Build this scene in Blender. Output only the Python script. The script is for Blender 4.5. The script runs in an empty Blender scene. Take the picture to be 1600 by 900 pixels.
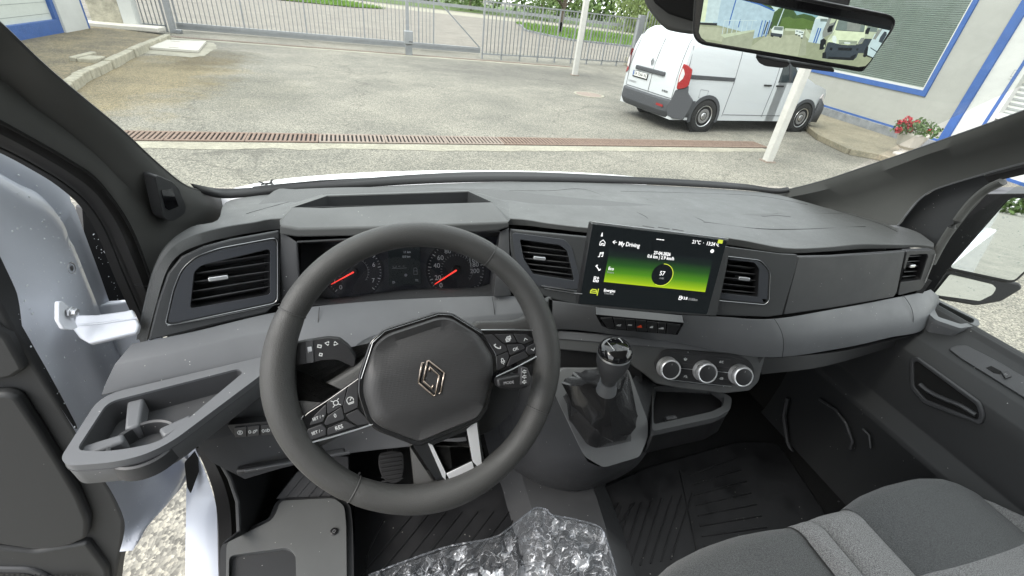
import bpy, bmesh, math, random
from mathutils import Vector, Matrix
R = math.radians
random.seed(7)
S = bpy.context.scene
COL = S.collection

# ------------------------------------------------------------------ camera
FOC = 700.0                                   # focal length in px of a 1600 px wide picture
_up = Vector((130.0, 1087.0, 700.0)).normalized()          # world up seen from the camera
def _hor(x): return 450 - (FOC*_up.z - (x-800)*_up.x)/_up.y
_fw = Vector((575-800, 450-_hor(575), -FOC)).normalized()   # the van's forward direction
_rt = _fw.cross(_up)
CM = Matrix((_rt, _fw, _up))                  # camera axes -> world axes
CAM = Vector((-0.475, 0.0, 2.05))
cd = bpy.data.cameras.new('camera'); cam = bpy.data.objects.new('camera', cd); COL.objects.link(cam)
cd.sensor_width = 36; cd.lens = 36*FOC/1600; cd.clip_start = 0.02; cd.clip_end = 2000
cam.matrix_world = Matrix.Translation(CAM) @ CM.to_4x4()
S.camera = cam

# ------------------------------------------------------------------ sky, sun, exposure
SUN_EL, SUN_AZ = R(46), R(255)                # soft sun behind thin cloud
w = bpy.data.worlds.new("World"); S.world = w; w.use_nodes = True
nt = w.node_tree; nt.nodes.clear()
out = nt.nodes.new('ShaderNodeOutputWorld'); bg = nt.nodes.new('ShaderNodeBackground')
sky = nt.nodes.new('ShaderNodeTexSky'); sky.sky_type = 'NISHITA'; sky.sun_disc = False
sky.sun_elevation = SUN_EL; sky.sun_rotation = SUN_AZ
tc = nt.nodes.new('ShaderNodeTexCoord'); nz = nt.nodes.new('ShaderNodeTexNoise')
nz.inputs['Scale'].default_value = 2.6; nz.inputs['Detail'].default_value = 6
cr = nt.nodes.new('ShaderNodeValToRGB'); cr.color_ramp.elements[0].position = .3; cr.color_ramp.elements[1].position = .55
cr.color_ramp.elements[0].color = (.55, .55, .55, 1)
mx = nt.nodes.new('ShaderNodeMix'); mx.data_type = 'RGBA'
mx.inputs['B'].default_value = (9.5, 9.7, 10.0, 1)          # white cloud cover
nt.links.new(tc.outputs['Generated'], nz.inputs['Vector']); nt.links.new(nz.outputs['Fac'], cr.inputs['Fac'])
nt.links.new(cr.outputs['Color'], mx.inputs['Factor']); nt.links.new(sky.outputs['Color'], mx.inputs['A'])
nt.links.new(mx.outputs['Result'], bg.inputs['Color']); bg.inputs['Strength'].default_value = .12
nt.links.new(bg.outputs['Background'], out.inputs['Surface'])
sl = bpy.data.lights.new('sun', 'SUN'); sl.energy = 1.1; sl.angle = R(24); sl.color = (1, .95, .87)
so = bpy.data.objects.new('sun', sl); COL.objects.link(so)
sd = Vector((math.sin(SUN_AZ)*math.cos(SUN_EL), math.cos(SUN_AZ)*math.cos(SUN_EL), math.sin(SUN_EL)))
so.rotation_euler = sd.to_track_quat('Z', 'Y').to_euler()
S.view_settings.view_transform = 'Standard'; S.view_settings.look = 'None'
S.view_settings.exposure = 1.6; S.view_settings.gamma = 1
S.cycles.max_bounces = 10; S.cycles.diffuse_bounces = 6; S.cycles.transparent_max_bounces = 16
S.cycles.caustics_reflective = False; S.cycles.caustics_refractive = False
S.cycles.use_denoising = True

# ------------------------------------------------------------------ maths helpers
def ray(px, py): return CM @ Vector((px-800, 450-py, -FOC))
def U(px, py, X=None, Y=None, Z=None, D=None, pl=None):
    """the point of a real plane that stands behind a picture point"""
    d = ray(px, py)
    if X is not None: t = (X-CAM.x)/d.x
    elif Y is not None: t = (Y-CAM.y)/d.y
    elif Z is not None: t = (Z-CAM.z)/d.z
    elif D is not None: t = D/d.length
    else: t = (pl[0]-CAM).dot(pl[1])/d.dot(pl[1])
    return CAM + d*t
def plane3(a, b, c):
    n = (b-a).cross(c-a).normalized()
    if n.dot(CAM-a) < 0: n.negate()
    return (a, n)
class Fr:
    """local drawing frame on a plane: u right, v up, n out of the plane"""
    def __init__(s, o, n, up=None, right=None):
        s.o = Vector(o); s.n = Vector(n).normalized()
        if right is not None: s.r = Vector(right)
        else: s.r = Vector(up if up is not None else (0,0,1)).cross(s.n)
        if s.r.length < 1e-6: s.r = Vector((1,0,0))
        s.r = (s.r - s.n*s.r.dot(s.n)).normalized(); s.u = s.n.cross(s.r)
    def px(s, x, y):
        p = U(x, y, pl=(s.o, s.n)) - s.o; return (p.dot(s.r), p.dot(s.u))
    def pts(s, l): return [s.px(*p) for p in l]
    def w(s, u, v, h=0): return s.o + s.r*u + s.u*v + s.n*h
    def at(s, u, v, h=0): return Fr(s.w(u, v, h), s.n, right=s.r)
    def rot(s, a): return Fr(s.o, s.n, right=s.r*math.cos(a)+s.u*math.sin(a))
def frpx(o, n, right_from, right_to):
    f = Fr(o, n); a = U(*right_from, pl=(f.o, f.n)); b = U(*right_to, pl=(f.o, f.n)); return Fr(o, n, right=b-a)
def area2(p): return sum(p[i][0]*p[(i+1) % len(p)][1]-p[(i+1) % len(p)][0]*p[i][1] for i in range(len(p)))
def ccw(p): return list(p) if area2(p) > 0 else list(reversed(p))
def rnd(p, r, seg=4):
    """round the corners of a 2-D polygon; r one radius or a list"""
    n = len(p); o = []
    for i in range(n):
        a, b, c = Vector(p[i-1]), Vector(p[i]), Vector(p[(i+1) % n])
        ri = r[i] if isinstance(r, (list, tuple)) else r
        ri = min(ri, (a-b).length*.48, (c-b).length*.48)
        if ri < 1e-5: o.append(tuple(b)); continue
        s = b+(a-b).normalized()*ri; e = b+(c-b).normalized()*ri
        for k in range(seg+1):
            t = k/seg; q = s*(1-t)**2+b*2*t*(1-t)+e*t*t; o.append((q.x, q.y))
    return o
def grow(p, d):
    """offset a ccw polygon outwards by d"""
    p = ccw(p); n = len(p); o = []
    for i in range(n):
        a, b, c = Vector(p[i-1]), Vector(p[i]), Vector(p[(i+1) % n])
        e1 = (b-a); e2 = (c-b)
        if e1.length < 1e-7: e1 = e2
        if e2.length < 1e-7: e2 = e1
        e1 = e1.normalized(); e2 = e2.normalized()
        m = Vector((e1.y+e2.y, -e1.x-e2.x))
        if m.length < 1e-6: m = Vector((e1.y, -e1.x))
        m.normalize(); k = max(.45, m.dot(Vector((e1.y, -e1.x))))
        q = b+m*(d/k); o.append((q.x, q.y))
    return o
def cat(P, n, closed=False):
    """resample a list of vectors with a Catmull-Rom curve to n points"""
    P = [Vector(p) for p in P]; m = len(P)
    Q = ([P[-1]]+P+[P[0], P[1]]) if closed else ([P[0]*2-P[1]]+P+[P[-1]*2-P[-2]])
    segs = m if closed else m-1; o = []
    for i in range(n):
        t = i/(n if closed else n-1)*segs; k = min(int(t), segs-1); t -= k
        a, b, c, d = Q[k:k+4]
        o.append(.5*((2*b)+(c-a)*t+(2*a-5*b+4*c-d)*t*t+(3*b-3*c+d-a)*t**3))
    return o

# ------------------------------------------------------------------ materials
MATS = {}
def mat(name, col, rough=.5, metal=0, bump=0, bscale=400, var=0, vscale=6, coat=0, spec=.5, emit=None, estr=1, col2=None, trans=0, ior=1.45, alpha=1, dist=.001, sheen=0):
    m = bpy.data.materials.new(name); m.use_nodes = True; MATS[name] = m
    N = m.node_tree.nodes; Lk = m.node_tree.links.new; b = N['Principled BSDF']
    b.inputs['Base Color'].default_value = (*col, 1); b.inputs['Roughness'].default_value = rough
    b.inputs['Metallic'].default_value = metal; b.inputs['Coat Weight'].default_value = coat
    b.inputs['Specular IOR Level'].default_value = spec; b.inputs['Transmission Weight'].default_value = trans
    b.inputs['IOR'].default_value = ior; b.inputs['Alpha'].default_value = alpha
    b.inputs['Sheen Weight'].default_value = sheen
    if emit: b.inputs['Emission Color'].default_value = (*emit, 1); b.inputs['Emission Strength'].default_value = estr
    if bump or var or col2:
        t = N.new('ShaderNodeTexCoord')
    if bump:
        n = N.new('ShaderNodeTexNoise'); n.inputs['Scale'].default_value = bscale; n.inputs['Detail'].default_value = 3
        Lk(t.outputs['Object'], n.inputs['Vector'])
        bp = N.new('ShaderNodeBump'); bp.inputs['Strength'].default_value = bump; bp.inputs['Distance'].default_value = dist
        Lk(n.outputs['Fac'], bp.inputs['Height']); Lk(bp.outputs['Normal'], b.inputs['Normal'])
    if var or col2:
        n = N.new('ShaderNodeTexNoise'); n.inputs['Scale'].default_value = vscale; n.inputs['Detail'].default_value = 8; n.inputs['Roughness'].default_value = .65
        Lk(t.outputs['Object'], n.inputs['Vector'])
        r = N.new('ShaderNodeValToRGB'); c2 = col2 if col2 else tuple(c*(1-var) for c in col); c1 = col if col2 else tuple(min(1, c*(1+var)) for c in col)
        r.color_ramp.elements[0].position = .32; r.color_ramp.elements[1].position = .68
        r.color_ramp.elements[0].color = (*c2, 1); r.color_ramp.elements[1].color = (*c1, 1)
        Lk(n.outputs['Fac'], r.inputs['Fac']); Lk(r.outputs['Color'], b.inputs['Base Color'])
    return m
def addspeck(m, scale=900, lo=.45, hi=.75, dark=(.02,.02,.02), light=None):
    """fine grain mixed over whatever colour the material has"""
    N = m.node_tree.nodes; Lk = m.node_tree.links.new; b = N['Principled BSDF']
    t = N.new('ShaderNodeTexCoord'); v = N.new('ShaderNodeTexNoise'); v.inputs['Scale'].default_value = scale; v.inputs['Detail'].default_value = 2
    Lk(t.outputs['Object'], v.inputs['Vector'])
    r = N.new('ShaderNodeMapRange'); r.inputs['From Min'].default_value = lo; r.inputs['From Max'].default_value = hi
    Lk(v.outputs['Fac'], r.inputs['Value'])
    x = N.new('ShaderNodeMix'); x.data_type = 'RGBA'
    Lk(r.outputs['Result'], x.inputs['Factor'])
    src = b.inputs['Base Color']
    if src.links: Lk(src.links[0].from_socket, x.inputs['A'])
    else: x.inputs['A'].default_value = src.default_value
    x.inputs['B'].default_value = (*dark, 1); Lk(x.outputs['Result'], src)

mat('dash_plastic', (.092,.095,.095), .52, bump=.35, bscale=1400, dist=.0006, var=.06, vscale=9)
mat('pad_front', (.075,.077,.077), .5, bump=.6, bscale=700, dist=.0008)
mat('dark_plastic', (.026,.027,.029), .5, bump=.3, bscale=1300, dist=.0005)
mat('mid_plastic', (.046,.047,.050), .5, bump=.3, bscale=1300, dist=.0005, var=.06)
mat('band_plastic', (.038,.040,.042), .48, bump=.35, bscale=1200, dist=.0006)
mat('dim_chrome', (.38,.39,.40), .34, 1)
mat('trim_silver', (.120,.124,.131), .46, bump=.15, bscale=1500, dist=.0004, var=.05, vscale=12)
mat('pillar_plastic', (.075,.076,.073), .6, bump=.2, bscale=900, dist=.0005, var=.08, vscale=4)
mat('black_plastic', (.012,.012,.013), .45)
mat('void', (.004,.004,.004), .9)
mat('rubber', (.024,.023,.023), .7, bump=.3, bscale=300)
mat('leather', (.046,.046,.045), .5, bump=.55, bscale=900, dist=.0012)
mat('leather_soft', (.022,.022,.023), .27, coat=.5, bump=.3, bscale=900, dist=.0008)
mat('stitch', (.05,.05,.05), .6)
mat('gloss_black', (.006,.006,.007), .07, coat=.5)
mat('chrome', (.85,.86,.88), .2, 1)
mat('satin_chrome', (.8,.81,.83), .3, 1)
mat('bronze_chrome', (.5,.42,.36), .2, 1)
mat('button_black', (.028,.028,.03), .38)
mat('print_white', (.5,.51,.51), .5, emit=(.8,.85,.85), estr=.04)  # white print with a slight glow added
mat('print_grey', (.3,.3,.31), .5)
mat('print_red', (.35,.06,.03), .5, emit=(.6,.06,.02), estr=.12)  # red print, also glowing a little by itself
mat('screen_black', (.005,.006,.007), .12, emit=(.01,.013,.014), estr=.25)
mat('screen_white', (.2,.2,.2), .3, emit=(1,1,1), estr=.42)
mat('screen_grey', (.1,.1,.1), .3, emit=(.4,.42,.42), estr=.2)
mat('screen_lime', (.1,.1,.02), .3, emit=(.62,.72,.06), estr=.36)
mat('needle_red', (.5,.02,.02), .4, emit=(1,.06,.04), estr=.5)
mat('cluster_face', (.042,.045,.052), .3)
mat('cluster_dial', (.034,.036,.042), .25)
mat('white_paint', (.74,.76,.82), .22, coat=.6, var=.03, vscale=3)
mat('door_metal', (.52,.55,.62), .3, coat=.5, var=.1, vscale=2.5, col2=(.60,.63,.70))
mat('bonnet_paint', (.82,.83,.84), .3, coat=.4)
mat('rubber_mat', (.012,.012,.0135), .5, bump=.25, bscale=250, var=.3, vscale=9)
mat('carpet', (.008,.008,.0085), .95, bump=.8, bscale=500, dist=.003)
mat('door_card', (.024,.025,.026), .6, bump=.35, bscale=1000, dist=.0006)
mat('metal', (.55,.56,.58), .35, .9, bump=.1, bscale=60)
mat('steel', (.3,.3,.31), .4, .8)
mat('bulkhead_paint', (.74,.75,.76), .6)
mat('console_grey', (.17,.173,.175), .5, bump=.3, bscale=1300, dist=.0005)  # lighter than the dash plastic, to make up for weak light on the console
mat('panel_grey', (.075,.077,.079), .5, bump=.3, bscale=1300, dist=.0005)
mat('headliner', (.66,.66,.64), .9, bump=.3, bscale=300)
mat('knob_silver', (.9,.9,.92), .34, .75, coat=.3)
mat('dial_white', (.6,.61,.61), .5, emit=(.8,.85,.85), estr=.03)  # dial numerals and ticks, faintly self-lit
mat('mirror', (.86,.9,.9), .015, 1)

def dust(name, scale=170, thr=.93, size=.16, col=(.45,.45,.43), amt=.8):
    m = MATS[name]; N = m.node_tree.nodes; Lk = m.node_tree.links.new; b = N['Principled BSDF']; src = b.inputs['Base Color']
    t = N.new('ShaderNodeTexCoord'); v = N.new('ShaderNodeTexVoronoi'); v.inputs['Scale'].default_value = scale; s = N.new('ShaderNodeSeparateColor')
    a = N.new('ShaderNodeMath'); a.operation = 'GREATER_THAN'; a.inputs[1].default_value = thr; c = N.new('ShaderNodeMath'); c.operation = 'LESS_THAN'; c.inputs[1].default_value = size
    k = N.new('ShaderNodeMath'); k.operation = 'MULTIPLY'; k2 = N.new('ShaderNodeMath'); k2.operation = 'MULTIPLY'; k2.inputs[1].default_value = amt; x = N.new('ShaderNodeMix'); x.data_type = 'RGBA'
    Lk(t.outputs['Object'], v.inputs['Vector']); Lk(v.outputs['Color'], s.inputs['Color']); Lk(s.outputs['Red'], a.inputs[0]); Lk(v.outputs['Distance'], c.inputs[0]); Lk(a.outputs['Value'], k.inputs[0]); Lk(c.outputs['Value'], k.inputs[1]); Lk(k.outputs['Value'], k2.inputs[0]); Lk(k2.outputs['Value'], x.inputs['Factor'])
    if src.links: Lk(src.links[0].from_socket, x.inputs['A'])
    else: x.inputs['A'].default_value = src.default_value
    x.inputs['B'].default_value = (*col, 1); Lk(x.outputs['Result'], src)
def sheen_var(name, lo, hi, scale=7):
    m = MATS[name]; N = m.node_tree.nodes; Lk = m.node_tree.links.new; b = N['Principled BSDF']
    t = N.new('ShaderNodeTexCoord'); n = N.new('ShaderNodeTexNoise'); n.inputs['Scale'].default_value = scale; n.inputs['Detail'].default_value = 7; n.inputs['Roughness'].default_value = .7
    r = N.new('ShaderNodeMapRange'); r.inputs['From Min'].default_value = .35; r.inputs['From Max'].default_value = .65; r.inputs['To Min'].default_value = lo; r.inputs['To Max'].default_value = hi
    Lk(t.outputs['Object'], n.inputs['Vector']); Lk(n.outputs['Fac'], r.inputs['Value']); Lk(r.outputs['Result'], b.inputs['Roughness'])
for q in ('dash_plastic', 'trim_silver', 'mid_plastic'): dust(q, 150, .955, .13)
dust('rubber_mat', 90, .93, .13, (.3,.29,.27)); dust('gloss_black', 260, .97, .12, (.3,.3,.3), .6); dust('dark_plastic', 130, .96, .12); dust('door_card', 120, .97, .12)
sheen_var('dash_plastic', .42, .60); sheen_var('mid_plastic', .40, .60, 12); sheen_var('leather', .38, .58, 22); sheen_var('rubber_mat', .35, .7, 9); sheen_var('trim_silver', .38, .52, 10); sheen_var('gloss_black', .04, .16, 30)
def fabric(name, c1, c2, sc):
    m = mat(name, c1, .95, sheen=.25); N = m.node_tree.nodes; Lk = m.node_tree.links.new; b = N['Principled BSDF']
    t = N.new('ShaderNodeTexCoord'); mp = N.new('ShaderNodeMapping'); mp.inputs['Rotation'].default_value = (0, 0, .6); mp.inputs['Scale'].default_value = (1, 2.2, 1.4)
    v = N.new('ShaderNodeTexNoise'); v.inputs['Scale'].default_value = sc; v.inputs['Detail'].default_value = 4; v.inputs['Roughness'].default_value = .8
    Lk(t.outputs['Object'], mp.inputs['Vector']); Lk(mp.outputs['Vector'], v.inputs['Vector'])
    r = N.new('ShaderNodeValToRGB'); r.color_ramp.elements[0].position = .40; r.color_ramp.elements[1].position = .60
    r.color_ramp.elements[0].color = (*c2, 1); r.color_ramp.elements[1].color = (*c1, 1)
    Lk(v.outputs['Fac'], r.inputs['Fac']); Lk(r.outputs['Color'], b.inputs['Base Color'])
    bp = N.new('ShaderNodeBump'); bp.inputs['Strength'].default_value = .7; bp.inputs['Distance'].default_value = .002
    Lk(v.outputs['Fac'], bp.inputs['Height']); Lk(bp.outputs['Normal'], b.inputs['Normal'])
fabric('fabric_dark', (.105,.11,.113), (.03,.031,.032), 420)
fabric('fabric_light', (.33,.33,.33), (.06,.06,.062), 430)

def glassmat(name, tint, gloss, rough=.01):
    m = bpy.data.materials.new(name); m.use_nodes = True; MATS[name] = m
    N = m.node_tree.nodes; Lk = m.node_tree.links.new; N.clear()
    o = N.new('ShaderNodeOutputMaterial'); t = N.new('ShaderNodeBsdfTransparent'); g = N.new('ShaderNodeBsdfGlossy')
    t.inputs['Color'].default_value = (*tint, 1); g.inputs['Roughness'].default_value = rough
    f = N.new('ShaderNodeFresnel'); f.inputs['IOR'].default_value = gloss
    x = N.new('ShaderNodeMixShader'); Lk(f.outputs['Fac'], x.inputs['Fac']); Lk(t.outputs['BSDF'], x.inputs[1]); Lk(g.outputs['BSDF'], x.inputs[2])
    Lk(x.outputs['Shader'], o.inputs['Surface'])
glassmat('glass', (.78,.81,.78), 1.22)
def screen_glass():
    m = MATS['glass'].copy(); m.name = 'windscreen_glass'; MATS['windscreen_glass'] = m; N = m.node_tree.nodes; Lk = m.node_tree.links.new
    o = [n for n in N if n.type == 'OUTPUT_MATERIAL'][0]; src = o.inputs['Surface'].links[0].from_socket
    t = N.new('ShaderNodeTexCoord'); mp = N.new('ShaderNodeMapping'); mp.inputs['Rotation'].default_value = (0,.5,.5); mp.inputs['Scale'].default_value = (1.2,9,4)
    n = N.new('ShaderNodeTexNoise'); n.inputs['Scale'].default_value = 3; n.inputs['Detail'].default_value = 8; n.inputs['Roughness'].default_value = .65
    r = N.new('ShaderNodeMapRange'); r.inputs['From Min'].default_value = .45; r.inputs['From Max'].default_value = .8; r.inputs['To Min'].default_value = .004; r.inputs['To Max'].default_value = .09
    d = N.new('ShaderNodeBsdfDiffuse'); d.inputs['Color'].default_value = (.8,.8,.78,1); x = N.new('ShaderNodeMixShader')
    Lk(t.outputs['Object'], mp.inputs['Vector']); Lk(mp.outputs['Vector'], n.inputs['Vector']); Lk(n.outputs['Fac'], r.inputs['Value']); Lk(r.outputs['Result'], x.inputs['Fac']); Lk(src, x.inputs[1]); Lk(d.outputs['BSDF'], x.inputs[2]); Lk(x.outputs['Shader'], o.inputs['Surface'])
screen_glass()
glassmat('lens_glass', (.9,.9,.92), 1.3, .03)

def plastic_film():
    m = bpy.data.materials.new('plastic_film'); m.use_nodes = True; MATS['plastic_film'] = m
    N = m.node_tree.nodes; Lk = m.node_tree.links.new; N.clear()
    o = N.new('ShaderNodeOutputMaterial'); t = N.new('ShaderNodeBsdfTransparent'); t.inputs['Color'].default_value = (.9,.92,.95,1)
    g = N.new('ShaderNodeBsdfPrincipled'); g.inputs['Base Color'].default_value = (.86,.88,.92,1); g.inputs['Roughness'].default_value = .30; g.inputs['Metallic'].default_value = .45
    tcn = N.new('ShaderNodeTexCoord')
    n = N.new('ShaderNodeTexNoise'); n.inputs['Scale'].default_value = 16; n.inputs['Detail'].default_value = 4
    ad = N.new('ShaderNodeVectorMath'); ad.operation = 'MULTIPLY_ADD'; ad.inputs[1].default_value = (.10,.10,.10)
    mp = N.new('ShaderNodeMapping'); mp.inputs['Rotation'].default_value = (0,0,.7); mp.inputs['Scale'].default_value = (1,2.1,1)
    Lk(tcn.outputs['Object'], n.inputs['Vector']); Lk(n.outputs['Color'], ad.inputs[0]); Lk(tcn.outputs['Object'], ad.inputs[2]); Lk(ad.outputs['Vector'], mp.inputs['Vector'])
    v = N.new('ShaderNodeTexVoronoi'); v.inputs['Scale'].default_value = 30; e = N.new('ShaderNodeTexVoronoi'); e.feature = 'DISTANCE_TO_EDGE'; e.inputs['Scale'].default_value = 30
    v2 = N.new('ShaderNodeTexVoronoi'); v2.inputs['Scale'].default_value = 75
    for q in (v, e, v2): Lk(mp.outputs['Vector'], q.inputs['Vector'])
    s1 = N.new('ShaderNodeSeparateColor'); Lk(v.outputs['Color'], s1.inputs['Color']); s2 = N.new('ShaderNodeSeparateColor'); Lk(v2.outputs['Color'], s2.inputs['Color'])
    m1 = N.new('ShaderNodeMapRange'); m1.inputs['From Min'].default_value = .78; m1.inputs['From Max'].default_value = 1.0; m1.inputs['To Max'].default_value = .42; Lk(s1.outputs['Red'], m1.inputs['Value'])  # random facets turned whitish: glints painted into the film
    m2 = N.new('ShaderNodeMapRange'); m2.inputs['From Min'].default_value = .80; m2.inputs['From Max'].default_value = 1.0; m2.inputs['To Max'].default_value = .42; Lk(s2.outputs['Green'], m2.inputs['Value'])
    m3 = N.new('ShaderNodeMapRange'); m3.inputs['From Min'].default_value = .035; m3.inputs['From Max'].default_value = 0; m3.inputs['To Max'].default_value = .32; Lk(e.outputs['Distance'], m3.inputs['Value'])  # fold lines whitened as painted glints too
    at_ = N.new('ShaderNodeAttribute'); at_.attribute_name = 'crease_glint'; a4 = N.new('ShaderNodeMath'); a4.operation = 'MULTIPLY'; a1 = N.new('ShaderNodeMath'); a2 = N.new('ShaderNodeMath'); a3 = N.new('ShaderNodeMath'); a3.inputs[1].default_value = .09; a3.use_clamp = True
    Lk(m1.outputs['Result'], a1.inputs[0]); Lk(m2.outputs['Result'], a1.inputs[1]); Lk(a1.outputs['Value'], a2.inputs[0]); Lk(m3.outputs['Result'], a2.inputs[1]); Lk(a2.outputs['Value'], a4.inputs[0]); Lk(at_.outputs['Fac'], a4.inputs[1]); Lk(a4.outputs['Value'], a3.inputs[0])
    bp = N.new('ShaderNodeBump'); bp.inputs['Strength'].default_value = .8; bp.inputs['Distance'].default_value = .012
    Lk(v.outputs['Distance'], bp.inputs['Height']); Lk(bp.outputs['Normal'], g.inputs['Normal'])
    x = N.new('ShaderNodeMixShader'); Lk(a3.outputs['Value'], x.inputs['Fac']); Lk(t.outputs['BSDF'], x.inputs[1]); Lk(g.outputs['BSDF'], x.inputs[2])
    Lk(x.outputs['Shader'], o.inputs['Surface'])
plastic_film()

# ------------------------------------------------------------------ object helpers
def root_loc(o):
    l = Vector((0,0,0))
    while o is not None: l += o.location; o = o.parent
    return l
def tag(o, label=None, cat=None, group=None, kind=None):
    if label: o['label'] = label
    if cat: o['category'] = cat
    if group: o['group'] = group
    if kind: o['kind'] = kind
    return o
def thing(name, label, cat, loc=(0,0,0), group=None):
    o = bpy.data.objects.new(name, None); COL.objects.link(o); o.location = loc; o.empty_display_size = .05
    return tag(o, label, cat, group)
def ob(name, verts, faces, m, parent=None, smooth=False, bev=0, seg=2, sub=0, loc=None, solid=0, mats=None, fm=None, kind=None, ang=35):
    base = root_loc(parent) if parent else (Vector(loc) if loc is not None else Vector((0,0,0)))
    me = bpy.data.meshes.new(name); me.from_pydata([tuple(Vector(v)-base) for v in verts], [], faces)
    for mm in (mats or [m]): me.materials.append(MATS[mm])
    if fm:
        for i, k in enumerate(fm): me.polygons[i].material_index = k
    o = bpy.data.objects.new(name, me); COL.objects.link(o)
    if parent: o.parent = parent
    else: o.location = base
    fin(o, smooth, bev, seg, sub, solid, ang)
    if kind: o['kind'] = kind
    return o
def fin(o, smooth=False, bev=0, seg=2, sub=0, solid=0, ang=35):
    if solid:
        s = o.modifiers.new('solid', 'SOLIDIFY'); s.thickness = abs(solid); s.offset = -1 if solid > 0 else 1
    if bev:
        b = o.modifiers.new('bevel', 'BEVEL'); b.width = bev; b.segments = seg; b.limit_method = 'ANGLE'; b.angle_limit = R(ang); b.harden_normals = False
        smooth = True
    if sub:
        s = o.modifiers.new('sub', 'SUBSURF'); s.levels = sub; s.render_levels = sub; smooth = True
    if smooth:
        for p in o.data.polygons: p.use_smooth = True
        if bev or not sub: o.data.set_sharp_from_angle(angle=R(40 if not bev else 50))
def bmob(name, bm, m, parent=None, **k):
    vs = [v.co.copy() for v in bm.verts]; bm.verts.index_update(); fs = [[v.index for v in f.verts] for f in bm.faces]
    bm.free(); return ob(name, vs, fs, m, parent, **k)
class MB:
    """collects several shapes into ONE mesh"""
    def __init__(s): s.v = []; s.f = []
    def add(s, v, f): k = len(s.v); s.v += [Vector(p) for p in v]; s.f += [[i+k for i in q] for q in f]; return s
    def box(s, c, d, ax=None):
        c = Vector(c); ax = ax or (Vector((1,0,0)), Vector((0,1,0)), Vector((0,0,1)))
        v = [c+ax[0]*d[0]*i*.5+ax[1]*d[1]*j*.5+ax[2]*d[2]*k*.5 for i in (-1,1) for j in (-1,1) for k in (-1,1)]
        return s.add(v, [(0,1,3,2),(4,6,7,5),(0,4,5,1),(2,3,7,6),(0,2,6,4),(1,5,7,3)])
    def bar(s, a, b, w, h, up=(0,0,1)):
        a, b = Vector(a), Vector(b); d = b-a; z = d.normalized(); x = Vector(up).cross(z)
        if x.length < 1e-4: x = Vector((1,0,0)).cross(z)
        x.normalize(); y = z.cross(x); return s.box((a+b)/2, (w, h, d.length), (x, y, z))
    def tube(s, pts, r, n=10, caps=True, sy=1.0, up=(0,0,1), closed=False):
        pts = [Vector(p) for p in pts]; m = len(pts); V = []; ref = Vector(up)
        for i, p in enumerate(pts):
            if closed: d = pts[(i+1) % m]-pts[i-1]
            else: d = pts[min(i+1, m-1)]-pts[max(i-1, 0)]
            d.normalize(); x = ref.cross(d)
            if x.length < 1e-4: x = Vector((1,0,0)).cross(d)
            x.normalize(); y = d.cross(x); ri = r[i] if isinstance(r, (list, tuple)) else r
            V += [p+x*ri*math.cos(2*math.pi*k/n)+y*ri*sy*math.sin(2*math.pi*k/n) for k in range(n)]
        F = [(i % m*n+k, i % m*n+(k+1) % n, (i+1) % m*n+(k+1) % n, (i+1) % m*n+k) for i in range(m if closed else m-1) for k in range(n)]
        if caps and not closed: F += [tuple(reversed(range(n))), tuple(range((m-1)*n, m*n))]
        return s.add(V, F)
    def prism(s, fr, poly, h0, h1):
        p = ccw(poly); n = len(p); V = [fr.w(u, v, h0) for u, v in p]+[fr.w(u, v, h1) for u, v in p]
        F = [tuple(range(n, 2*n)), tuple(reversed(range(n)))]+[(i, (i+1) % n, n+(i+1) % n, n+i) for i in range(n)]
        return s.add(V, F)
    def ring(s, fr, outer, inner, h0, h1):
        """frame between two polygons with the same vertex count"""
        a, b = ccw(outer), ccw(inner); n = len(a)
        V = [fr.w(u, v, h) for h in (h1, h0) for q in (a, b) for u, v in q]
        F = []
        for i in range(n):
            j = (i+1) % n
            F += [(i, j, n+j, n+i), (2*n+i, 3*n+i, 3*n+j, 2*n+j), (i, 2*n+i, 2*n+j, j), (n+i, n+j, 3*n+j, 3*n+i)]
        return s.add(V, F)
    def lathe(s, fr, prof, n=32, caps=True):
        """prof: list of (radius, height) along the frame normal"""
        V = [fr.w(r*math.cos(2*math.pi*k/n), r*math.sin(2*math.pi*k/n), h) for r, h in prof for k in range(n)]
        F = [(i*n+k, i*n+(k+1) % n, (i+1)*n+(k+1) % n, (i+1)*n+k) for i in range(len(prof)-1) for k in range(n)]
        if caps: F += [tuple(reversed(range(n))), tuple(range((len(prof)-1)*n, len(prof)*n))]
        return s.add(V, F)
    def ob(s, name, m, parent=None, **k): return ob(name, s.v, s.f, m, parent, **k)
def plate(name, fr, poly, t, m, parent=None, lift=0, holes=None, bev=0, **k):
    """a plate of real thickness t whose face lies `lift` above the frame"""
    if not holes: return MB().prism(fr, poly, lift-t, lift).ob(name, m, parent, bev=bev, **k)
    bm = bmesh.new(); es = []
    for lp in [ccw(poly)]+[list(reversed(ccw(h))) for h in holes]:
        vs = [bm.verts.new(fr.w(u, v, lift)) for u, v in lp]
        es += [bm.edges.new((vs[i], vs[(i+1) % len(vs)])) for i in range(len(vs))]
    r = bmesh.ops.triangle_fill(bm, edges=es, use_beauty=True, normal=fr.n)
    for f in bm.faces:
        f.normal_update()
        if f.normal.dot(fr.n) < 0: f.normal_flip()
    bnd = [e for e in bm.edges if len(e.link_faces) == 1]
    top = list(bm.faces)
    g = bmesh.ops.extrude_edge_only(bm, edges=bnd)
    nv = [e for e in g['geom'] if isinstance(e, bmesh.types.BMVert)]
    bmesh.ops.translate(bm, verts=nv, vec=-fr.n*t)
    bmesh.ops.recalc_face_normals(bm, faces=bm.faces)
    if top[0].normal.dot(fr.n) < 0: bmesh.ops.reverse_faces(bm, faces=bm.faces)
    return bmob(name, bm, m, parent, bev=bev, **k)
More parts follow.
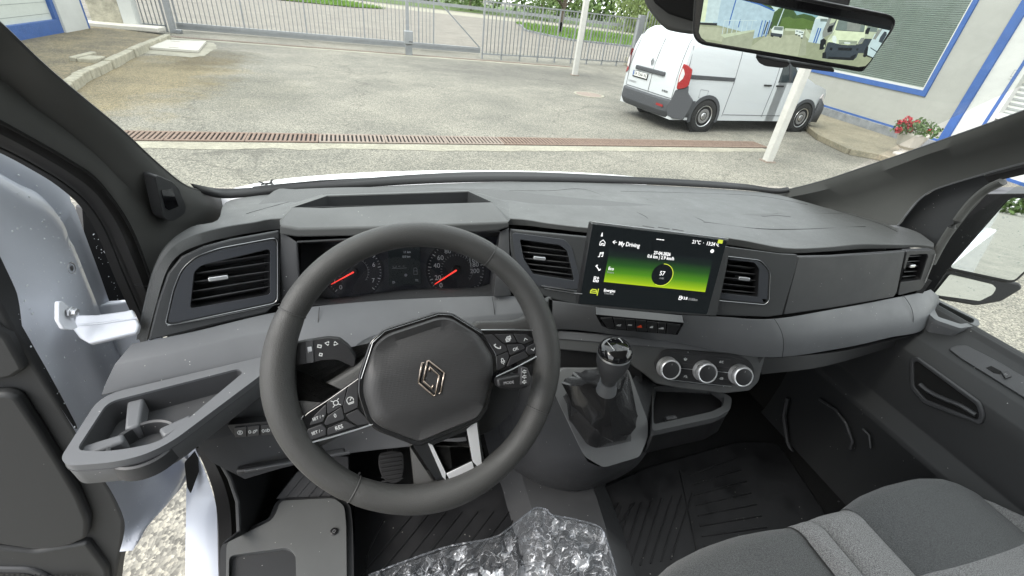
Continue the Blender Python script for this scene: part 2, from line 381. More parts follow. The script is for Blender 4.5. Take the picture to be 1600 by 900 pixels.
def grid(rows, closed=False):
    n = len(rows[0]); V = [p for r in rows for p in r]
    F = [(i*n+j, i*n+(j+1) % n, (i+1)*n+(j+1) % n, (i+1)*n+j) for i in range(len(rows)-1) for j in range(n if closed else n-1)]
    return V, F
def loft(name, rows, m, parent=None, n=0, face_cam=True, **k):
    if n: rows = [cat(r, n) for r in rows]
    V, F = grid(rows)
    c = sum((Vector(V[i]) for i in F[len(F)//2]), Vector())/4
    a, b, cc = (Vector(V[i]) for i in F[len(F)//2][:3]); nn = (b-a).cross(cc-a)
    if face_cam and nn.dot(CAM-c) < 0: F = [tuple(reversed(f)) for f in F]
    return ob(name, V, F, m, parent, **k)
def line(name, pts, r, m, parent=None, n=6, **k): return MB().tube(pts, r, n).ob(name, m, parent, smooth=True, **k)
def text(name, s, fr, size, m, parent=None, lift=.0004, align='CENTER', th=.0002, sx=1.0, bold=0):
    cu = bpy.data.curves.new(name, 'FONT'); cu.body = s; cu.size = size; cu.align_x = align; cu.align_y = 'CENTER'; cu.extrude = th; cu.offset = bold; cu.resolution_u = 3
    t = bpy.data.objects.new(name+'_tmp', cu); COL.objects.link(t)
    dg = bpy.context.evaluated_depsgraph_get(); me = bpy.data.meshes.new_from_object(t.evaluated_get(dg))
    bpy.data.objects.remove(t); bpy.data.curves.remove(cu)
    vs = [fr.w(v.co.x*sx, v.co.y, lift+v.co.z) for v in me.vertices]; fs = [list(p.vertices) for p in me.polygons]
    bpy.data.meshes.remove(me); return ob(name, vs, fs, m, parent)
def circ(cx, cy, r, n=24, ry=None, a0=0): return [(cx+r*math.cos(a0+2*math.pi*k/n), cy+(ry or r)*math.sin(a0+2*math.pi*k/n)) for k in range(n)]
def rect(cx, cy, w_, h_): return [(cx-w_/2, cy-h_/2), (cx+w_/2, cy-h_/2), (cx+w_/2, cy+h_/2), (cx-w_/2, cy+h_/2)]
def strokes(name, fr, lines, wd, m, parent=None, lift=.0004, th=.0003, **k):
    """flat printed symbol made of short line strokes, as one mesh"""
    b = MB()
    for ln in lines:
        for (x0, y0), (x1, y1) in zip(ln, ln[1:]):
            d = Vector((x1-x0, y1-y0)); L = d.length
            if L < 1e-7: continue
            d /= L; e = Vector((-d.y, d.x))*wd/2; d = d*wd/2
            b.prism(fr, [(x0-d.x-e.x, y0-d.y-e.y), (x1+d.x-e.x, y1+d.y-e.y), (x1+d.x+e.x, y1+d.y+e.y), (x0-d.x+e.x, y0-d.y+e.y)], lift, lift+th)
    return b.ob(name, m, parent, **k)
def copy_tree(o, parent=None):
    c = o.copy(); COL.objects.link(c)
    if parent: c.parent = parent
    for ch in list(o.children): copy_tree(ch, c)
    return c
def P(l, Z=None): return [U(*p[:2], Z=(p[2] if len(p) > 2 else Z)) for p in l]
def on(fr, x, y, lift=.0): u, v = fr.px(x, y); return fr.at(u, v, lift)
# =================================================================== GROUND
def ground_mat(name, base, patch, spk_lo, spk_hi, sc=75, pscale=.7, amt=.55):
    m = bpy.data.materials.new(name); m.use_nodes = True; MATS[name] = m
    N = m.node_tree.nodes; Lk = m.node_tree.links.new; b = N['Principled BSDF']; b.inputs['Roughness'].default_value = .88
    t = N.new('ShaderNodeTexCoord')
    n1 = N.new('ShaderNodeTexNoise'); n1.inputs['Scale'].default_value = pscale; n1.inputs['Detail'].default_value = 7; n1.inputs['Roughness'].default_value = .6
    r1 = N.new('ShaderNodeValToRGB'); r1.color_ramp.elements[0].position = .35; r1.color_ramp.elements[1].position = .65
    r1.color_ramp.elements[0].color = (*patch, 1); r1.color_ramp.elements[1].color = (*base, 1)
    v = N.new('ShaderNodeTexVoronoi'); v.inputs['Scale'].default_value = sc
    sp = N.new('ShaderNodeSeparateColor'); r2 = N.new('ShaderNodeValToRGB'); e = r2.color_ramp.elements
    e[0].position = 0; e[0].color = (spk_lo,)*3+(1,); e[1].position = 1; e[1].color = (spk_hi, spk_hi*.98, spk_hi*.92, 1)
    k = e.new(.55); k.color = (.9,.9,.88,1)
    v2 = N.new('ShaderNodeTexNoise'); v2.inputs['Scale'].default_value = 14; v2.inputs['Detail'].default_value = 6; v2.inputs['Roughness'].default_value = .8
    r3 = N.new('ShaderNodeMapRange'); r3.inputs['From Min'].default_value = .3; r3.inputs['From Max'].default_value = .7; r3.inputs['To Min'].default_value = .78; r3.inputs['To Max'].default_value = 1.2
    x = N.new('ShaderNodeMix'); x.data_type = 'RGBA'; x.blend_type = 'MULTIPLY'; x.inputs['Factor'].default_value = amt
    x2 = N.new('ShaderNodeMix'); x2.data_type = 'RGBA'; x2.blend_type = 'MULTIPLY'; x2.inputs['Factor'].default_value = 1
    for q in (n1, v, v2): Lk(t.outputs['Object'], q.inputs['Vector'])
    Lk(n1.outputs['Fac'], r1.inputs['Fac']); Lk(v.outputs['Color'], sp.inputs['Color']); Lk(sp.outputs['Red'], r2.inputs['Fac'])
    Lk(r1.outputs['Color'], x.inputs['A']); Lk(r2.outputs['Color'], x.inputs['B']); Lk(v2.outputs['Fac'], r3.inputs['Value'])
    Lk(x.outputs['Result'], x2.inputs['A']); Lk(r3.outputs['Result'], x2.inputs['B']); Lk(x2.outputs['Result'], b.inputs['Base Color'])
    bp = N.new('ShaderNodeBump'); bp.inputs['Strength'].default_value = .8; bp.inputs['Distance'].default_value = .006
    Lk(v.outputs['Distance'], bp.inputs['Height']); Lk(bp.outputs['Normal'], b.inputs['Normal'])
ground_mat('asphalt', (.248,.236,.202), (.172,.166,.144), .3, 1.65, amt=.78)
def add_stain(mname, cx, cy, rx, ry, col, w_=.5):
    m = MATS[mname]; N = m.node_tree.nodes; Lk = m.node_tree.links.new; b = N['Principled BSDF']; src = b.inputs['Base Color'].links[0].from_socket
    t = N.new('ShaderNodeTexCoord'); mp = N.new('ShaderNodeVectorMath'); mp.operation = 'SUBTRACT'; mp.inputs[1].default_value = (cx, cy, 0)
    sc = N.new('ShaderNodeVectorMath'); sc.operation = 'MULTIPLY'; sc.inputs[1].default_value = (1/rx, 1/ry, 0); ln = N.new('ShaderNodeVectorMath'); ln.operation = 'LENGTH'
    n = N.new('ShaderNodeTexNoise'); n.inputs['Scale'].default_value = 1.3; n.inputs['Detail'].default_value = 9; n.inputs['Roughness'].default_value = .7
    ad = N.new('ShaderNodeMath'); ad.operation = 'MULTIPLY_ADD'; ad.inputs[1].default_value = 1.8
    mr = N.new('ShaderNodeMapRange'); mr.inputs['From Min'].default_value = 2.05; mr.inputs['From Max'].default_value = 1.45; mr.inputs['To Max'].default_value = w_
    x = N.new('ShaderNodeMix'); x.data_type = 'RGBA'; x.blend_type = 'MULTIPLY'; x.inputs['B'].default_value = (*col, 1)
    Lk(t.outputs['Object'], mp.inputs[0]); Lk(mp.outputs['Vector'], sc.inputs[0]); Lk(sc.outputs['Vector'], ln.inputs[0]); Lk(t.outputs['Object'], n.inputs['Vector'])
    Lk(n.outputs['Fac'], ad.inputs[0]); Lk(ln.outputs['Value'], ad.inputs[2]); Lk(ad.outputs['Value'], mr.inputs['Value']); Lk(mr.outputs['Result'], x.inputs['Factor']); Lk(src, x.inputs['A']); Lk(x.outputs['Result'], b.inputs['Base Color'])
add_stain('asphalt', -4.9, 11.5, 1.5, 4.2, (1.0,.86,.58), .9); add_stain('asphalt', -4.4, 14.5, 1.0, 2.0, (.55,.52,.45), .8)
add_stain('asphalt', 4.5, 16.0, 4.5, 2.6, (.62,.62,.64), .8); add_stain('asphalt', 8.0, 10.2, 3.4, 1.6, (.60,.61,.64), .8); add_stain('asphalt', 9.3, 7.4, 1.8, .9, (.55,.55,.55), .6); add_stain('asphalt', -3.0, 10.5, 1.2, 2.2, (.75,.75,.72), .7)
ground_mat('asphalt_far', (.23,.21,.182), (.175,.16,.14), .5, 1.5, 30, amt=.6)
ground_mat('dirt', (.21,.175,.11), (.125,.108,.075), .4, 1.5, 40, 1.4, .7)
ground_mat('concrete', (.36,.345,.28), (.27,.255,.205), .7, 1.25, 60, 1.5, .5)
ground_mat('paving', (.27,.24,.175), (.185,.17,.125), .6, 1.3, 50, 1.2, .5)
ground_mat('grass_soil', (.10,.16,.035), (.07,.11,.03), .5, 1.4, 30, .6, .6)
MB().add([(-400,-400,0),(400,-400,0),(400,400,0),(-400,400,0)], [(0,1,2,3)]).ob('ground', 'asphalt', kind='structure')
def sheet(name, pts, z, m, jag=0, n=1, kind='structure'):
    q = []; rr = random.Random(len(name)+int(abs(pts[0][0])*10))
    for a, b in zip(pts, pts[1:]+pts[:1]):
        a, b = Vector(a), Vector(b); k = max(1, int((b-a).length/.12)) if jag else n
        for i in range(k): p = a.lerp(b, i/k); q.append((p.x+rr.uniform(-jag, jag), p.y+rr.uniform(-jag, jag), z))
    bm = bmesh.new(); f = bm.faces.new([bm.verts.new(v) for v in q]); f.normal_update()
    if f.normal.z < 0: bmesh.ops.reverse_faces(bm, faces=[f])
    bmesh.ops.triangulate(bm, faces=bm.faces[:])
    return bmob(name, bm, m, kind=kind)
G = lambda *l: [tuple(U(x, y, Z=0)[:2]) for x, y in l]
# darker asphalt area of the far yard, tarmac repairs, dirt
def cracks(mname):
    m = MATS[mname]; N = m.node_tree.nodes; Lk = m.node_tree.links.new; b = N['Principled BSDF']; src = b.inputs['Base Color'].links[0].from_socket
    t = N.new('ShaderNodeTexCoord'); n = N.new('ShaderNodeTexNoise'); n.inputs['Scale'].default_value = 1.6; n.inputs['Detail'].default_value = 6; ad = N.new('ShaderNodeVectorMath'); ad.operation = 'MULTIPLY_ADD'; ad.inputs[1].default_value = (1.1,1.1,0)
    v = N.new('ShaderNodeTexVoronoi'); v.feature = 'DISTANCE_TO_EDGE'; v.inputs['Scale'].default_value = .22; r = N.new('ShaderNodeMapRange'); r.inputs['From Min'].default_value = .006; r.inputs['From Max'].default_value = .0; r.inputs['To Max'].default_value = .5
    x = N.new('ShaderNodeMix'); x.data_type = 'RGBA'; x.inputs['B'].default_value = (.07,.065,.055,1)
    Lk(t.outputs['Object'], n.inputs['Vector']); Lk(n.outputs['Color'], ad.inputs[0]); Lk(t.outputs['Object'], ad.inputs[2]); Lk(ad.outputs['Vector'], v.inputs['Vector']); Lk(v.outputs['Distance'], r.inputs['Value']); Lk(r.outputs['Result'], x.inputs['Factor']); Lk(src, x.inputs['A']); Lk(x.outputs['Result'], b.inputs['Base Color'])
cracks('asphalt'); cracks('asphalt_far')
sheet('concrete_strip', G((150,220),(200,220),(440,222),(700,225.5),(900,228),(1190,231),(1200,237),(1000,236.5),(700,236),(520,232),(470,236),(430,231),(350,234),(230,232),(150,230)), .004, 'concrete', .03)
sheet('concrete_apron', G((222,84),(240,62),(336,67),(338,76),(318,88),(300,90)), .006, 'concrete', .04)
sheet('road', [(-60,22.0),(60,22.0),(60,60),(-60,60)], .004, 'asphalt_far')
sheet('concrete_road', [(-40,60.5),(20,56),(60,44),(80,44),(80,50),(20,66),(-40,72)], .008, 'concrete')
sheet('patio', [tuple(p) for p in G((1175,158),(1272,180),(1387,219),(1430,235),(1500,300))]+[tuple(p) for p in G((1374,249),(1324,240),(1278,218),(1256,199),(1180,175))], .10, 'paving')

# =================================================================== DRAIN CHANNELS
mat('rust', (.24,.175,.14), .85, col2=(.16,.11,.085), vscale=25, bump=.4, bscale=120)
mat('rust_pale', (.30,.25,.21), .85, col2=(.20,.155,.13), vscale=25)
drain = thing('drain_channel', 'rusty slotted drain grate running across the yard in front of the bonnet', 'drain', (0,7.4,0))
ga, gb = Vector((-4.2,7.2,0)), Vector((7.3,7.86,0)); gd = (gb-ga).normalized(); gn_ = Vector((-gd.y, gd.x, 0)); W_ = .44
L_tot = (gb-ga).length; ns = 12; sl_ = L_tot/ns
MB().box((ga+gb)/2+Vector((0,0,.001)), (L_tot, W_+.03, .010), (gd, gn_, Vector((0,0,1)))).ob('channel_bed', 'void', drain)
def grate_mesh(nm, m, cnt=15):
    g = MB(); X, Y, Z = gd, gn_, Vector((0,0,1)); o = Vector((0,0,0))
    g.box(o+Y*(W_/2-.02)+Z*.012, (sl_-.012, .04, .016), (X,Y,Z)); g.box(o-Y*(W_/2-.02)+Z*.012, (sl_-.012, .04, .016), (X,Y,Z))
    for i in range(cnt+1):
        sk = .0; g.box(o+X*(-sl_/2+.02+(sl_-.04)*i/cnt)+Z*.012, (.033 if i not in (0, cnt) else .03, W_-.08, .016), (X,Y,Z))
    me = g.ob(nm, m).data; return me
def put(nm, me, loc, parent, rz=0):
    o = bpy.data.objects.new(nm, me); COL.objects.link(o); o.parent = parent; o.location = Vector(loc)-root_loc(parent); o.rotation_euler.z = rz; return o
def take(me):
    for o in list(bpy.data.objects):
        if o.data == me: bpy.data.objects.remove(o)
    return me
gm1 = take(grate_mesh('grate', 'rust')); gm2 = take(grate_mesh('grate', 'rust_pale'))
for i in range(ns): put('grate', gm2 if i in (3,4,5) else gm1, ga+gd*sl_*(i+.5), drain)
drain2 = thing('drain_channel', 'narrow drain with a dark slotted grate along the foot of the sliding gate', 'drain', (0,18.3,0))
fa, fb_ = Vector((-7.2,18.25,0)), Vector((7.2,18.75,0)); fd_ = (fb_-fa).normalized(); fn_ = Vector((-fd_.y, fd_.x, 0)); LL = (fb_-fa).length
MB().box((fa+fb_)/2+Vector((0,0,.001)), (LL, .24, .010), (fd_, fn_, Vector((0,0,1)))).ob('channel_bed', 'void', drain2)
g = MB(); nb_ = 20; seg_ = LL/10
g.box(fn_*.11+Vector((0,0,.01)), (seg_-.02, .03, .012), (fd_,fn_,Vector((0,0,1)))); g.box(-fn_*.11+Vector((0,0,.01)), (seg_-.02, .03, .012), (fd_,fn_,Vector((0,0,1))))
for i in range(nb_): g.box(fd_*(-seg_/2+seg_*(i+.5)/nb_)+Vector((0,0,.01)), (.035, .2, .012), (fd_,fn_,Vector((0,0,1))))
me = take(g.ob('grate', 'rust_pale').data)
for i in range(10): put('grate', me, fa+fd_*seg_*(i+.5), drain2)
sheet('concrete_strip', [(-7.4,17.78),(7.2,18.32),(7.2,18.60),(-7.4,18.08)], .004, 'concrete', .03)
# manhole and white slab
mo = U(920,148,Z=0); man = thing('manhole_cover', 'round rusty manhole cover set in the asphalt behind the parked van', 'manhole cover', mo)
fm = Fr(mo, (0,0,1)); MB().lathe(fm, [(.44,0),(.44,.012),(.37,.012),(.37,.006)], 36, caps=False).ob('cover_rim', 'concrete', man, smooth=True)
MB().lathe(fm, [(.365,0),(.365,.010),(.34,.012),(.0001,.012)], 36, caps=False).ob('cover_lid', 'rust_pale', man, smooth=True)
mat('white_slab', (.50,.48,.43), .8, var=.08, vscale=5, bump=.2, bscale=60)
so_ = U(280,74,Z=0); slab = thing('access_slab', 'white rectangular access cover lying by the kerb at the left end of the gate', 'cover', so_)
fsl = Fr(so_, (0,0,1), right=(1,0,0)); plate('slab', fsl, rnd(fsl.pts([(230,78),(240,65.5),(323,68),(310,83.5)]), .02), .06, 'white_slab', slab, lift=.07, bev=.008)
for x, y in ((275,69),(273,79)): MB().prism(on(fsl, x, y, .07), rect(0,0,.22,.03), 0, .004).ob('slab_handle', 'rust', slab)
# kerb stones at the planting bed on the left
mat('kerb_stone', (.34,.32,.25), .9, var=.25, vscale=7, bump=.8, bscale=30, dist=.02)
kerb = thing('kerb', 'weathered concrete kerb edging the bare planting bed on the left', 'kerb', (-5.8,13,0))
kp_ = [Vector((*p, 0)) for p in G((75,170),(123,133),(165,112),(215,85),(262,62))]; kk_ = cat(kp_, 60)
tot = sum((b-a).length for a, b in zip(kk_, kk_[1:])); 
i0 = 0; n_k = 11
for i in range(n_k):
    a = kk_[int(i*59/n_k)]; b = kk_[int((i+1)*59/n_k)]; d = (b-a).normalized(); jit = random.uniform(-.03, .03)
    MB().box((a+b)/2+Vector((jit,0,.07+random.uniform(-.02,.01))), ((b-a).length-.03, .16, .20), (d, Vector((-d.y,d.x,0)), Vector((0,0,1)))).ob('kerb_stone', 'kerb_stone', kerb, bev=.02, seg=2)
bed = [(kk_[i].x-.02, kk_[i].y) for i in range(0, 60, 5)]+[(kk_[-1].x, kk_[-1].y), (-9.6,19.0), (-9.6,9.0), (-6.4,8.4)]
sheet('planting_bed', bed, .11, 'dirt')
MB().box(Vector((*G((148,104))[0], .13)), (.30,.5,.10)).ob('loose_block', 'kerb_stone', kerb, bev=.02)
MB().box(Vector((*G((135,100))[0], .14)), (.12,.9,.10)).ob('loose_block', 'kerb_stone', kerb, bev=.02)

# =================================================================== SLIDING GATE AND FENCES
mat('galvanised', (.26,.27,.28), .42, .6, var=.12, vscale=4)
mat('gate_grey', (.28,.29,.30), .5, .25, var=.08, vscale=5)
gate = thing('sliding_gate', 'long galvanised sliding gate with vertical bars and a heavy bottom beam', 'gate', (-2,20,0))
g0, g1_ = U(277,45,Z=.06), U(750,83,Z=.06); gdr = (g1_-g0).normalized(); gyy = Vector((-gdr.y, gdr.x, 0)); GL = (g1_-g0).length; AXG = (gdr, gyy, Vector((0,0,1)))
MB().box((g0+g1_)/2+Vector((0,0,.10)), (GL, .09, .20), AXG).ob('bottom_beam', 'gate_grey', gate, bev=.01)
MB().box((g0+g1_)/2+Vector((0,-.05,.10)), (GL-.1, .01, .07), AXG).ob('beam_groove', 'galvanised', gate)
MB().box(g0+gdr*(GL*.42)+Vector((0,0,2.0)), (GL*.84, .05, .05), AXG).ob('top_rail', 'gate_grey', gate)
bm_bar = MB().box((0,0,0), (.022,.022,1.78), AXG).ob('bar', 'galvanised').data; bm_bar = take(bm_bar)
bm_post = take(MB().box((0,0,0), (.05,.05,1.86), AXG).ob('stile', 'gate_grey').data)
nbar = int(GL*.82/.145)
for i in range(nbar+1):
    p = g0+gdr*(.06+.145*i)+Vector((0,0,1.08)); put('stile' if i % 14 == 0 or i == nbar else 'bar', bm_post if i % 14 == 0 or i == nbar else bm_bar, p, gate)
MB().bar(U(683,-1,Y=g1_.y), g1_+Vector((-.03,0,.2)), .05, .05).ob('brace', 'gate_grey', gate)
mp_ = U(638,86,Z=0); mpost = thing('gate_post', 'grey gate guide post with a small motor box in the middle of the gate', 'post', mp_)
MB().box(mp_+Vector((0,.14,1.3)), (.11,.11,2.6)).ob('post', 'gate_grey', mpost, bev=.008)
MB().box(mp_+Vector((.02,-.04,.56)), (.30,.22,.42)).ob('motor_box', 'gate_grey', mpost, bev=.03, seg=3)
MB().box(mp_+Vector((.02,-.02,.17)), (.24,.16,.34)).ob('motor_foot', 'galvanised', mpost, bev=.01)
MB().box(mp_+Vector((.08,-.152,.44)), (.12,.004,.02)).ob('motor_slot', 'black_plastic', mpost)
lp__ = U(271,52,Z=0); lpost = thing('gate_post', 'square grey gate post at the left end of the sliding gate', 'post', lp__)
MB().box(lp__+Vector((0,.06,1.2)), (.16,.16,2.4)).ob('post', 'gate_grey', lpost, bev=.01)
MB().box(lp__+Vector((.16,.02,.06)), (.18,.2,.12)).ob('stop', 'galvanised', lpost, bev=.01)
def fence(lab, a, b, n, posts, h=1.9, low=.18, grp=None, pitch=None, poststep=5):
    a, b = Vector(a), Vector(b); d = (b-a).normalized(); L = (b-a).length; AX = (d, Vector((-d.y,d.x,0)), Vector((0,0,1)))
    t = thing('bar_fence', lab, 'fence', a)
    MB().box((a+b)/2+Vector((0,0,h)), (L, .06, .045), AX).ob('top_rail', 'gate_grey', t); MB().box((a+b)/2+Vector((0,0,low)), (L, .05, .045), AX).ob('bottom_rail', 'gate_grey', t)
    bar = take(MB().box((0,0,0), (.026,.026,h-low-.04), AX).ob('bar', 'galvanised').data); pst = take(MB().box((0,0,0), (.05,.05,h), AX).ob('post', 'gate_grey').data)
    for i in range(n+1):
        p = a+d*(L*i/n)
        if i % poststep == 0: put('post', pst, p+Vector((0,0,h/2)), t)
        else: put('bar', bar, p+Vector((0,0,(h+low)/2)), t)
    return t
q0, q1 = U(753,92,Z=0), U(984,104,Z=0)
fence('grey bar fence to the right of the sliding gate, up to the thick post', q0, q1, 45, None)
fence('grey bar fence beyond the thick post, behind the parked white van', q1+Vector((.35,0.02,.3)), q1+Vector((6,1.2,.3)), 34, None)
fence('grey bar fence between the left building and the gate post', U(180,43,Z=0), U(262,50,Z=0), 12, None, h=2.0, poststep=12)
tp = U(985,103,Z=0); tpt = thing('fence_post', 'thick square grey post where the bar fence turns, left of the parked van', 'post', tp)
MB().box(tp+Vector((.05,0,1.0)), (.30,.20,2.1)).ob('post', 'gate_grey', tpt, bev=.01); MB().box(tp+Vector((.4,-.1,.18)), (1.4,.5,.36)).ob('footing', 'concrete', tpt, bev=.02)
mat('white_post', (.52,.51,.48), .55, var=.08, vscale=6, bump=.2, bscale=40)
for (x, y, wd, hh_, lab) in ((1203,254,.14,4.2,'white square post standing on the asphalt in front of the parked van'), (899,118,.17,5.0,'thin white post standing before the bar fence')):
    p = U(x, y, Z=0); t = thing('white_post', lab, 'post', p, 'white posts in the yard'); MB().box(p+Vector((0,wd/2,hh_/2)), (wd, wd, hh_)).ob('post', 'white_post', t, bev=.012)
    MB().box(p+Vector((0,wd/2,.01)), (wd*1.5, wd*1.5, .02)).ob('base_plate', 'rust_pale', t)

# =================================================================== BUILDINGS
mat('wall_grey', (.33,.335,.31), .9, var=.06, vscale=1.2, bump=.25, bscale=25)
mat('wall_white', (.50,.51,.49), .85, var=.05, vscale=1.5, bump=.2, bscale=25)
mat('paint_blue', (.04,.10,.29), .5, var=.1, vscale=5)
mat('plinth_grey', (.19,.20,.21), .9, var=.3, vscale=4, bump=.5, bscale=20)
mat('blind', (.50,.53,.49), .6, var=.05, vscale=3); mat('blind_dark', (.25,.27,.26), .5)
glassmat('window_glass', (.92,.95,.94), 1.18, .03)
ba, bb = U(1272,180,Z=0), U(1387,219,Z=0); bd = (bb-ba).normalized(); bno = Vector((bd.y, -bd.x, 0));
if bno.dot(CAM-ba) < 0: bno.negate()
bld = thing('workshop_building', 'grey rendered building with blue-edged blind-covered window and blue corner stripe', 'building', ba)
fw_ = Fr(ba, bno, right=bd*(1 if (Vector((0,0,1)).cross(bno)).dot(bd) > 0 else -1))
sgn = 1 if fw_.r.dot(bd) > 0 else -1
WQ = lambda l: [fw_.px(*p) for p in l]
us = lambda u: u*sgn
wall = MB(); c0, c1_ = sorted((fw_.px(1272,112)[0]-9*sgn, fw_.px(1475,205)[0]))
win = WQ([(1272,112),(1446,149)]); wu0, wu1 = sorted((win[1][0], win[0][0]-4.5*sgn)); wz0 = (win[0][1]+win[1][1])/2; wz1 = 3.35
plate('wall', fw_, [(c0,-.05),(c1_,-.05),(c1_,4.6),(c0,4.6)], .3, 'wall_grey', bld, holes=[[(wu0,wz0),(wu1,wz0),(wu1,wz1),(wu0,wz1)]])
pb = plate('plinth', fw_, [(c0,0),(c1_,0),(c1_,.30),(c0,.30)], .06, 'plinth_grey', bld, lift=.06, bev=.01)
plate('plinth_stripe', fw_, [(c0,.30),(c1_-sgn*0,.30),(c1_,.345),(c0,.345)], .03, 'paint_blue', bld, lift=.025)
wf = MB(); 
def frame(name, u0, u1, z0, z1, w_, m, par, h0, h1):
    o = [(u0,z0),(u1,z0),(u1,z1),(u0,z1)]; i = [(u0+w_,z0+w_),(u1-w_,z0+w_),(u1-w_,z1-w_),(u0+w_,z1-w_)]
    return MB().ring(fw_, o, i, h0, h1).ob(name, m, par)
wn = frame('window', wu0-.02, wu1+.02, wz0-.02, wz1+.02, .115, 'paint_blue', bld, -.05, .035)
frame('window_frame', wu0+.09, wu1-.09, wz0+.09, wz1-.09, .055, 'wall_white', wn, -.10, .012)
slm = None; zz = wz0+.15; slmesh = None
Ls = wu1-wu0-.26; cu0 = (wu0+wu1)/2
k = 0
bl = take(MB().box((0,0,0), (Ls, .012, .034), (fw_.r, fw_.n, (fw_.u*.8+fw_.n*.6).normalized())).ob('blind_slat', 'blind').data)
while zz < wz1-.15:
    put('blind_slat', bl, fw_.w(cu0, zz, -.10), wn); zz += .042; k += 1
MB().prism(fw_, [(wu0,wz0),(wu1,wz0),(wu1,wz1),(wu0,wz1)], -.25, -.14).ob('window_back', 'blind_dark', wn)
MB().prism(fw_, [(wu0+.12,wz0+.12),(wu1-.12,wz0+.12),(wu1-.12,wz1-.12),(wu0+.12,wz1-.12)], -.062, -.056).ob('pane', 'window_glass', wn)
# blue corner stripe and white neighbour
stq = WQ([(1461,210),(1473,211)]); su = stq[0][0]
w2 = .20
s0_, s1_ = sorted((c1_-.0, c1_+w2)) if sgn > 0 else sorted((c0-w2, c0))
nb2 = thing('shop_building', 'white rendered building with blue-edged glazed door beside the corner stripe', 'building', fw_.w(c1_+2, 0))
E0 = c1_ if sgn > 0 else c0
plate('corner_stripe', fw_, [(E0,.1),(E0+w2*sgn,.1),(E0+w2*sgn,4.6),(E0,4.6)] if sgn > 0 else [(E0-w2,.1),(E0,.1),(E0,4.6),(E0-w2,4.6)], .25, 'paint_blue', bld, lift=.04, bev=.01)
e1 = E0+w2*sgn; e2 = e1+7*sgn; lo, hi = min(e1, e2), max(e1, e2)
dr_ = WQ([(1541,190),(1600,100)]); du = dr_[0][0]; dlo, dhi = (du, du+1.5) if sgn > 0 else (du-1.5, du)
plate('wall', fw_, [(lo,-.05),(hi,-.05),(hi,4.6),(lo,4.6)], .3, 'wall_white', nb2, lift=.0, holes=[[(dlo,.02),(dhi,.02),(dhi,2.7),(dlo,2.7)]])
dw = frame('door', dlo-.02, dhi+.02, .0, 2.72, .06, 'paint_blue', nb2, -.08, .03)
frame('door_frame', dlo+.04, dhi-.04, .05, 2.66, .09, 'wall_white', dw, -.12, .015)
for z_ in (.95, 1.05): pass
MB().prism(fw_, [(dlo+.1,1.0),(dhi-.1,1.0),(dhi-.1,1.11),(dlo+.1,1.11)], -.11, .012).ob('door_rail', 'wall_white', dw)
MB().prism(fw_, [(dlo+.1,.1),(dhi-.1,.1),(dhi-.1,2.6),(dlo+.1,2.6)], -.16, -.10).ob('pane', 'blind', dw)
for i in range(26): MB().prism(fw_, [(dlo+.14,.2+i*.09),(dhi-.14,.2+i*.09),(dhi-.14,.24+i*.09),(dlo+.14,.24+i*.09)], -.09, -.085).ob('blind_slat', 'blind_dark', dw)
plate('wall_sign', fw_, rnd([tuple(Vector(fw_.px(1586,115))+Vector(p)) for p in ((-.07,-.1),(.07,-.1),(.07,.1),(-.07,.1))], .03), .01, 'wall_white', nb2, lift=.014)
strokes('sign_mark', fw_.at(*fw_.px(1586,115)), [[(-.035,-.06),(.035,-.06),(.035,.06),(-.035,.06),(-.035,-.06)]], .012, 'print_grey', nb2, .015)
# kerb of the patio
pk = thing('kerb', 'low concrete kerb around the paved strip in front of the grey building', 'kerb', U(1278,218,Z=0))
kp2 = [Vector((*p, 0)) for p in G((1180,176),(1256,200),(1279,219),(1325,241),(1374,250),(1500,300))]
for a, b in zip(kp2, kp2[1:]):
    d = (b-a).normalized(); L = (b-a).length; k = max(1, int(L/.8))
    for i in range(k): MB().box(a+d*L*(i+.5)/k+Vector((0,0,.06)), (L/k-.012, .12, .12), (d, Vector((-d.y,d.x,0)), Vector((0,0,1)))).ob('kerb_stone', 'paving', pk, bev=.01)
# left building: white pilaster, blue plinth, grey shutter
lb = thing('left_building', 'white building with blue plinth and blue-edged pilaster at the left edge of the yard', 'building', (-8.1,16,0))
la, lb_ = Vector((-8.15,8,0)), Vector((-8.45,17.9,0)); ld = (lb_-la).normalized(); lno = Vector((ld.y,-ld.x,0)); lno = lno if lno.x > 0 else -lno
fl2 = Fr(la, lno, right=ld if Vector((0,0,1)).cross(lno).dot(ld) > 0 else -ld); s2 = 1 if fl2.r.dot(ld) > 0 else -1
pxu = lambda x, y: fl2.px(x, y)
a0_, a1_ = pxu(103,62)[0], pxu(137,53)[0]; LA = fl2.px(103,62)[0]
end = LA+1.35*s2
def seg2(u0, u1, z0, z1, t, m, nm, lift, **k): u0, u1 = min(u0,u1), max(u0,u1); return plate(nm, fl2, [(u0,z0),(u1,z0),(u1,z1),(u0,z1)], t, m, lb, lift=lift, **k)
seg2(LA-9*s2, LA, 0, 4.5, .2, 'blind', 'shutter', -.05); seg2(LA-9*s2, LA, 0, .42, .2, 'paint_blue', 'plinth', .03, bev=.01)
seg2(LA-.16*s2, LA, .42, 4.5, .2, 'paint_blue', 'blue_edge', .03); seg2(LA, LA+1.3*s2, 0, 4.5, .3, 'wall_white', 'pilaster', .08, bev=.01)
seg2(LA+1.3*s2, LA+1.42*s2, 0.1, 4.5, .3, 'paint_blue', 'blue_edge', .07)
for i in range(16): seg2(LA-9*s2, LA-.2*s2, .55+i*.25, .56+i*.25, .01, 'blind_dark', 'shutter_joint', -.046)
st_ = thing('stone_wall', 'short grey stone wall with white plaster pillar between left building and fence', 'wall', U(160,43,Z=0))
pz = U(137,47,Z=0); pz2 = U(190,48,Z=0)
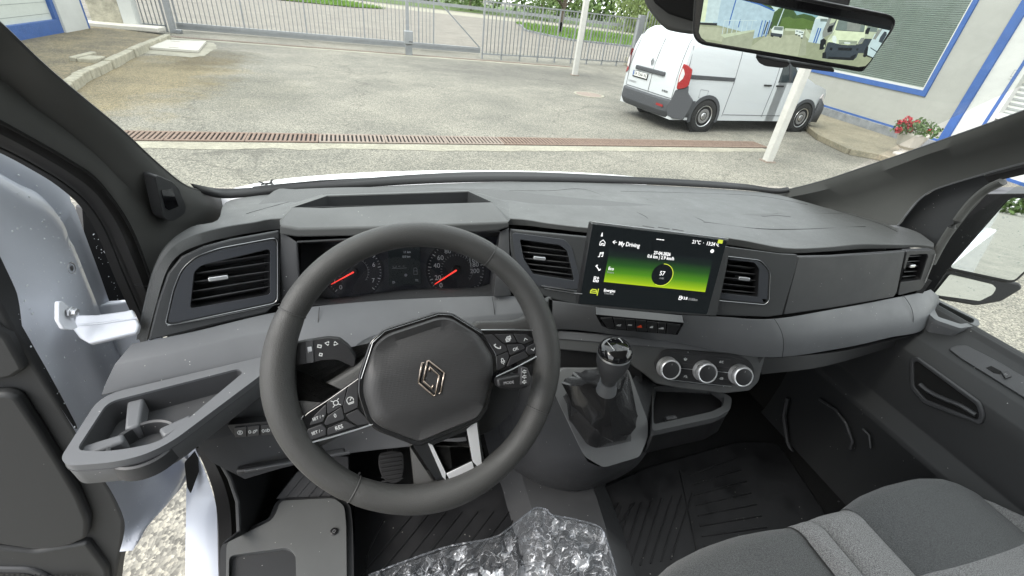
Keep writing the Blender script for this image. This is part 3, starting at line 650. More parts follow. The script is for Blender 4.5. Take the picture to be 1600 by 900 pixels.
MB().box((pz+pz2)/2+Vector((0,.5,.8)), ((pz2-pz).length, .3, 1.6)).ob('stone_face', 'kerb_stone', st_, bev=.03)
MB().box(pz2+Vector((.1,.3,1.0)), (.7,.4,2.2)).ob('pillar', 'wall_white', st_, bev=.02)
MB().box((pz+U(222,48,Z=0))/2+Vector((0,-.1,.14)), (2.6,.7,.12)).ob('ledge', 'white_slab', st_, bev=.02)

# =================================================================== GERANIUM POT
pot_o = U(1409,243,Z=.1); pot = thing('flower_pot', 'white stone planter with red geraniums on the paved strip by the building', 'planter', pot_o, None)
fpo = Fr(pot_o, (0,0,1)); MB().lathe(fpo, [(.17,0),(.18,.04),(.10,.08),(.09,.14),(.20,.20),(.27,.40),(.30,.44),(.30,.48),(.25,.48),(.24,.40)], 8, caps=False).ob('pot', 'white_slab', pot, bev=.01)
mat('leaf_green', (.09,.15,.045), .6, col2=(.05,.09,.03), vscale=9); mat('petal_red', (.38,.05,.06), .55, col2=(.38,.015,.03), vscale=14)
rg = random.Random(5)
lf = MB()
def leaf(mb, c, s, rr):
    a = Vector((rr.gauss(0,1), rr.gauss(0,1), rr.gauss(0,.8))).normalized(); b = a.orthogonal().normalized(); b = Matrix.Rotation(rr.random()*6.28, 3, a) @ b; e = a.cross(b)
    mb.add([c-b*s, c+e*s*.5, c+b*s, c-e*s*.5], [(0,1,2,3)])
for _ in range(520):
    a, r = rg.random()*6.28, rg.random()**.5*.42; leaf(lf, fpo.w(r*math.cos(a)*1.25, r*math.sin(a)*.8, .44+rg.random()*.34*(1-r)), .04, rg)
lf.ob('leaves', 'leaf_green', pot, kind='stuff')
for (x, y, r) in ((1418,187,.075),(1421,195,.07),(1422,203,.045),(1404,203,.065),(1451,207,.06),(1432,192,.045),(1406,191,.035)):
    c = U(x, y, Y=pot_o.y-.05); fm_ = MB()
    for _ in range(60): v = Vector((rg.gauss(0,1), rg.gauss(0,1), rg.gauss(0,1))).normalized()*r*(.6+.4*rg.random()); leaf(fm_, c+v, .03, rg)
    fm_.ob('flower_head', 'petal_red', pot)

# =================================================================== GRASS ISLANDS, TREES, HEDGE
def grow_grass(name, pts, lab, n, h, rs):
    rr = random.Random(rs); xs = [p[0] for p in pts]; ys_ = [p[1] for p in pts]; mb = MB()
    def inside(x, y):
        c = False
        for (x0, y0), (x1, y1) in zip(pts, pts[1:]+pts[:1]):
            if (y0 > y) != (y1 > y) and x < (x1-x0)*(y-y0)/(y1-y0)+x0: c = not c
        return c
    V = []; F = []
    while len(F) < n:
        x, y = rr.uniform(min(xs), max(xs)), rr.uniform(min(ys_), max(ys_))
        if not inside(x, y): continue
        a = rr.random()*6.28; w_ = .03+.03*rr.random(); hh2 = h*(.5+rr.random()); k = len(V); dx, dy = math.cos(a)*w_, math.sin(a)*w_
        V += [(x-dx, y-dy, .05), (x+dx, y+dy, .05), (x+rr.uniform(-.1,.1), y+rr.uniform(-.1,.1), .05+hh2)]; F.append((k, k+1, k+2))
    o = ob(name, V, F, 'grass_blade', kind='stuff'); return o
mat('grass_blade', (.17,.30,.045), .7, col2=(.10,.19,.03), vscale=1.2)
ip = G((813,40),(822,49),(858,57),(893,64),(950,70),(1003,76),(1060,85))+[(30,33),(34,44),(22,50),(14,52)]
sheet('grass_bed', ip, .06, 'grass_soil'); grow_grass('grass', ip, '', 15000, .22, 1)
ik = thing('kerb', 'dark kerb round the grass island beyond the bar fence', 'kerb', (14,36,0))
ik_p = [Vector((*p, 0)) for p in ip[:7]]
for a, b in zip(ik_p, ik_p[1:]):
    d = (b-a).normalized(); L = (b-a).length; k = max(1, int(L/1.2))
    for i in range(k): MB().box(a+d*L*(i+.5)/k+Vector((0,0,.05)), (L/k-.03, .2, .16), (d, Vector((-d.y,d.x,0)), Vector((0,0,1)))).ob('kerb_stone', 'plinth_grey', ik, bev=.02)
ip2 = [(-8,49),(-2,49.5),(1,53),(-3,60),(-10,58)]
sheet('grass_bed', ip2, .06, 'grass_soil'); grow_grass('grass', ip2, '', 4000, .2, 2)
hp_ = [(-80,74),(20,70),(60,54),(110,44),(200,60),(200,160),(-200,160),(-200,80)]
sheet('meadow', hp_, .03, 'grass_soil')
mat('bark', (.12,.095,.07), .9, var=.3, vscale=12, bump=.8, bscale=30, dist=.02)
mat('leaf_a', (.13,.20,.05), .6, col2=(.06,.11,.025), vscale=.8); mat('leaf_b', (.20,.26,.08), .6, col2=(.10,.15,.04), vscale=.7)
def tree(lab, x, y, h, cr, seed, m='leaf_a', n=5000, trunk=.16, low=.35, weep=0, name='tree'):
    rr = random.Random(seed); t = thing(name, lab, 'tree', (x, y, 0), None)
    tp_ = [Vector((x+.15*math.sin(i*.9+seed)*i*.25, y, h*.75*i/6)) for i in range(7)]
    mb = MB(); mb.tube(tp_, [trunk*(1-.11*i) for i in range(7)], 8)
    limbs = []
    for _ in range(9):
        i = rr.randrange(2, 6); a = rr.random()*6.28; L = cr*(.5+.5*rr.random()); p0 = tp_[i]; p2 = p0+Vector((math.cos(a)*L, math.sin(a)*L, L*.6)); p1 = (p0+p2)/2+Vector((0,0,.2)); mb.tube([p0,p1,p2], [trunk*.4, trunk*.25, trunk*.08], 6); limbs.append(p2)
    mb.ob('trunk', 'bark', t, smooth=True)
    cl = [(l, cr*(.28+.25*rr.random())) for l in limbs]+[(Vector((x+rr.gauss(0,cr*.45), y+rr.gauss(0,cr*.45), h*(low+(1-low)*rr.random()))), cr*(.25+.25*rr.random())) for _ in range(26)]
    V = []; F = []
    for _ in range(n):
        c, r = cl[rr.randrange(len(cl))]; v = Vector((rr.gauss(0,1), rr.gauss(0,1), rr.gauss(0,1))).normalized()*r*rr.random()**.4; p = c+v
        if weep: p.z -= rr.random()*weep
        s = .10+.12*rr.random(); a = Vector((rr.gauss(0,1), rr.gauss(0,1), rr.gauss(0,1))).normalized(); b = a.orthogonal().normalized(); e = a.cross(b)*.5; k = len(V)
        if weep: b = (b*.4+Vector((0,0,1))).normalized()
        V += [p-b*s, p+e*s, p+b*s, p-e*s]; F.append((k, k+1, k+2, k+3))
    ob('crown', V, F, m, t); return t
tx = G((873,49))[0]; 
tree('slim dark-trunked tree on the grass island beyond the fence', tx[0]-2.2, 39.0, 7.5, 2.6, 11, 'leaf_b', 5000, .22, .55)
tree('pale weeping tree beyond the road, right of the thick fence post', 34, 60, 9, 4.5, 12, 'leaf_b', 12000, .3, .1, 3, name='willow_tree')
for i, (x, y, h, r) in enumerate(((14,78,8,5),(24,74,9,5.5),(44,66,8,5))):
    tree(['bushy green tree beyond the road, left of the thin white post','bushy green tree beyond the road, right of the thin white post','bushy tree beyond the road, behind the parked van'][i], x, y, h, r, 20+i, 'leaf_a', 9000, .3, .08)
gr_ = thing('guard_rail', 'grey steel guard rail along the far road', 'guard rail', (20,62,0))
for a, b in (((-30,70),(22,64)), ((22,64),(60,49))):
    a, b = Vector((*a,.7)), Vector((*b,.7)); MB().bar(a, b, .06, .34).ob('rail', 'galvanised', gr_)
    for i in range(12): p = a.lerp(b, i/12); MB().box((p.x, p.y, .4), (.12,.12,.8)).ob('post', 'galvanised', gr_)
# wooded slope that closes the view, and trees behind the van (seen in the door mirror)
def wood(name, a, b, n, h, seed, m='leaf_a'):
    rr = random.Random(seed); V = []; F = []
    a, b = Vector(a), Vector(b)
    for _ in range(n):
        t = rr.random(); c = a.lerp(b, t); hh3 = h*(.65+.35*math.sin(t*37+seed)+.15*math.sin(t*91)); p = Vector((c.x+rr.gauss(0,2), c.y+rr.gauss(0,2), rr.random()**.7*hh3))
        s = .35+.35*rr.random(); q = Vector((rr.gauss(0,1), rr.gauss(0,1), rr.gauss(0,1))).normalized(); e = q.orthogonal().normalized(); f = q.cross(e)*.6; k = len(V)
        V += [p-e*s, p+f*s, p+e*s, p-f*s]; F.append((k, k+1, k+2, k+3))
    return ob(name, V, F, m, kind='stuff')
wood('distant_trees', (-80,110,0), (140,85,0), 14000, 11, 3)
wood('distant_trees', (160,-100,0), (-40,-130,0), 16000, 7, 5)
# =================================================================== PARKED WHITE VAN
kv = thing('parked_van', 'white delivery van with dark bumpers parked on the asphalt beside the grey building', 'van', U(1090,206,Z=0))
KR, KF = U(1091,206,Z=0), U(1241,206,Z=0); kd = (KF-KR).normalized(); kl = Vector((-kd.y, kd.x, 0)); up_ = Vector((0,0,1))
SC = 1.03; RAX, FAX = .86, .86+(KF-KR).length/SC
KO = KR-kd*RAX*SC+kl*.93*SC                     # rear bumper, centre line, ground
K = lambda x, y, z: KO+(kd*x+kl*y+up_*z)*SC     # y<0: right side
LEN = FAX+.95
def zt(x):
    return float(sum((y0+(y1-y0)*(x-x0)/(x1-x0)) for (x0,y0),(x1,y1) in zip(TOP, TOP[1:]) if x0 <= x < x1) or TOP[-1][1])
TOP = [(0,1.05),(.05,1.35),(.12,1.62),(.20,1.76),(.34,1.84),(.9,1.87),(2.4,1.86),(FAX-1.15,1.78),(FAX-.75,1.62),(FAX-.28,1.20),(FAX,1.10),(FAX+.55,.98),(FAX+.82,.82),(LEN,.60),(LEN+.01,.5)]
def hw(z, x):
    w_ = .925 if z < 1.0 else .925-(z-1.0)*.12-(max(0, z-1.5))**1.5*.35
    e = min(1, (x+.02)/.10)**.5 if x < .1 else 1; f = 1-max(0, (x-FAX-.2)/(LEN-FAX-.2))**2.2*.28
    return w_*(.955+.045*e)*f
st_x = [0,.03,.08,.14,.2,.34,.6,1.2,1.9,2.5,3.0,FAX-1.15,FAX-.95,FAX-.75,FAX-.5,FAX-.28,FAX,FAX+.3,FAX+.55,FAX+.75,FAX+.88,LEN]
rows_ = []
for x in st_x:
    T_z = max(.55, zt(x)); zs_ = [.24,.45,.7,.95,1.10,1.3,1.5,1.68]; q = [min(z, T_z-.02-(.006*(8-i))) for i, z in enumerate(zs_)]
    half = [(hw(z, x), z) for z in q]+[(hw(T_z-.03, x)*.93, T_z-.015), (hw(T_z, x)*.80, T_z), (hw(T_z, x)*.4, T_z+.02), (0, T_z+.025)]
    rows_.append([K(x, -a, z) for a, z in half]+[K(x, a, z) for a, z in reversed(half[:-1])])
V, F = grid(rows_); n = len(rows_[0]); F.append(tuple(reversed(range(n)))); F.append(tuple(range((len(st_x)-1)*n, len(st_x)*n)))
mat('van_white', (.52,.545,.565), .25, coat=.6); mat('van_dark', (.055,.058,.065), .6, bump=.2, bscale=200); mat('tyre', (.02,.02,.02), .85)
mat('tail_red', (.27,.012,.014), .25, coat=.5); mat('tail_clear', (.6,.55,.55), .2, coat=.5); mat('cabin_glass', (.03,.04,.045), .08, coat=.3); mat('seam', (.10,.10,.11), .7); mat('plate_white', (.72,.72,.70), .5)
body = ob('body', V, F, 'van_white', kv, smooth=True); body.data.set_sharp_from_angle(angle=R(60))
# side and rear drawing frames
fsd = Fr(K(2,-.931,.8), -kl, right=kd); frr_ = Fr(K(-.004,0,.9), -kd, right=-kl)
SL = lambda x, z: (((K(x,-.93,z)-fsd.o).dot(fsd.r)), ((K(x,-.93,z)-fsd.o).dot(fsd.u)))
def sidep(nm, pts, m, lift=.004, t=.01, par=None, **k): return plate(nm, fsd, [SL(*p) for p in pts], t, m, par or kv, lift=lift, **k)
def bline(nm, pts, r=.006, m='seam'):
    """panel gap that follows the body side"""
    return line(nm, [K(x, -(hw(z, x)+.001), z) for x, z in pts], r, m, kv, 5)
for x0 in (1.42, 2.62): bline('panel_gap', [(x0+(z-1)*.05, z) for z in (.33,.5,.8,1.0,1.3,1.5,1.68)])
bline('panel_gap', [(FAX-.55,.33),(FAX-.62,.6),(FAX-.60,.9),(FAX-.55,1.12)]); bline('panel_gap', [(.12,1.0),(.14,1.3),(.16,1.6)])
bline('panel_gap', [(1.42,.36),(2.0,.36),(2.62,.36),(FAX-.55,.36)], .008)
b_ = MB(); b_.add([K(.20,-.935,1.02),K(1.42,-.935,1.02),K(1.42,-.935,1.09),K(.20,-.935,1.10),K(.20,-.90,1.02),K(1.42,-.90,1.02),K(1.42,-.90,1.09),K(.20,-.90,1.10)],[(0,1,2,3),(0,4,5,1),(1,5,6,2),(2,6,7,3),(3,7,4,0)]); b_.ob('door_rail', 'van_dark', kv, bev=.008)
bline('fuel_flap', [(.58,.68),(.78,.68),(.80,.82),(.58,.84),(.58,.68)], .004)
for x in (2.42, 2.80): 
    h_ = sidep('handle', [(x-.11,.965),(x+.11,.965),(x+.11,1.0),(x-.11,1.0)], 'black_plastic', .018, .03, bev=.008)
# side windows
def bodyq(nm, pts, m, off=.004, par=None):
    fr_p = [K(x, -(hw(z, x)+off), z) for x, z in pts]; bk_p = [K(x, -(hw(z, x)-.01), z) for x, z in pts]; n = len(pts)
    return ob(nm, fr_p+bk_p, [tuple(range(n))]+[(i, n+i, n+(i+1) % n, (i+1) % n) for i in range(n)], m, par or kv)
sw_ = bodyq('side_window', [(2.72,1.05),(FAX-.46,1.07),(FAX-.62,1.24),(FAX-.98,1.56),(2.74,1.58)], 'cabin_glass', .006)
bodyq('window_pillar', [(FAX-.84,1.06),(FAX-.78,1.06),(FAX-.98,1.5),(FAX-1.03,1.5)], 'van_dark', .009, sw_)
for s_ in (-1, 1):
    m_ = MB(); m_.box(K(FAX-.80, s_*1.06, 1.16), (.10,.16,.15), (kd, kl, up_)); m_.ob('wing_mirror', 'black_plastic', kv, bev=.03, seg=3)
# windscreen
ob('front_screen', [K(FAX-.73,-.72,1.60), K(FAX-.73,.72,1.60), K(FAX-.27,.80,1.21), K(FAX-.27,-.80,1.21), K(FAX-.76,-.72,1.59), K(FAX-.76,.72,1.59), K(FAX-.30,.8,1.2), K(FAX-.30,-.8,1.2)], [(0,3,2,1),(4,5,6,7)], 'cabin_glass', kv)
# dark bumpers and cladding
rb_ = [[],[],[],[]]
for a in range(13):
    t = -1+2*a/12; y = t*.93; x = -.10+.16*abs(t)**6
    for k, (dx, z, s_) in enumerate(((.03,.60,1.0),(-.01,.57,1.012),(-.02,.38,1.012),(.05,.26,.98))): rb_[k].append(K(x+dx, y*s_, z))
for k in range(4):
    rb_[k] = [K(.52,-.935*(1 if k < 3 else .97),(.62,.58,.38,.26)[k])]+rb_[k]+[K(.52,.935*(1 if k < 3 else .97),(.62,.58,.38,.26)[k])]
loft('rear_bumper', rb_, 'van_dark', kv, bev=.012, ang=20, solid=-.01)
fob = Fr(K(.05,-.90,1.0)+(-kd-kl)*.03, (-kd-kl).normalized())
plate('rear_cladding', fob, rnd(fob.pts([(1042,163),(1049,155),(1055,141),(1076,135),(1075,146),(1083,158),(1078,170),(1067,188),(1050,185),(1042,180)]), .02), .10, 'van_dark', kv, bev=.02)
fb3 = [[],[],[]]
for a in range(13):
    t = -1+2*a/12; y = t*.90; x = LEN+.04-.30*abs(t)**3
    for k, (dx, z) in enumerate(((-.02,.62),(.02,.5),(-.02,.22))): fb3[k].append(K(x+dx, y, z))
for k in range(3): fb3[k] = [K(FAX+.42,-.93,(.78,.5,.24)[k])]+fb3[k]+[K(FAX+.42,.93,(.78,.5,.24)[k])]
loft('front_bumper', fb3, 'van_dark', kv, smooth=True, solid=-.01)
bodyq('head_lamp', [(LEN-.45,.86),(LEN-.22,.72),(LEN-.25,.66),(LEN-.52,.76)], 'tail_clear', .01)
# wheels with arches
def wheel_(x, s_):
    c = K(x, s_*.80, .325); f = Fr(c, kl*s_, up=(0,0,1))
    if s_ < 0 or True:
        ar = [( .43*math.cos(R(a)), .43*math.sin(R(a))) for a in range(-18, 200, 12)]; ai = [(.36*math.cos(R(a)), .36*math.sin(R(a))) for a in range(198, -20, -12)]
        plate('arch_trim', f, ar+ai, .06, 'van_dark', kv, lift=.150)
        plate('well_shade', f, [(.40*math.cos(R(a)), .40*math.sin(R(a))) for a in range(0, 360, 12)], .05, 'void', kv, lift=.142)  # black disc painted for the shade inside the arch
    w_ = MB().lathe(f, [(.20,-.1),(.325,-.09),(.335,-.04),(.335,.10),(.325,.145),(.30,.158),(.225,.152),(.215,.12)], 40, caps=False).ob('wheel', 'tyre', kv, smooth=True)
    rm = MB().lathe(f, [(.222,.145),(.218,.156),(.205,.150),(.20,.115),(.17,.12),(.155,.142),(.08,.135),(.06,.15),(.0001,.15)], 40, caps=False).ob('rim', 'satin_chrome', w_, smooth=True)
    MB().lathe(f, [(.15,.1435),(.145,.146),(.075,.141),(.07,.139)], 32, caps=False).ob('hub_disc', 'steel', w_)
    for k in range(20):
        a = 2*math.pi*k/20; fq_ = f.at(.178*math.cos(a), .178*math.sin(a), .120).rot(a); MB().prism(fq_, rect(0,0,.026,.030), .0, .010).ob('rim_hole', 'void', rm)
    MB().lathe(f, [(.055,.150),(.05,.158),(.0001,.160)], 16, caps=False).ob('hub_cap', 'steel', w_)
for x in (RAX, FAX):
    for s_ in (-1, 1): wheel_(x, s_)
# rear doors
def rearp(nm, pts, m, lift=.004, t=.012, par=None, **k): return plate(nm, frr_, frr_.pts(pts), t, m, par or kv, lift=lift, **k)
def RB(y, z):
    x = 0
    for (x0,z0),(x1,z1) in zip(TOP, TOP[1:]):
        if z0 <= z < z1: x = x0+(x1-x0)*(z-z0)/(z1-z0); break
    return K(x-.006, y, z)
line('door_gap', [RB(-.02, z) for z in (.62,.8,1.0,1.2,1.35,1.5,1.62,1.72)], .006, 'seam', kv, 5)
for y in (-.80, .80): line('door_gap', [RB(y*(1-(max(0, z-1.0))*.1), z) for z in (.62,.8,1.0,1.2,1.35,1.5,1.62,1.72)], .005, 'seam', kv, 5)
line('door_gap', [RB(-.78+1.56*i/8, .625) for i in range(9)], .006, 'seam', kv, 5)
hb = MB(); hb.box(K(-.02, 0.06, 1.02), (.05,1.02,.085), (kd, kl, up_)); hb.ob('door_handle_bar', 'van_dark', kv, bev=.02, seg=3)
np_ = MB(); np_.box(K(-.012, .36, .885), (.02,.54,.13), (kd, kl, up_)); npo = np_.ob('number_plate', 'black_plastic', kv, bev=.004)
fnp = Fr(K(-.024, .36, .895), -kd); MB().prism(fnp, rect(0,0,.52,.10), 0, .002).ob('plate_face', 'plate_white', npo); MB().prism(fnp, rect(-.24,0,.04,.10), .002, .003).ob('plate_band', 'paint_blue', npo)
text('plate_text', 'EA 0566 AE', fnp.at(.02,0), .098, 'black_plastic', npo, .0035, sx=.95, bold=.001)
fem = Fr(K(-.006, .06, 1.19), -kd)
strokes('emblem', fem, [[(0,.065),(-.042,0),(0,-.065),(.016,-.04)],[(0,.065),(.016,.04),(-.01,0),(.016,-.04),(.042,0),(.012,.05)]], .011, 'steel', kv, .0, .012)
text('model_letters', 'KANGOO', Fr(K(-.004,.60,.72), -kd), .060, 'steel', kv, .004, sx=1.1); text('model_letters', 'E-TECH', Fr(K(-.004,-.55,.72), -kd), .050, 'black_plastic', kv, .004, sx=1.1, bold=.002)
MB().box(K(-.115,-.62,.47), (.012,.22,.045), (kd, kl, up_)).ob('reflector', 'tail_red', kv)
MB().box(K(-.118,.05,.42), (.012,.30,.04), (kd, kl, up_)).ob('tow_cover', 'van_dark', kv)
fol = Fr(K(.05,-.90,1.15)+(-kd-kl)*.045, (-kd-kl).normalized())
tlr = plate('tail_light', fol, rnd(fol.pts([(1068,99.5),(1074.5,102),(1082,109),(1081,116),(1076,134),(1070,138),(1058,140),(1057,137),(1061,119)]), .02), .12, 'tail_red', kv, bev=.012)
plate('reverse_lamp', fol, fol.pts([(1067,106),(1069,110),(1070,116),(1067,123),(1060,129),(1062,119)]), .01, 'tail_clear', tlr, lift=.004)
MB().prism(fol, fol.pts([(1065,114),(1069,115),(1068,120),(1064,120)]), .004, .008).ob('lamp_unit', 'van_white', tlr)
for s_ in (1,):
    prof_ = [(.93,.20),(1.12,.26),(1.30,.20),(1.36,.08)]
    # lamp wraps the corner: outer strip on the side plus face on the rear
    q = [(-.012,.80,.93),(-.012,.80,1.10),(-.008,.86,1.33),(.05,.905,1.36),(.16,.925,1.30),(.20,.935,1.14),(.14,.935,.97),(.04,.925,.88),(-.006,.88,.86)]
    vs = [K(x-.012 if x < .1 else x, s_*(y+.014), z) for x, y, z in q]; c = sum(vs, Vector())/len(vs)+(-kd*.03+kl*s_*.04)
    fl_f = [(i, (i+1) % len(vs), len(vs)) for i in range(len(vs))]
    tl_ = ob('tail_light', vs+[c], [f if s_ < 0 else tuple(reversed(f)) for f in fl_f], 'tail_red', kv)
    q = [(-.03,.815,.98),(-.03,.80,1.10),(-.03,.835,1.24),(-.028,.875,1.14),(-.03,.875,1.02)]
    ob('reverse_lamp', [K(x-.008, s_*(y+.0), z) for x, y, z in q], [tuple(range(5)) if s_ < 0 else tuple(reversed(range(5)))], 'tail_clear', tl_)
# second van standing far behind (shows in the door mirror)
k2 = copy_tree(kv); k2.location = (7.5,-13,0); k2.rotation_euler.z = R(200); k2['label'] = 'white delivery van parked far behind, reflected in the large door mirror glass'
# =================================================================== VAN BODY ROUND THE CAB
van = thing('van_body', 'white van body with dark pillar trims, windscreen and bonnet, seen from the driver seat', 'van', (0, 0, 0))
# ---- left A-pillar trim
c1 = [(-60,-10,-.80),(0,40,-.805),(60,97,-.81),(110,140,-.815),(187,203,-.825),(240,252,-.832),(283,287,-.838),(310,298,-.842),(353,308,-.85)]
c2 = [(-60,90,-.85),(0,122,-.855),(50,165,-.86),(95,197,-.862),(150,242,-.865),(195,287,-.868),(250,332,-.868),(290,350,-.866),(345,352,-.86)]
c3 = [(-60,160,-.87),(0,190,-.872),(60,223,-.875),(110,252,-.877),(151,281,-.88),(189,330,-.885),(211,371,-.89),(228,415,-.893),(240,452,-.895)]
UX = lambda l: [U(x, y, X=X) for x, y, X in l]
r1, r2, r3 = UX(c1), UX(c2), UX(c3)
r0 = [p+(p-CAM)*.06 for p in r1]; mid2 = [a*.45+b*.55+Vector((.012,0,.0)) for a, b in zip(r1, r2)]; mid3 = [a*.5+b*.5+Vector((.004,0,.0)) for a, b in zip(r2, r3)]
lp_ = loft('a_pillar_trim', [cat(r, 33) for r in (r0, r1, mid2, r2, mid3, r3)], 'pillar_plastic', van, smooth=True)
line('trim_edge', cat(r3, 40), .0022, 'void', lp_)
line('trim_edge', cat([p+(p-CAM)*.012 for p in r1], 40), .0035, 'black_plastic', lp_)
c4 = [(-60,215,-.93),(0,239,-.932),(49,265,-.934),(89,290,-.936),(125,322,-.938),(151,364,-.94),(177,428,-.942),(199,477,-.944),(219,520,-.945)]
r4 = UX(c4); r3b = [p+Vector((-.006,.012,0)) for p in r3]; m34 = [a*.55+b*.45+Vector((.014,-.012,0)) for a, b in zip(r3b, r4)]
loft('door_seal', [cat(r, 33) for r in (r3b, m34, r4, [p+Vector((-.01,.04,0)) for p in r4])], 'rubber', van, smooth=True)
line('seal_groove', cat([a*.3+b*.7+Vector((.008,-.008,0)) for a, b in zip(m34, r4)], 40), .0014, 'void', van)
line('trim_joint', [U(233,447,X=-.886), U(221,447,X=-.888), U(211,445,X=-.892)], .0008, 'mid_plastic', lp_)
# sensor pod on the pillar
pp = plane3(U(245,278,X=-.832), U(288,308,X=-.838), U(262,345,X=-.858)); fp = Fr(pp[0]+pp[1]*.007, pp[1])
pod = plate('sensor_pod', fp, rnd(fp.pts([(242,276),(247,274),(270,284),(280,294),(291,322),(289,334),(273,345),(262,345),(255,338)]), .005), .018, 'dark_plastic', van, bev=.004, seg=3)
plate('sensor_window', fp, rnd(fp.pts([(251,297),(268,294),(278,322),(263,328),(258,325)]), .002), .002, 'gloss_black', pod, lift=.0012)
# ---- right A-pillar trim
d1 = [(1205,302,.82),(1244,294,.815),(1293,281,.812),(1341,265,.81),(1400,245,.81),(1443,230,.808),(1520,203,.805),(1600,174,.80),(1700,138,.79)]
d2 = [(1250,318,.84),(1290,312,.845),(1335,302,.85),(1380,288,.85),(1430,268,.85),(1465,254,.85),(1530,235,.85),(1600,211,.85),(1700,178,.84)]
d3 = [(1310,330,.86),(1355,342,.87),(1402,352,.88),(1420,329,.885),(1438,309,.888),(1464,294,.89),(1535,272,.89),(1600,254,.89),(1700,228,.88)]
s1, s2, s3 = UX(d1), UX(d2), UX(d3)
s0 = [p+(p-CAM)*.06 for p in s1]; sm = [a*.5+b*.5+Vector((-.014,0,0)) for a, b in zip(s1, s2)]; sm3 = [a*.5+b*.5+Vector((.006,.0,0)) for a, b in zip(s2, s3)]
rp_ = loft('a_pillar_trim', [cat(r, 41) for r in (s0, s1, sm, s2, sm3, s3)], 'pillar_plastic', van, smooth=True)
line('trim_edge', cat([p+(p-CAM)*.012 for p in s1], 40), .0035, 'black_plastic', rp_)
line('edge_highlight', cat([p+Vector((.002,0,0)) for p in s3[2:]], 30), .0030, 'trim_silver', rp_)  # silver line colours in the highlight along the pillar edge
# ---- windscreen: black lower band (frit), rubber, glass
wl = P([(310,300),(353,309),(450,300),(550,293),(650,286.5),(760,283),(870,283),(1000,287),(1100,292),(1170,297),(1214,302.5),(1244,296)], 1.603)
wl[0] = UX([(310,300,-.845)])[0]; wl[-1] = UX([(1236,299,.82)])[0]
fr_out = P([(300,294),(350,301),(440,295),(550,285.5),(650,277.5),(760,273),(870,274.5),(1000,281),(1100,286.5),(1170,292),(1214,298.5),(1240,293)], 1.612)
fr_out[0] = UX([(296,294,-.845)])[0]; fr_out[-1] = UX([(1236,296.5,.82)])[0]
fr_out = [p+Vector((0,.015,.004)) for p in fr_out]
loft('windscreen_band', [cat(r, 61) for r in (wl, fr_out)], 'black_plastic', van, solid=.003, smooth=True)
# glass surface: rises from the band to the roof edge
topw = [Vector((-.95+1.92*i/11, .36+.07*math.sin(math.pi*i/11), 2.32)) for i in range(12)]
gl_rows = []
fr_g = [p+Vector(((-.14 if i < 2 else .14 if i > 9 else 0), 0, 0)) for i, p in enumerate(fr_out)]
for k in range(7):
    t = k/6; gl_rows.append([a*(1-t)+b*t+Vector((0,.035*math.sin(math.pi*t),.03*math.sin(math.pi*t))) for a, b in zip(fr_g, topw)])
loft('windscreen', [cat(r, 33) for r in gl_rows], 'windscreen_glass', van, smooth=True)
# ---- bonnet and cowl ahead of the glass
bn = P([(345,303),(440,298),(550,289),(650,281),(760,276),(870,277.5),(960,281),(1010,285)], 1.585)
bf = P([(345,299),(400,286.5),(460,277.5),(560,270),(650,267),(760,266),(870,268),(960,273),(1015,279)], 1.57)
b2 = [p+Vector((0,.05,-.06)) for p in bf]; b3 = [p+Vector((0,.2,-.5)) for p in bf]
loft('bonnet', [cat(r, 41) for r in ([p+Vector((0,-.02,-.03)) for p in bn], bn, bf, b2, b3)], 'bonnet_paint', van, smooth=True)
wp = MB()
wp.tube([U(742,275.5,Z=1.60), U(752,272.5,Z=1.60), U(775,273,Z=1.60), U(780,276,Z=1.60)], .006, 8)
wp.ob('wiper_arm', 'black_plastic', van, smooth=True)
wb_ = MB(); wb_.tube([U(395,293,Z=1.60), U(500,283,Z=1.602), U(620,277,Z=1.604)], .0028, 6); wb_.ob('wiper_blade', 'black_plastic', van, smooth=True)
fsk = Fr(U(416,288,Z=1.577), (-.05,-.45,.9))
bs = MB()
for x, y, a, l, w_ in ((409,286,-25,7,2.6),(413,288,20,7,2.4),(417,288.5,60,5,2.6),(421,287,15,7,3),(424,284,75,6,3),(425,288,-30,4,2.5)):
    f = on(fsk, x, y).rot(R(a)); bs.prism(f, rect(0, 0, l*.0024, w_*.0016), .0006, .002)
bs.ob('bonnet_decal', 'black_plastic', van)
# ---- floor, tunnel, bulkhead, roof lining, door frames
FZ = .86
MB().add([(-.80,1.25,FZ),(.86,1.25,FZ),(.86,-.6,FZ),(-.80,-.6,FZ),(-.80,1.25,FZ-.06),(.86,1.25,FZ-.06),(.86,-.6,FZ-.06),(-.80,-.6,FZ-.06)],
         [(3,2,1,0),(4,5,6,7),(0,1,5,4),(1,2,6,5),(2,3,7,6),(3,0,4,7)]).ob('cab_floor', 'carpet', van)
MB().add([(-.9,1.05,1.5),(.9,1.05,1.5),(.9,.98,FZ),(-.9,.98,FZ),(-.9,1.12,1.5),(.9,1.12,1.5),(.9,1.12,FZ),(-.9,1.12,FZ)], [(3,2,1,0),(4,5,6,7),(0,1,5,4),(1,2,6,5),(3,0,4,7)]).ob('firewall', 'carpet', van)
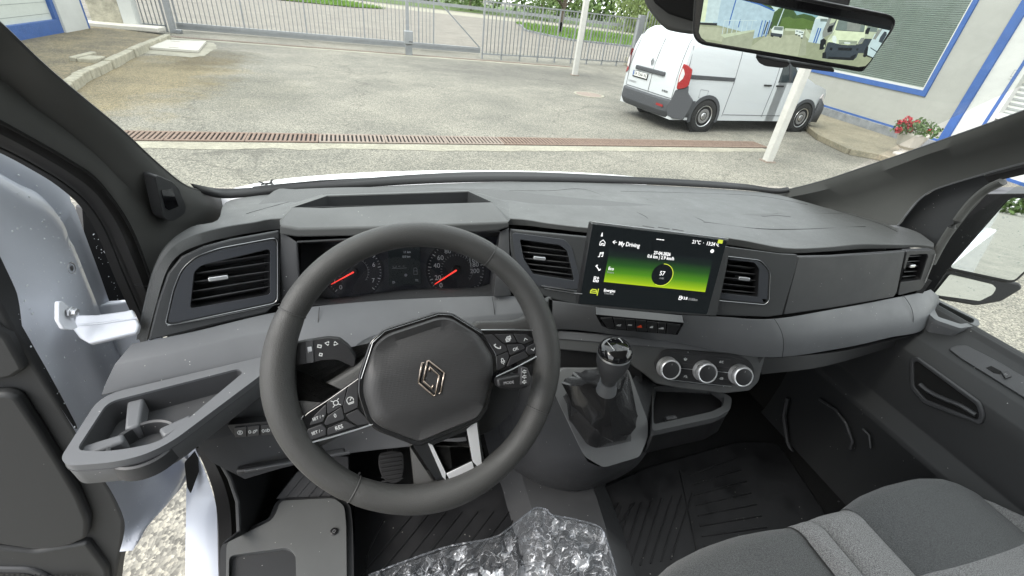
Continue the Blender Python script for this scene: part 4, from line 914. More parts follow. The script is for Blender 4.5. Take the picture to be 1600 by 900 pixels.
# tunnel hump under the console
hm = [[(-.20,1.0,FZ+.002),(-.20,.66,FZ+.002),(-.20,.40,FZ+.002)],[(-.15,1.0,FZ+.10),(-.14,.62,FZ+.07),(-.14,.40,FZ+.04)],[(.05,1.0,FZ+.11),(.04,.60,FZ+.08),(.02,.40,FZ+.04)],[(.13,1.0,FZ+.002),(.12,.60,FZ+.002),(.1,.40,FZ+.002)]]
loft('tunnel', [[Vector(p) for p in r] for r in hm], 'mid_plastic', van, n=9, smooth=True)
bx = MB()
bx.box((0,-.95,1.55), (1.9,.04,1.6)); bx.ob('bulkhead', 'bulkhead_paint', van)
rf = MB(); rf.box((0,-.30,2.46), (1.9,1.4,.04)); rf.box((0,.41,2.375), (1.8,.10,.13)); rf.box((-.88,-.3,2.37), (.12,1.35,.14)); rf.box((.88,-.3,2.37), (.12,1.35,.14)); rf.ob('roof_lining', 'headliner', van)
for x_ in (-.93, .93): MB().box((x_,-.82,1.65), (.10,.25,1.5)).ob('rear_pillar', 'pillar_plastic', van)
MB().box((.895,.92,1.19), (.03,.50,.70)).ob('footwell_side', 'carpet', van); MB().box((-.87,1.0,1.10), (.03,.30,.50)).ob('footwell_side', 'carpet', van)
MB().add([(1.03,.62,.5),(1.03,-5,.5),(1.03,-5,1.42),(1.03,.62,1.42),(1.03,-.45,1.42),(1.03,-.45,2.5),(1.03,-5,2.5),(1.09,.62,.5),(1.09,-5,.5),(1.09,-5,1.42),(1.09,.62,1.42)],
         [(0,1,2,3),(4,2,6,5),(7,8,9,10),(3,2,9,10)]).ob('body_side', 'white_paint', van, solid=.01)
MB().box((0,-2.9,2.5), (2.0,4.2,.03)).ob('roof_panel', 'white_paint', van)
MB().box((-1.03,-2.8,1.5), (.03,4.0,2.0)).ob('body_side', 'white_paint', van)
# ---- left sill: lower seal, kick panel, white sill and step
sa = [(306,700,-.895),(322,735,-.89),(334,772,-.885),(341,820,-.88),(343,900,-.875),(345,960,-.875)]
sb_ = [(336,700,-.86),(352,730,-.86),(364,752,-.86),(373,784,-.855),(375,830,-.85),(360,960,-.85)]
a_, b_ = UX(sa), UX(sb_)
sb_[5] = (376,960,-.85); b_ = UX(sb_)
loft('door_seal', [cat(r, 21) for r in ([p+Vector((-.01,.03,0)) for p in a_], a_, [x*.5+y*.5+Vector((.008,-.01,.01)) for x, y in zip(a_, b_)], b_)], 'rubber', van, smooth=True)
w0 = [(250,655,-.955),(291,700,-.955),(291,770,-.955),(290,850,-.955),(290,900,-.955),(289,960,-.955)]
w1 = [(270,640,-.91),(306,703,-.90),(334,775,-.895),(341,822,-.89),(344,900,-.885),(346,960,-.885)]
a_, b_ = UX(w0), UX(w1)
loft('body_sill', [cat(r, 21) for r in ([p+Vector((0,.06,-.03)) for p in a_], a_, [x*.5+y*.5+Vector((.0,-.006,.008)) for x, y in zip(a_, b_)], b_)], 'door_metal', van, smooth=True)
fkk = Fr(U(400,770,X=-.80), (1,-.15,.1))
plate('kick_panel', fkk, fkk.pts([(300,640),(480,640),(500,730),(436,790),(424,815),(352,850),(376,830),(374,784),(362,748)]), .01, 'dark_plastic', van, bev=.003)
# box cover beside the seat (with screw and shallow tray)
fbx = Fr(U(440,840,Z=.985), (.05,-.12,1), right=(1,0,0))
boxp = rnd(fbx.pts([(354,847),(424,813),(432,800),(438,782),(522,778),(538,790),(541,820),(543,1010),(352,1010)]), .012)
bc = plate('access_cover', fbx, boxp, .02, 'dash_plastic', van, lift=.0, bev=.004, holes=[rnd(fbx.pts([(358,868),(450,855),(462,866),(465,1000),(356,1000)]), .012)])
MB().prism(fbx, fbx.pts([(356,862),(452,850),(466,866),(468,1005),(354,1005)]), -.06, -.028).ob('cover_tray', 'mid_plastic', bc)
plate('access_cover_rim', fbx, rnd(grow(boxp, .014), .01), .14, 'dark_plastic', van, lift=-.012, bev=.006)
fx = on(fbx, 522,831, .001); sc_ = MB().lathe(fx, [(.0085,0),(.0085,.002),(.006,.003),(.0055,.0005),(.003,.0005),(.0028,.002),(.0001,.002)], 24, caps=False).ob('screw', 'black_plastic', bc, smooth=True)
MB().lathe(fx, [(.0042,.0014),(.0042,.0028),(.0022,.0028)], 6, caps=False).ob('screw_head', 'steel', sc_)
# ribbed foot rest
ffr = Fr(U(470,760,Z=1.0), (0,-.6,.8))
fr_ = plate('foot_rest', ffr, ffr.pts([(430,780),(462,738),(500,710),(545,712),(548,776)]), .02, 'rubber_mat', van, bev=.003)
for i in range(6):
    a, b = (446+i*17, 776), (478+i*17, 738)
    MB().bar(ffr.w(*ffr.px(*a), .001), ffr.w(*ffr.px(*b), .001), .004, .004, up=ffr.n).ob('rib', 'rubber_mat', fr_)

# =================================================================== DRIVER DOOR (swung wide open)
L1 = Vector((CAM.x-.86*.6185, CAM.y+.86*.7858)); L2 = Vector((CAM.x-1.0*.5147, CAM.y+1.0*.8574))
dd = Vector((L2.x-L1.x, L2.y-L1.y, 0)).normalized(); dn = Vector((dd.y, -dd.x, 0))       # end-face direction and normal
if dn.dot(Vector((CAM.x-L1.x, CAM.y-L1.y, 0))) < 0: dn.negate()
door = thing('driver_door', 'white driver door swung wide open, bare painted end face wet with drops and dark inner card', 'van door', (L1.x, L1.y, .6))
fd = Fr((L1.x, L1.y, 1.5), dn)
edge = [(-60,215),(-20,226),(30,250),(62,263),(88,288),(96,300),(100,316),(106,324),(124,372),(146,430),(165,482),(176,500),(200,560),(222,605),(250,655),(305,704),(300,720),(274,765),(226,813),(206,842),(188.5,862)]
inn = [(-60,380),(0,482),(21,520),(50,566),(84,620),(114,668),(150,730),(178,775),(194,812),(193,838),(187,862)]
E_ = [fd.w(*fd.px(*p)) for p in edge]; I_ = [fd.w(*fd.px(*p)) for p in inn]
# end face as a pressed sheet: several rows between the two edges
RW = []
for k in range(13):
    t = k/12; a = cat(I_, 61); b = cat(E_, 61)
    prof = .012*math.sin(math.pi*t)+.010*(1/(1+math.exp(-(t-.30)*30)))-.018*math.exp(-((t-.86)/.05)**2)+.008*math.exp(-((t-.95)/.03)**2)
    RW.append([p*(1-t)+q*t+dn*prof for p, q in zip(a, b)])
RW.append([q-dn*(.03 if i < 44 else .0)+dd*.004 for i, q in enumerate(cat(E_, 61))])
loft('door_end_face', RW, 'door_metal', door, smooth=True)
# droplets on the end face
rdp = random.Random(3); dm = MB()
def drop(mb, p, nrm, r, s=1.0):
    x = nrm.orthogonal().normalized(); y = nrm.cross(x); V = []
    for k, (a, h) in enumerate(((1, 0), (.75, .42), (0, .6))):
        if a == 0: V.append(p+nrm*r*h)
        else: V += [p+(x*math.cos(j*math.pi/3)+y*s*math.sin(j*math.pi/3))*r*a+nrm*r*h for j in range(6)]
    mb.add(V, [(j, (j+1) % 6, 6+(j+1) % 6, 6+j) for j in range(6)]+[(6+j, 6+(j+1) % 6, 12) for j in range(6)])
for _ in range(420):
    i, j = rdp.randrange(0, 11), rdp.randrange(4, 58); q = rdp.random(); p = RW[i][j]*(1-q)+RW[i+1][j+1]*q
    x, y = rdp.random(), 0
    drop(dm, p+dn*.0005, dn, .0006+.0014*rdp.random()**3)
mat('water_drop', (.75,.78,.82), .04, spec=.8)
dm.ob('water_drops', 'water_drop', door, kind='stuff', smooth=True)
# bolt and dimple
fbo = on(fd, 88,419, .018); bo = MB().lathe(fbo, [(.0115,0),(.0115,.002),(.0085,.004),(.0075,.002),(.0045,.002),(.0040,.004),(.0001,.004)], 28, caps=False).ob('door_bolt', 'steel', door, smooth=True)
# door card, facing the cab
cn = Vector((-dd.y, dd.x, 0));
if cn.dot(Vector((0,-1,0))) < 0: cn.negate()
cdir = Vector((dn.x, dn.y, 0))*-1                               # away from the hinge
fcard = Fr((L1.x, L1.y, 1.3), -dd, right=-cdir)
hgt = lambda x, y: fcard.px(x, y)
cardo = [(-80,330),(0,480),(21,520),(50,566),(84,620),(114,668),(150,730),(178,775),(194,812),(193,841),(181,900),(172,980),(-300,980),(-500,600),(-300,380)]
card = plate('door_card', fcard, fcard.pts(cardo), .04, 'door_card', door, lift=0, bev=.006, seg=3)
plate('card_upper', fcard, fcard.pts([(-200,440),(-20,490),(20,520),(42,560),(46,570),(28,582),(-20,592),(-200,600)]), .02, 'door_card', door, lift=.012, bev=.006)
plate('card_pocket', fcard, rnd(fcard.pts([(-200,640),(-20,605),(20,603),(38,609),(68,655),(98,705),(130,762),(145,800),(143,828),(110,842),(60,845),(-30,830),(-200,800)]), .01), .02, 'door_card', door, lift=.018, bev=.010, seg=3)
plate('card_lower', fcard, rnd(fcard.pts([(-200,850),(-20,842),(60,852),(142,838),(172,880),(180,980),(-200,980)]), .01), .03, 'door_card', door, lift=.014, bev=.008, seg=3)
gr = plate('speaker_surround', fcard, rnd(fcard.pts([(-150,870),(0,873),(60,874),(88,886),(104,915),(110,980),(-150,980)]), .02), .01, 'mid_plastic', door, lift=.019, bev=.004)
gq = plate('speaker_grille', fcard, rnd(fcard.pts([(-150,880),(0,879),(55,880),(74,890),(86,915),(92,980),(-150,980)]), .015), .004, 'black_plastic', door, lift=.0205)
for i in range(22):
    a, b = fcard.px(-52+i*8, 930), fcard.px(-22+i*8, 882)
    MB().bar(fcard.w(*a, .0215), fcard.w(*b, .0215), .0022, .003, up=fcard.n).ob('grille_bar', 'mid_plastic', gq)
# check strap between door and body
fch = Fr(U(160,510,D=1.0), (.15,-.62,.77))
chk = plate('check_strap', fch, rnd(fch.pts([(118,492),(150,492),(196,486),(206,483),(217,508),(213,520),(140,537),(124,528),(113,514)]), .003), .014, 'white_paint', door, bev=.003)
fcb = Fr(U(102,495,D=.965), dn, up=(0,0,1)); plate('strap_flange', fcb, rnd(fcb.pts([(92,471),(98,470),(113,484),(116,498),(122,512),(112,516),(100,514),(92,500)]), .003), .006, 'white_paint', chk, bev=.002)
fcn = on(fcb, 107,488, .002); MB().lathe(fcn, [(.009,0),(.009,.004),(.006,.004),(.006,.010),(.0001,.011)], 6).ob('hinge_nut', 'metal', chk, bev=.0008)
line('strap_fold', [fch.w(*fch.px(*p), .001) for p in [(122,508),(160,505),(214,497)]], .002, 'white_paint', chk)
# body pillar behind the check strap, dark gap, hinge
fpb = Fr(U(190,560,D=1.16), (.35,-.85,.2)); plate('hinge_pillar', fpb, fpb.pts([(112,480),(225,470),(300,620),(310,720),(255,690),(196,640),(150,560)]), .02, 'door_metal', van, bev=.004)
plate('pillar_opening', fpb, rnd(fpb.pts([(140,590),(143,586),(152,595),(160,612),(165,632),(146,640),(138,610)]), .004), .002, 'void', van, lift=.003)
plate('pillar_opening', fpb, rnd(fpb.pts([(288,722),(308,700),(311,735),(298,770),(292,760)]), .004), .002, 'void', van, lift=.003)
# quarter trim of the door mirror, wet
fql = Fr(U(165,420,X=-1.03), (.8,-.6,.1)); qt = plate('mirror_foot', fql, rnd(fql.pts([(128,324),(131,321),(150,345),(190,430),(235,530),(196,520),(176,502),(165,482),(146,430),(133,385)]), .002), .02, 'black_plastic', door, bev=.003)
dq = MB()
for _ in range(26):
    t = rdp.random(); x = 134+t*50+rdp.random()*14; y = 345+t*130+rdp.random()*10; drop(dq, fql.w(*fql.px(x, y), .0005), fql.n, .0005+.0006*rdp.random())
dq.ob('water_drops', 'water_drop', door, kind='stuff', smooth=True)

# =================================================================== PASSENGER DOOR (closed)
pdoor = thing('passenger_door', 'closed passenger door with dark card, pull-handle recess, window switch and rain-dotted glass', 'van door', (.95, .2, .7))
prof = [(1.05,1.425),(1.015,1.452),(.995,1.447),(.985,1.435),(.90,1.392),(.872,1.36),(.866,1.33),(.872,1.20),(.86,1.185),(.835,1.165),(.832,1.150),(.845,1.10),(.852,1.0),(.845,.9),(.83,.84)]
ys = [.84,.66,.45,.2,-.1,-.5]
loft('door_card', [[Vector((x, y, z)) for y in ys] for x, z in prof], 'door_card', pdoor, bev=.003, ang=20)
# switch panel on the ledge
lp = plane3(Vector((.985,.6,1.4362)), Vector((.90,.6,1.3934)), Vector((.90,.2,1.3934))); fsw = Fr(lp[0], lp[1], right=(0,-1,0))
swp = plate('switch_panel', fsw, rnd(fsw.pts([(1482,546),(1492,541),(1509,540),(1560,566),(1700,650),(1700,700),(1600,622),(1500,560)]), .006), .004, 'mid_plastic', pdoor, lift=.003, bev=.0015)
plate('switch_recess', fsw, fsw.pts([(1540,576),(1548,573),(1565,582),(1562,586),(1552,584)]), .001, 'void', pdoor, lift=.0036)
wsw = plate('window_switch', fsw, rnd(fsw.pts([(1563,583),(1574,582),(1580,590),(1570,594)]), .001), .004, 'button_black', swp, lift=.007, bev=.001)
strokes('switch_symbol', on(fsw,1570,588,.007), [[(-.002,-.0015),(.002,-.0015),(.002,.0015),(-.002,.0015),(-.002,-.0015)]], .0006, 'print_grey', wsw)
# pull handle recess
fhd = Fr((.866,.4,1.3), (-1,0,.02), right=(0,-1,0))
hr_ = rnd(fhd.pts([(1424,560),(1434,557),(1533,628),(1541,650),(1536,664),(1446,630),(1425,606)]), .008)
hi_ = rnd(fhd.pts([(1430,566),(1436,564),(1528,632),(1533,648),(1530,656),(1449,624),(1431,603)]), .006)
hs = plate('handle_surround', fhd, hr_, .008, 'mid_plastic', pdoor, lift=.008, holes=[hi_], bev=.002)
MB().prism(fhd, hi_, .001, .003).ob('handle_recess', 'void', hs)
hnd = cat([fhd.w(*fhd.px(*p), .006) for p in [(1440,600),(1455,612),(1480,624),(1505,634),(1528,648)]], 16)
MB().tube(hnd, [.007]*16, 10, sy=.8).ob('door_handle', 'mid_plastic', hs, smooth=True)
# speaker ring low on the card and pocket edge
fsp = Fr((.826,.6,1.0), (-1,0,0)); so_ = fsp.pts([(1232,622),(1226,650),(1232,690),(1250,730),(1280,762),(1312,786)])
line('card_rib', [fsp.w(*p, .004) for p in so_], .007, 'mid_plastic', pdoor)
line('card_rib', [fsp.w(*p, .0) for p in fsp.pts([(1280,624),(1305,640),(1322,662),(1332,690),(1328,702)])], .004, 'mid_plastic', pdoor)
line('card_rib', [fsp.w(*p, .0) for p in fsp.pts([(1348,670),(1358,680),(1360,700)])], .003, 'mid_plastic', pdoor)
# window frame, quarter trim, glass
fqr = Fr((.935,.75,1.6), (-1,0,0))
plate('quarter_trim', fqr, rnd(fqr.pts([(1400,352),(1438,310),(1464,295),(1535,273),(1564,279),(1566,287),(1535,302),(1505,335),(1480,368),(1455,405),(1440,380)]), .003), .02, 'dark_plastic', pdoor, bev=.003)
fr3 = cat([U(x, y, X=.895) for x, y in [(1566,284),(1545,294),(1520,314),(1496,344),(1472,380),(1455,412)]], 16)
MB().tube(fr3, [.012]*16, 10, sy=.7).ob('window_channel', 'pillar_plastic', pdoor, smooth=True)
tf = cat([U(x, y, X=.925) for x, y in [(1545,276),(1600,263),(1700,238)]], 10); MB().tube(tf, [.014]*10, 8).ob('window_frame', 'rubber', pdoor, smooth=True)
gp_ = [Vector((1.0,.84,1.44)), Vector((1.0,-.45,1.44)), Vector((.93,-.45,2.3)), Vector((.94,.55,2.05))]
MB().add(gp_, [(0,1,2,3)]).ob('door_glass', 'glass', pdoor)
gpl = (gp_[0], (gp_[1]-gp_[0]).cross(gp_[2]-gp_[0]).normalized()); gn = gpl[1] if gpl[1].dot(CAM-gp_[0]) > 0 else -gpl[1]
dg_ = MB()
glassmat('drop_glass', (.8,.85,.85), 1.5, .0)
for _ in range(330):
    x, y = 1455+rdp.random()*150, 300+rdp.random()*185
    drop(dg_, U(x, y, pl=gpl)-gn*.001, gn, .0005+.0016*rdp.random()**2.5, 1.2)
dg_.ob('water_drops', 'drop_glass', pdoor, kind='stuff', smooth=True)

# =================================================================== DOOR MIRROR ON THE PASSENGER SIDE
mc = U(1545,375,X=1.22); dv = (mc-CAM).normalized()
em_ = thing('door_mirror', 'black door mirror with a large glass above a small wide-angle one, beyond the wet window', 'mirror', mc+Vector((0,.05,-.2)))
def reflect_frame(px, py, tgt, X=1.22):
    p = U(px, py, X=X); d_ = (p-CAM).normalized(); n_r = (Vector(tgt).normalized()-d_).normalized(); return Fr(p, n_r)
f1 = reflect_frame(1592,345, (.0,-1,-.02))
pg = rnd(f1.pts([(1484,418),(1574,314),(1582,309),(1640,309),(1640,390),(1600,424),(1586,437),(1578,438)]), .01)
MB().prism(f1, rnd(grow(pg, .012), .01), -.09, -.004).ob('mirror_shell', 'black_plastic', em_, bev=.01)
plate('mirror_glass', f1, pg, .003, 'mirror', em_, lift=.0)
f2 = reflect_frame(1500,440, (.12,-1,-.02), 1.205)
pg2 = rnd(f2.pts([(1458,460),(1484,428),(1550,444),(1556,450),(1550,460),(1530,470)]), .006)
plate('wide_angle_glass', f2, pg2, .003, 'mirror', em_, lift=.002)
sh2 = rnd(f2.pts([(1445,455),(1482,420),(1598,444),(1600,452),(1567,472),(1527,479),(1475,470)]), .01)
MB().prism(f2, sh2, -.05, -.003).ob('mirror_shell', 'black_plastic', em_, bev=.006)
f4 = Fr(U(1520,370,X=1.10), (-1,-.7,.0)); plate('mirror_arm', f4, rnd(f4.pts([(1440,458),(1466,384),(1510,335),(1540,303),(1640,302),(1640,312),(1580,309),(1572,313),(1530,362),(1484,418),(1455,460)]), .004), .03, 'black_plastic', em_, bev=.006)

# =================================================================== SEATS
def cushion(name, x0, x1, y_front, z, m, parent, y_back=-.35, crown=.02, rf_=.05, nu=14, nv=18, tilt=.0):
    rows_ = []
    for j in range(nv+1):
        row = []
        for i in range(nu+1):
            s = i/nu; x = x0+(x1-x0)*s; yf = y_front(x); e = 1-abs(2*s-1)**3.2
            if j <= 8:
                a = math.pi/2*(j/8); y = yf-rf_+rf_*math.sin(math.pi/2-a+0)*1.0; zz = z-rf_*1.2+rf_*1.2*math.sin(a); 
                y = yf-rf_+rf_*math.cos(a)
            else:
                t = (j-8)/(nv-8); y = yf-rf_-(yf-rf_-y_back)*t; zz = z+tilt*t*.3
            k_ = min(1, j/8)
            row.append(Vector((x, y, zz-(1-e)*crown*k_)))
        rows_.append(row)
    rows_ = [[Vector((p.x, p.y+.002, z-.38)) for p in rows_[0]]]+rows_
    return loft(name, rows_, m, parent, smooth=True)
seat = thing('passenger_bench', 'two-place passenger bench with dark grey cushions between lighter grey woven strips', 'bench seat', (.45,.1,FZ))
zs = 1.215
fx_ = [U(x, y, Z=zs-.02) for x, y in [(1020,905),(1040,880),(1060,866),(1100,846),(1150,829),(1200,819),(1244,812),(1282,799),(1318,790),(1345,770),(1380,756),(1424,745),(1464,744),(1500,757),(1550,785),(1600,815),(1680,850)]]
def yfr(x):
    for a, b in zip(fx_, fx_[1:]):
        if a.x <= x <= b.x: t = (x-a.x)/(b.x-a.x); t = t; return a.y*(1-t)+b.y*t
    return fx_[0].y if x < fx_[0].x else fx_[-1].y
X_ = lambda px, py: U(px, py, Z=zs-.02).x
xa, xb, xc, xd, xe = X_(1022,905), X_(1238,812), X_(1264,806), X_(1320,790), X_(1502,758)
cushion('cushion_centre', xa, xb, yfr, zs, 'fabric_dark', seat, crown=.022)
cushion('cushion_bolster', xb-.008, xc-.001, yfr, zs+.004, 'fabric_light', seat, crown=.018, nu=8)
cushion('cushion_bolster', xc+.001, xd+.008, yfr, zs+.004, 'fabric_light', seat, crown=.018, nu=8)
cushion('cushion_centre', xd+.001, xe-.001, yfr, zs+.012, 'fabric_dark', seat, y_back=.168, crown=.022)
cushion('cushion_rear', xd+.001, xe-.001, lambda x: .182, zs+.014, 'fabric_light', seat, crown=.02, rf_=.014)
cushion('cushion_bolster', xe+.001, xe+.16, yfr, zs+.008, 'fabric_light', seat, crown=.03, nu=10)
MB().box(((xa+xe)/2,.02,1.02), (xe-xa-.02,.40,.26)).ob('seat_base', 'carpet', seat)
for xx, dy in ((xb, 0), (xd, 0), (xe, 0)):
    pts = [Vector((xx, yfr(xx)-.05-.4*t, zs-.012+.0*t)) for t in [i/8 for i in range(9)]]; line('seat_seam', pts, .0016, 'fabric_dark', seat)
bk_ = MB(); bk_.box((.45,-.42,1.55), (1.05,.14,.75)); bk_.ob('seat_back', 'fabric_dark', seat, bev=.04)
dseat = thing('driver_seat', 'driver seat cushion in dark woven fabric under a loose clear plastic cover', 'seat', (-.42,.0,FZ))
cushion('seat_cushion', -.66, -.19, lambda x: .335-((x+.42)/.25)**2*.02, 1.165, 'fabric_dark', dseat, crown=.03)
MB().box((-.42,-.02,1.0), (.44,.40,.26)).ob('seat_base', 'carpet', dseat)
MB().box((-.42,-.42,1.40), (.48,.14,.60)).ob('seat_back', 'fabric_dark', dseat, bev=.04)
# crumpled clear film lying over the cushion
top_px = [(520,925),(580,899),(651,872),(702,855),(769,842),(796,826),(830,799),(840,795),(854,798),(862,806),(897,813),(936,825),(948,849),(963,899),(975,950)]
bot_px = [(500,1010),(560,1010),(620,1010),(680,1010),(730,1010),(770,1010),(810,1010),(830,1010),(850,1010),(870,1010),(900,1010),(930,1010),(950,1010),(970,1010),(990,1010)]
from mathutils import noise as mno
T_ = cat([U(x, y, Z=1.26) for x, y in top_px], 150); B_ = cat([U(x, y, Z=1.20) for x, y in bot_px], 150); fv = []
for j in range(70):
    t = j/69; row = []
    for i in range(150):
        p = T_[i]*(1-t)+B_[i]*t
        q = p*26; n1 = mno.noise(q); n2 = mno.noise(p*61+Vector((3,1,2))); n3 = mno.noise(p*130)
        amp = min(1, t*6+.25)
        z = (abs(n1)*.030+abs(n2)*.016+n3*.004)*amp
        row.append(p+Vector((n2*.004, n3*.003, z-.02*amp)))
    fv.append(row)
film = thing('seat_cover_film', 'crumpled clear plastic film draped over the front of the driver seat', 'plastic cover', (-.40,.30,1.2))
fs2 = loft('film_sheet', fv, 'plastic_film', film)
ca_ = fs2.data.attributes.new('crease_glint', 'FLOAT', 'POINT')  # weight of the painted glints, stronger in the crumpled area and right flank
for j in range(70):
    for i in range(150):
        t = j/69; s_ = i/149; k_ = min(1, max(0, (t-.06-.10*mno.noise(Vector((s_*9,0,0))))*9)); edge_ = max(0, (s_-.86)*7)+max(0, 1-abs(s_-.60)*16)*(t < .2)+(.6 if .62 < s_ < .9 and t < .10 else 0)
        ca_.data[j*150+i].value = min(1.6, .22+.95*k_+edge_*.8)
hem = MB(); hem.tube([p+Vector((0,0,.003)) for p in T_[10:140:2]], .0018, 5); hem.ob('film_hem', 'plastic_film', film, smooth=True)

# =================================================================== PEDALS AND MATS
def pedal(cx, cy, pts_, Z, lab, name_='pedal'):
    f = Fr(U(cx, cy, Z=Z), (0,-.62,.78)); t = thing(name_, lab, 'pedal', f.o)
    pp_ = rnd(f.pts(pts_), .010); pad = plate('pedal_pad', f, pp_, .010, 'rubber', t, bev=.002)
    us = [p[0] for p in pp_]; vs = [p[1] for p in pp_]; w_ = (max(us)-min(us))*.84
    k = 7
    for i in range(k):
        v = min(vs)+(max(vs)-min(vs))*(i+.8)/(k+.6); MB().prism(f, rect((max(us)+min(us))/2, v, w_, .0042), 0, .004).ob('rib', 'rubber', pad, bev=.0008, seg=1)
    MB().bar(f.w(0,0,-.01), f.w(0,.12,-.14), .014, .02).ob('pedal_arm', 'black_plastic', t, bev=.003)
    return t
pedal(610,732, [(592,708),(612,704),(630,706),(632,728),(627,752),(612,756),(598,748),(591,728)], 1.00, 'ribbed rubber clutch pedal, the left one of the two under the steering wheel')
pedal(690,698, [(672,686),(690,682),(704,684),(704,702),(698,712),(684,714),(674,704)], 1.03, 'ribbed rubber brake pedal seen through the opening of the lower wheel spoke')
def mat_(name_, poly, Z, lab, ribs):
    f = Fr(U(*poly[0], Z=Z), (0,0,1), right=(1,0,0)); t = thing(name_, lab, 'floor mat', U(*poly[0], Z=Z))
    mm = plate('mat_sheet', f, rnd(f.pts(poly), .03), .012, 'rubber_mat', t, bev=.004)
    for a, b in ribs:
        MB().bar(f.w(*f.px(*a), .001), f.w(*f.px(*b), .001), .0045, .005, up=(0,0,1)).ob('rib', 'rubber_mat', t, bev=.0012, seg=1)
    return t
rb = []
for i in range(15):
    x = 560+i*26; rb.append(((x, 905-max(0,(i-10))*6), (x+88-i*1.5, 800-(i > 6)*14)))
rb += [((572,868), (600,812)), ((572,900), (574,866))]
mat_('driver_mat', [(552,800),(560,770),(760,735),(790,760),(850,830),(900,1000),(550,1000)], FZ+.014, 'black ribbed rubber mat on the driver footwell floor', rb)
rb = []
for i in range(11):
    x = 888+i*16; rb.append(((x, 905-i*3), (x+34, 800-i*3)))
for i in range(11): rb.append(((1078+i*3, 742+i*16), (1150+i*8, 716+i*18)))
rb.append(((1062,735),(1098,905)))
mat_('passenger_mat', [(880,790),(905,776),(1010,730),(1150,690),(1215,690),(1290,800),(1300,1000),(880,1000)], FZ+.014, 'black ribbed rubber mat on the passenger footwell floor', rb)
# =================================================================== DASHBOARD
dash = thing('dashboard', 'wide dark grey dashboard with silver lower band and five air vents under the windscreen', 'dashboard', (0,.95,1.3))

# --- top pad: rear edge, front crease, front lower edge
padR = [(213,531,1.487),(226,470,1.555),(240,418,1.605),(262,380,1.632),(300,354,1.64),(340,344,1.635),(353,316,1.605),(400,306,1.6),(480,299,1.6),(600,291,1.6),(730,285.5,1.6),(800,284,1.6),(870,284,1.6),(970,287,1.6),(1070,292,1.6),(1150,297,1.6),(1214,304,1.605),(1300,327,1.62),(1380,347,1.63),(1430,361,1.633),(1456,378,1.632)]
padC = [(219,533,1.485),(231,471,1.555),(246,420,1.605),(269,386,1.632),(306,366,1.643),(352,354,1.645),(396,347,1.645),(437,341,1.645),(530,346,1.645),(640,342,1.645),(795,341,1.645),(860,349,1.645),(922,356,1.645),(1030,364,1.645),(1141,372,1.645),(1225,387,1.642),(1290,386,1.64),(1345,381,1.638),(1400,382,1.636),(1435,382,1.634),(1459,385,1.632)]
padL = [(229,534),(245,472),(260,424),(281,397),(317,381),(358,370),(398,363),(438,358),(530,354),(640,351),(796,351),(860,357),(922,364),(1030,373),(1141,383),(1222,395),(1290,393),(1345,389),(1400,388),(1435,387),(1460,391)]
rR = P(padR); rC = P(padC); rL = [U(*p, Y=c.y-.002) for p, c in zip(padL, rC)]
mid = [a*.35+b*.65+Vector((0,0,.004)) for a, b in zip(rR, rC)]
rB = [p+Vector((0,.06 if i < 6 else .22,-.002)) for i, p in enumerate(rL)]
rR0 = [p+Vector((0,.05,-.03)) for p in rR]
n_ = 81
rows = [cat(r, n_) for r in (rR0, rR, mid, rC)]
loft('top_pad', rows, 'dash_plastic', dash, smooth=True, bev=0)
loft('pad_lip', [cat(r, n_) for r in (rC, [p+Vector((0,-.0015,-.001)) for p in rC], rL, rB)], 'pad_front', dash, smooth=True, face_cam=True)
# thin panel joints across the pad
def on_pad(px, py):
    """point on the pad surface behind a picture point (nearest facet)"""
    d = ray(px, py).normalized(); best = None
    for i in range(1, 3):
        for j in range(n_-1):
            a, b, c, e = rows[i][j], rows[i][j+1], rows[i+1][j+1], rows[i+1][j]
            for tri in ((a, b, c), (a, c, e)):
                nn = (tri[1]-tri[0]).cross(tri[2]-tri[0])
                if nn.length < 1e-9: continue
                nn.normalize(); den = d.dot(nn)
                if abs(den) < 1e-6: continue
                t = (tri[0]-CAM).dot(nn)/den; p = CAM+d*t
                s = [(tri[(k+1) % 3]-tri[k]).cross(p-tri[k]).dot(nn) for k in range(3)]
                if min(s) > -1e-7 or max(s) < 1e-7:
                    if best is None or t < best[0]: best = (t, p)
    return best[1] if best else U(px, py, Z=1.63)
def joint(pts, r=.0007, m='black_plastic', n=14):
    q = [on_pad(*p) for p in pts]; q = cat(q, n) if len(q) > 2 else [q[0]+(q[1]-q[0])*i/(n-1) for i in range(n)]
    return line('panel_joint', q, r, m, dash, 5)
joint([(385,334),(420,324),(458,314),(480,309)])
joint([(795,298),(860,298),(918,297),(1000,334)], n=24); joint([(1000,334),(1008,338),(1012,341)])
joint([(970,299),(1060,301),(1150,304),(1200,308),(1262,320)])
joint([(1010,311),(1090,341),(1100,348)], .0004)
joint([(1100,347),(1180,357),(1260,358),(1352,354)], .0011)
joint([(1190,336),(1192,338),(1215,337),(1235,339)], .0009); joint([(1190,336),(1215,334)], .0009)
joint([(855,312),(872,312),(905,318)], .0009)
joint([(1300,327),(1370,348),(1402,362)], .0009)
for a in ((1004,353),(1028,355),(1050,358)):
    joint([a, (a[0]+18, a[1]+3)], .0009)

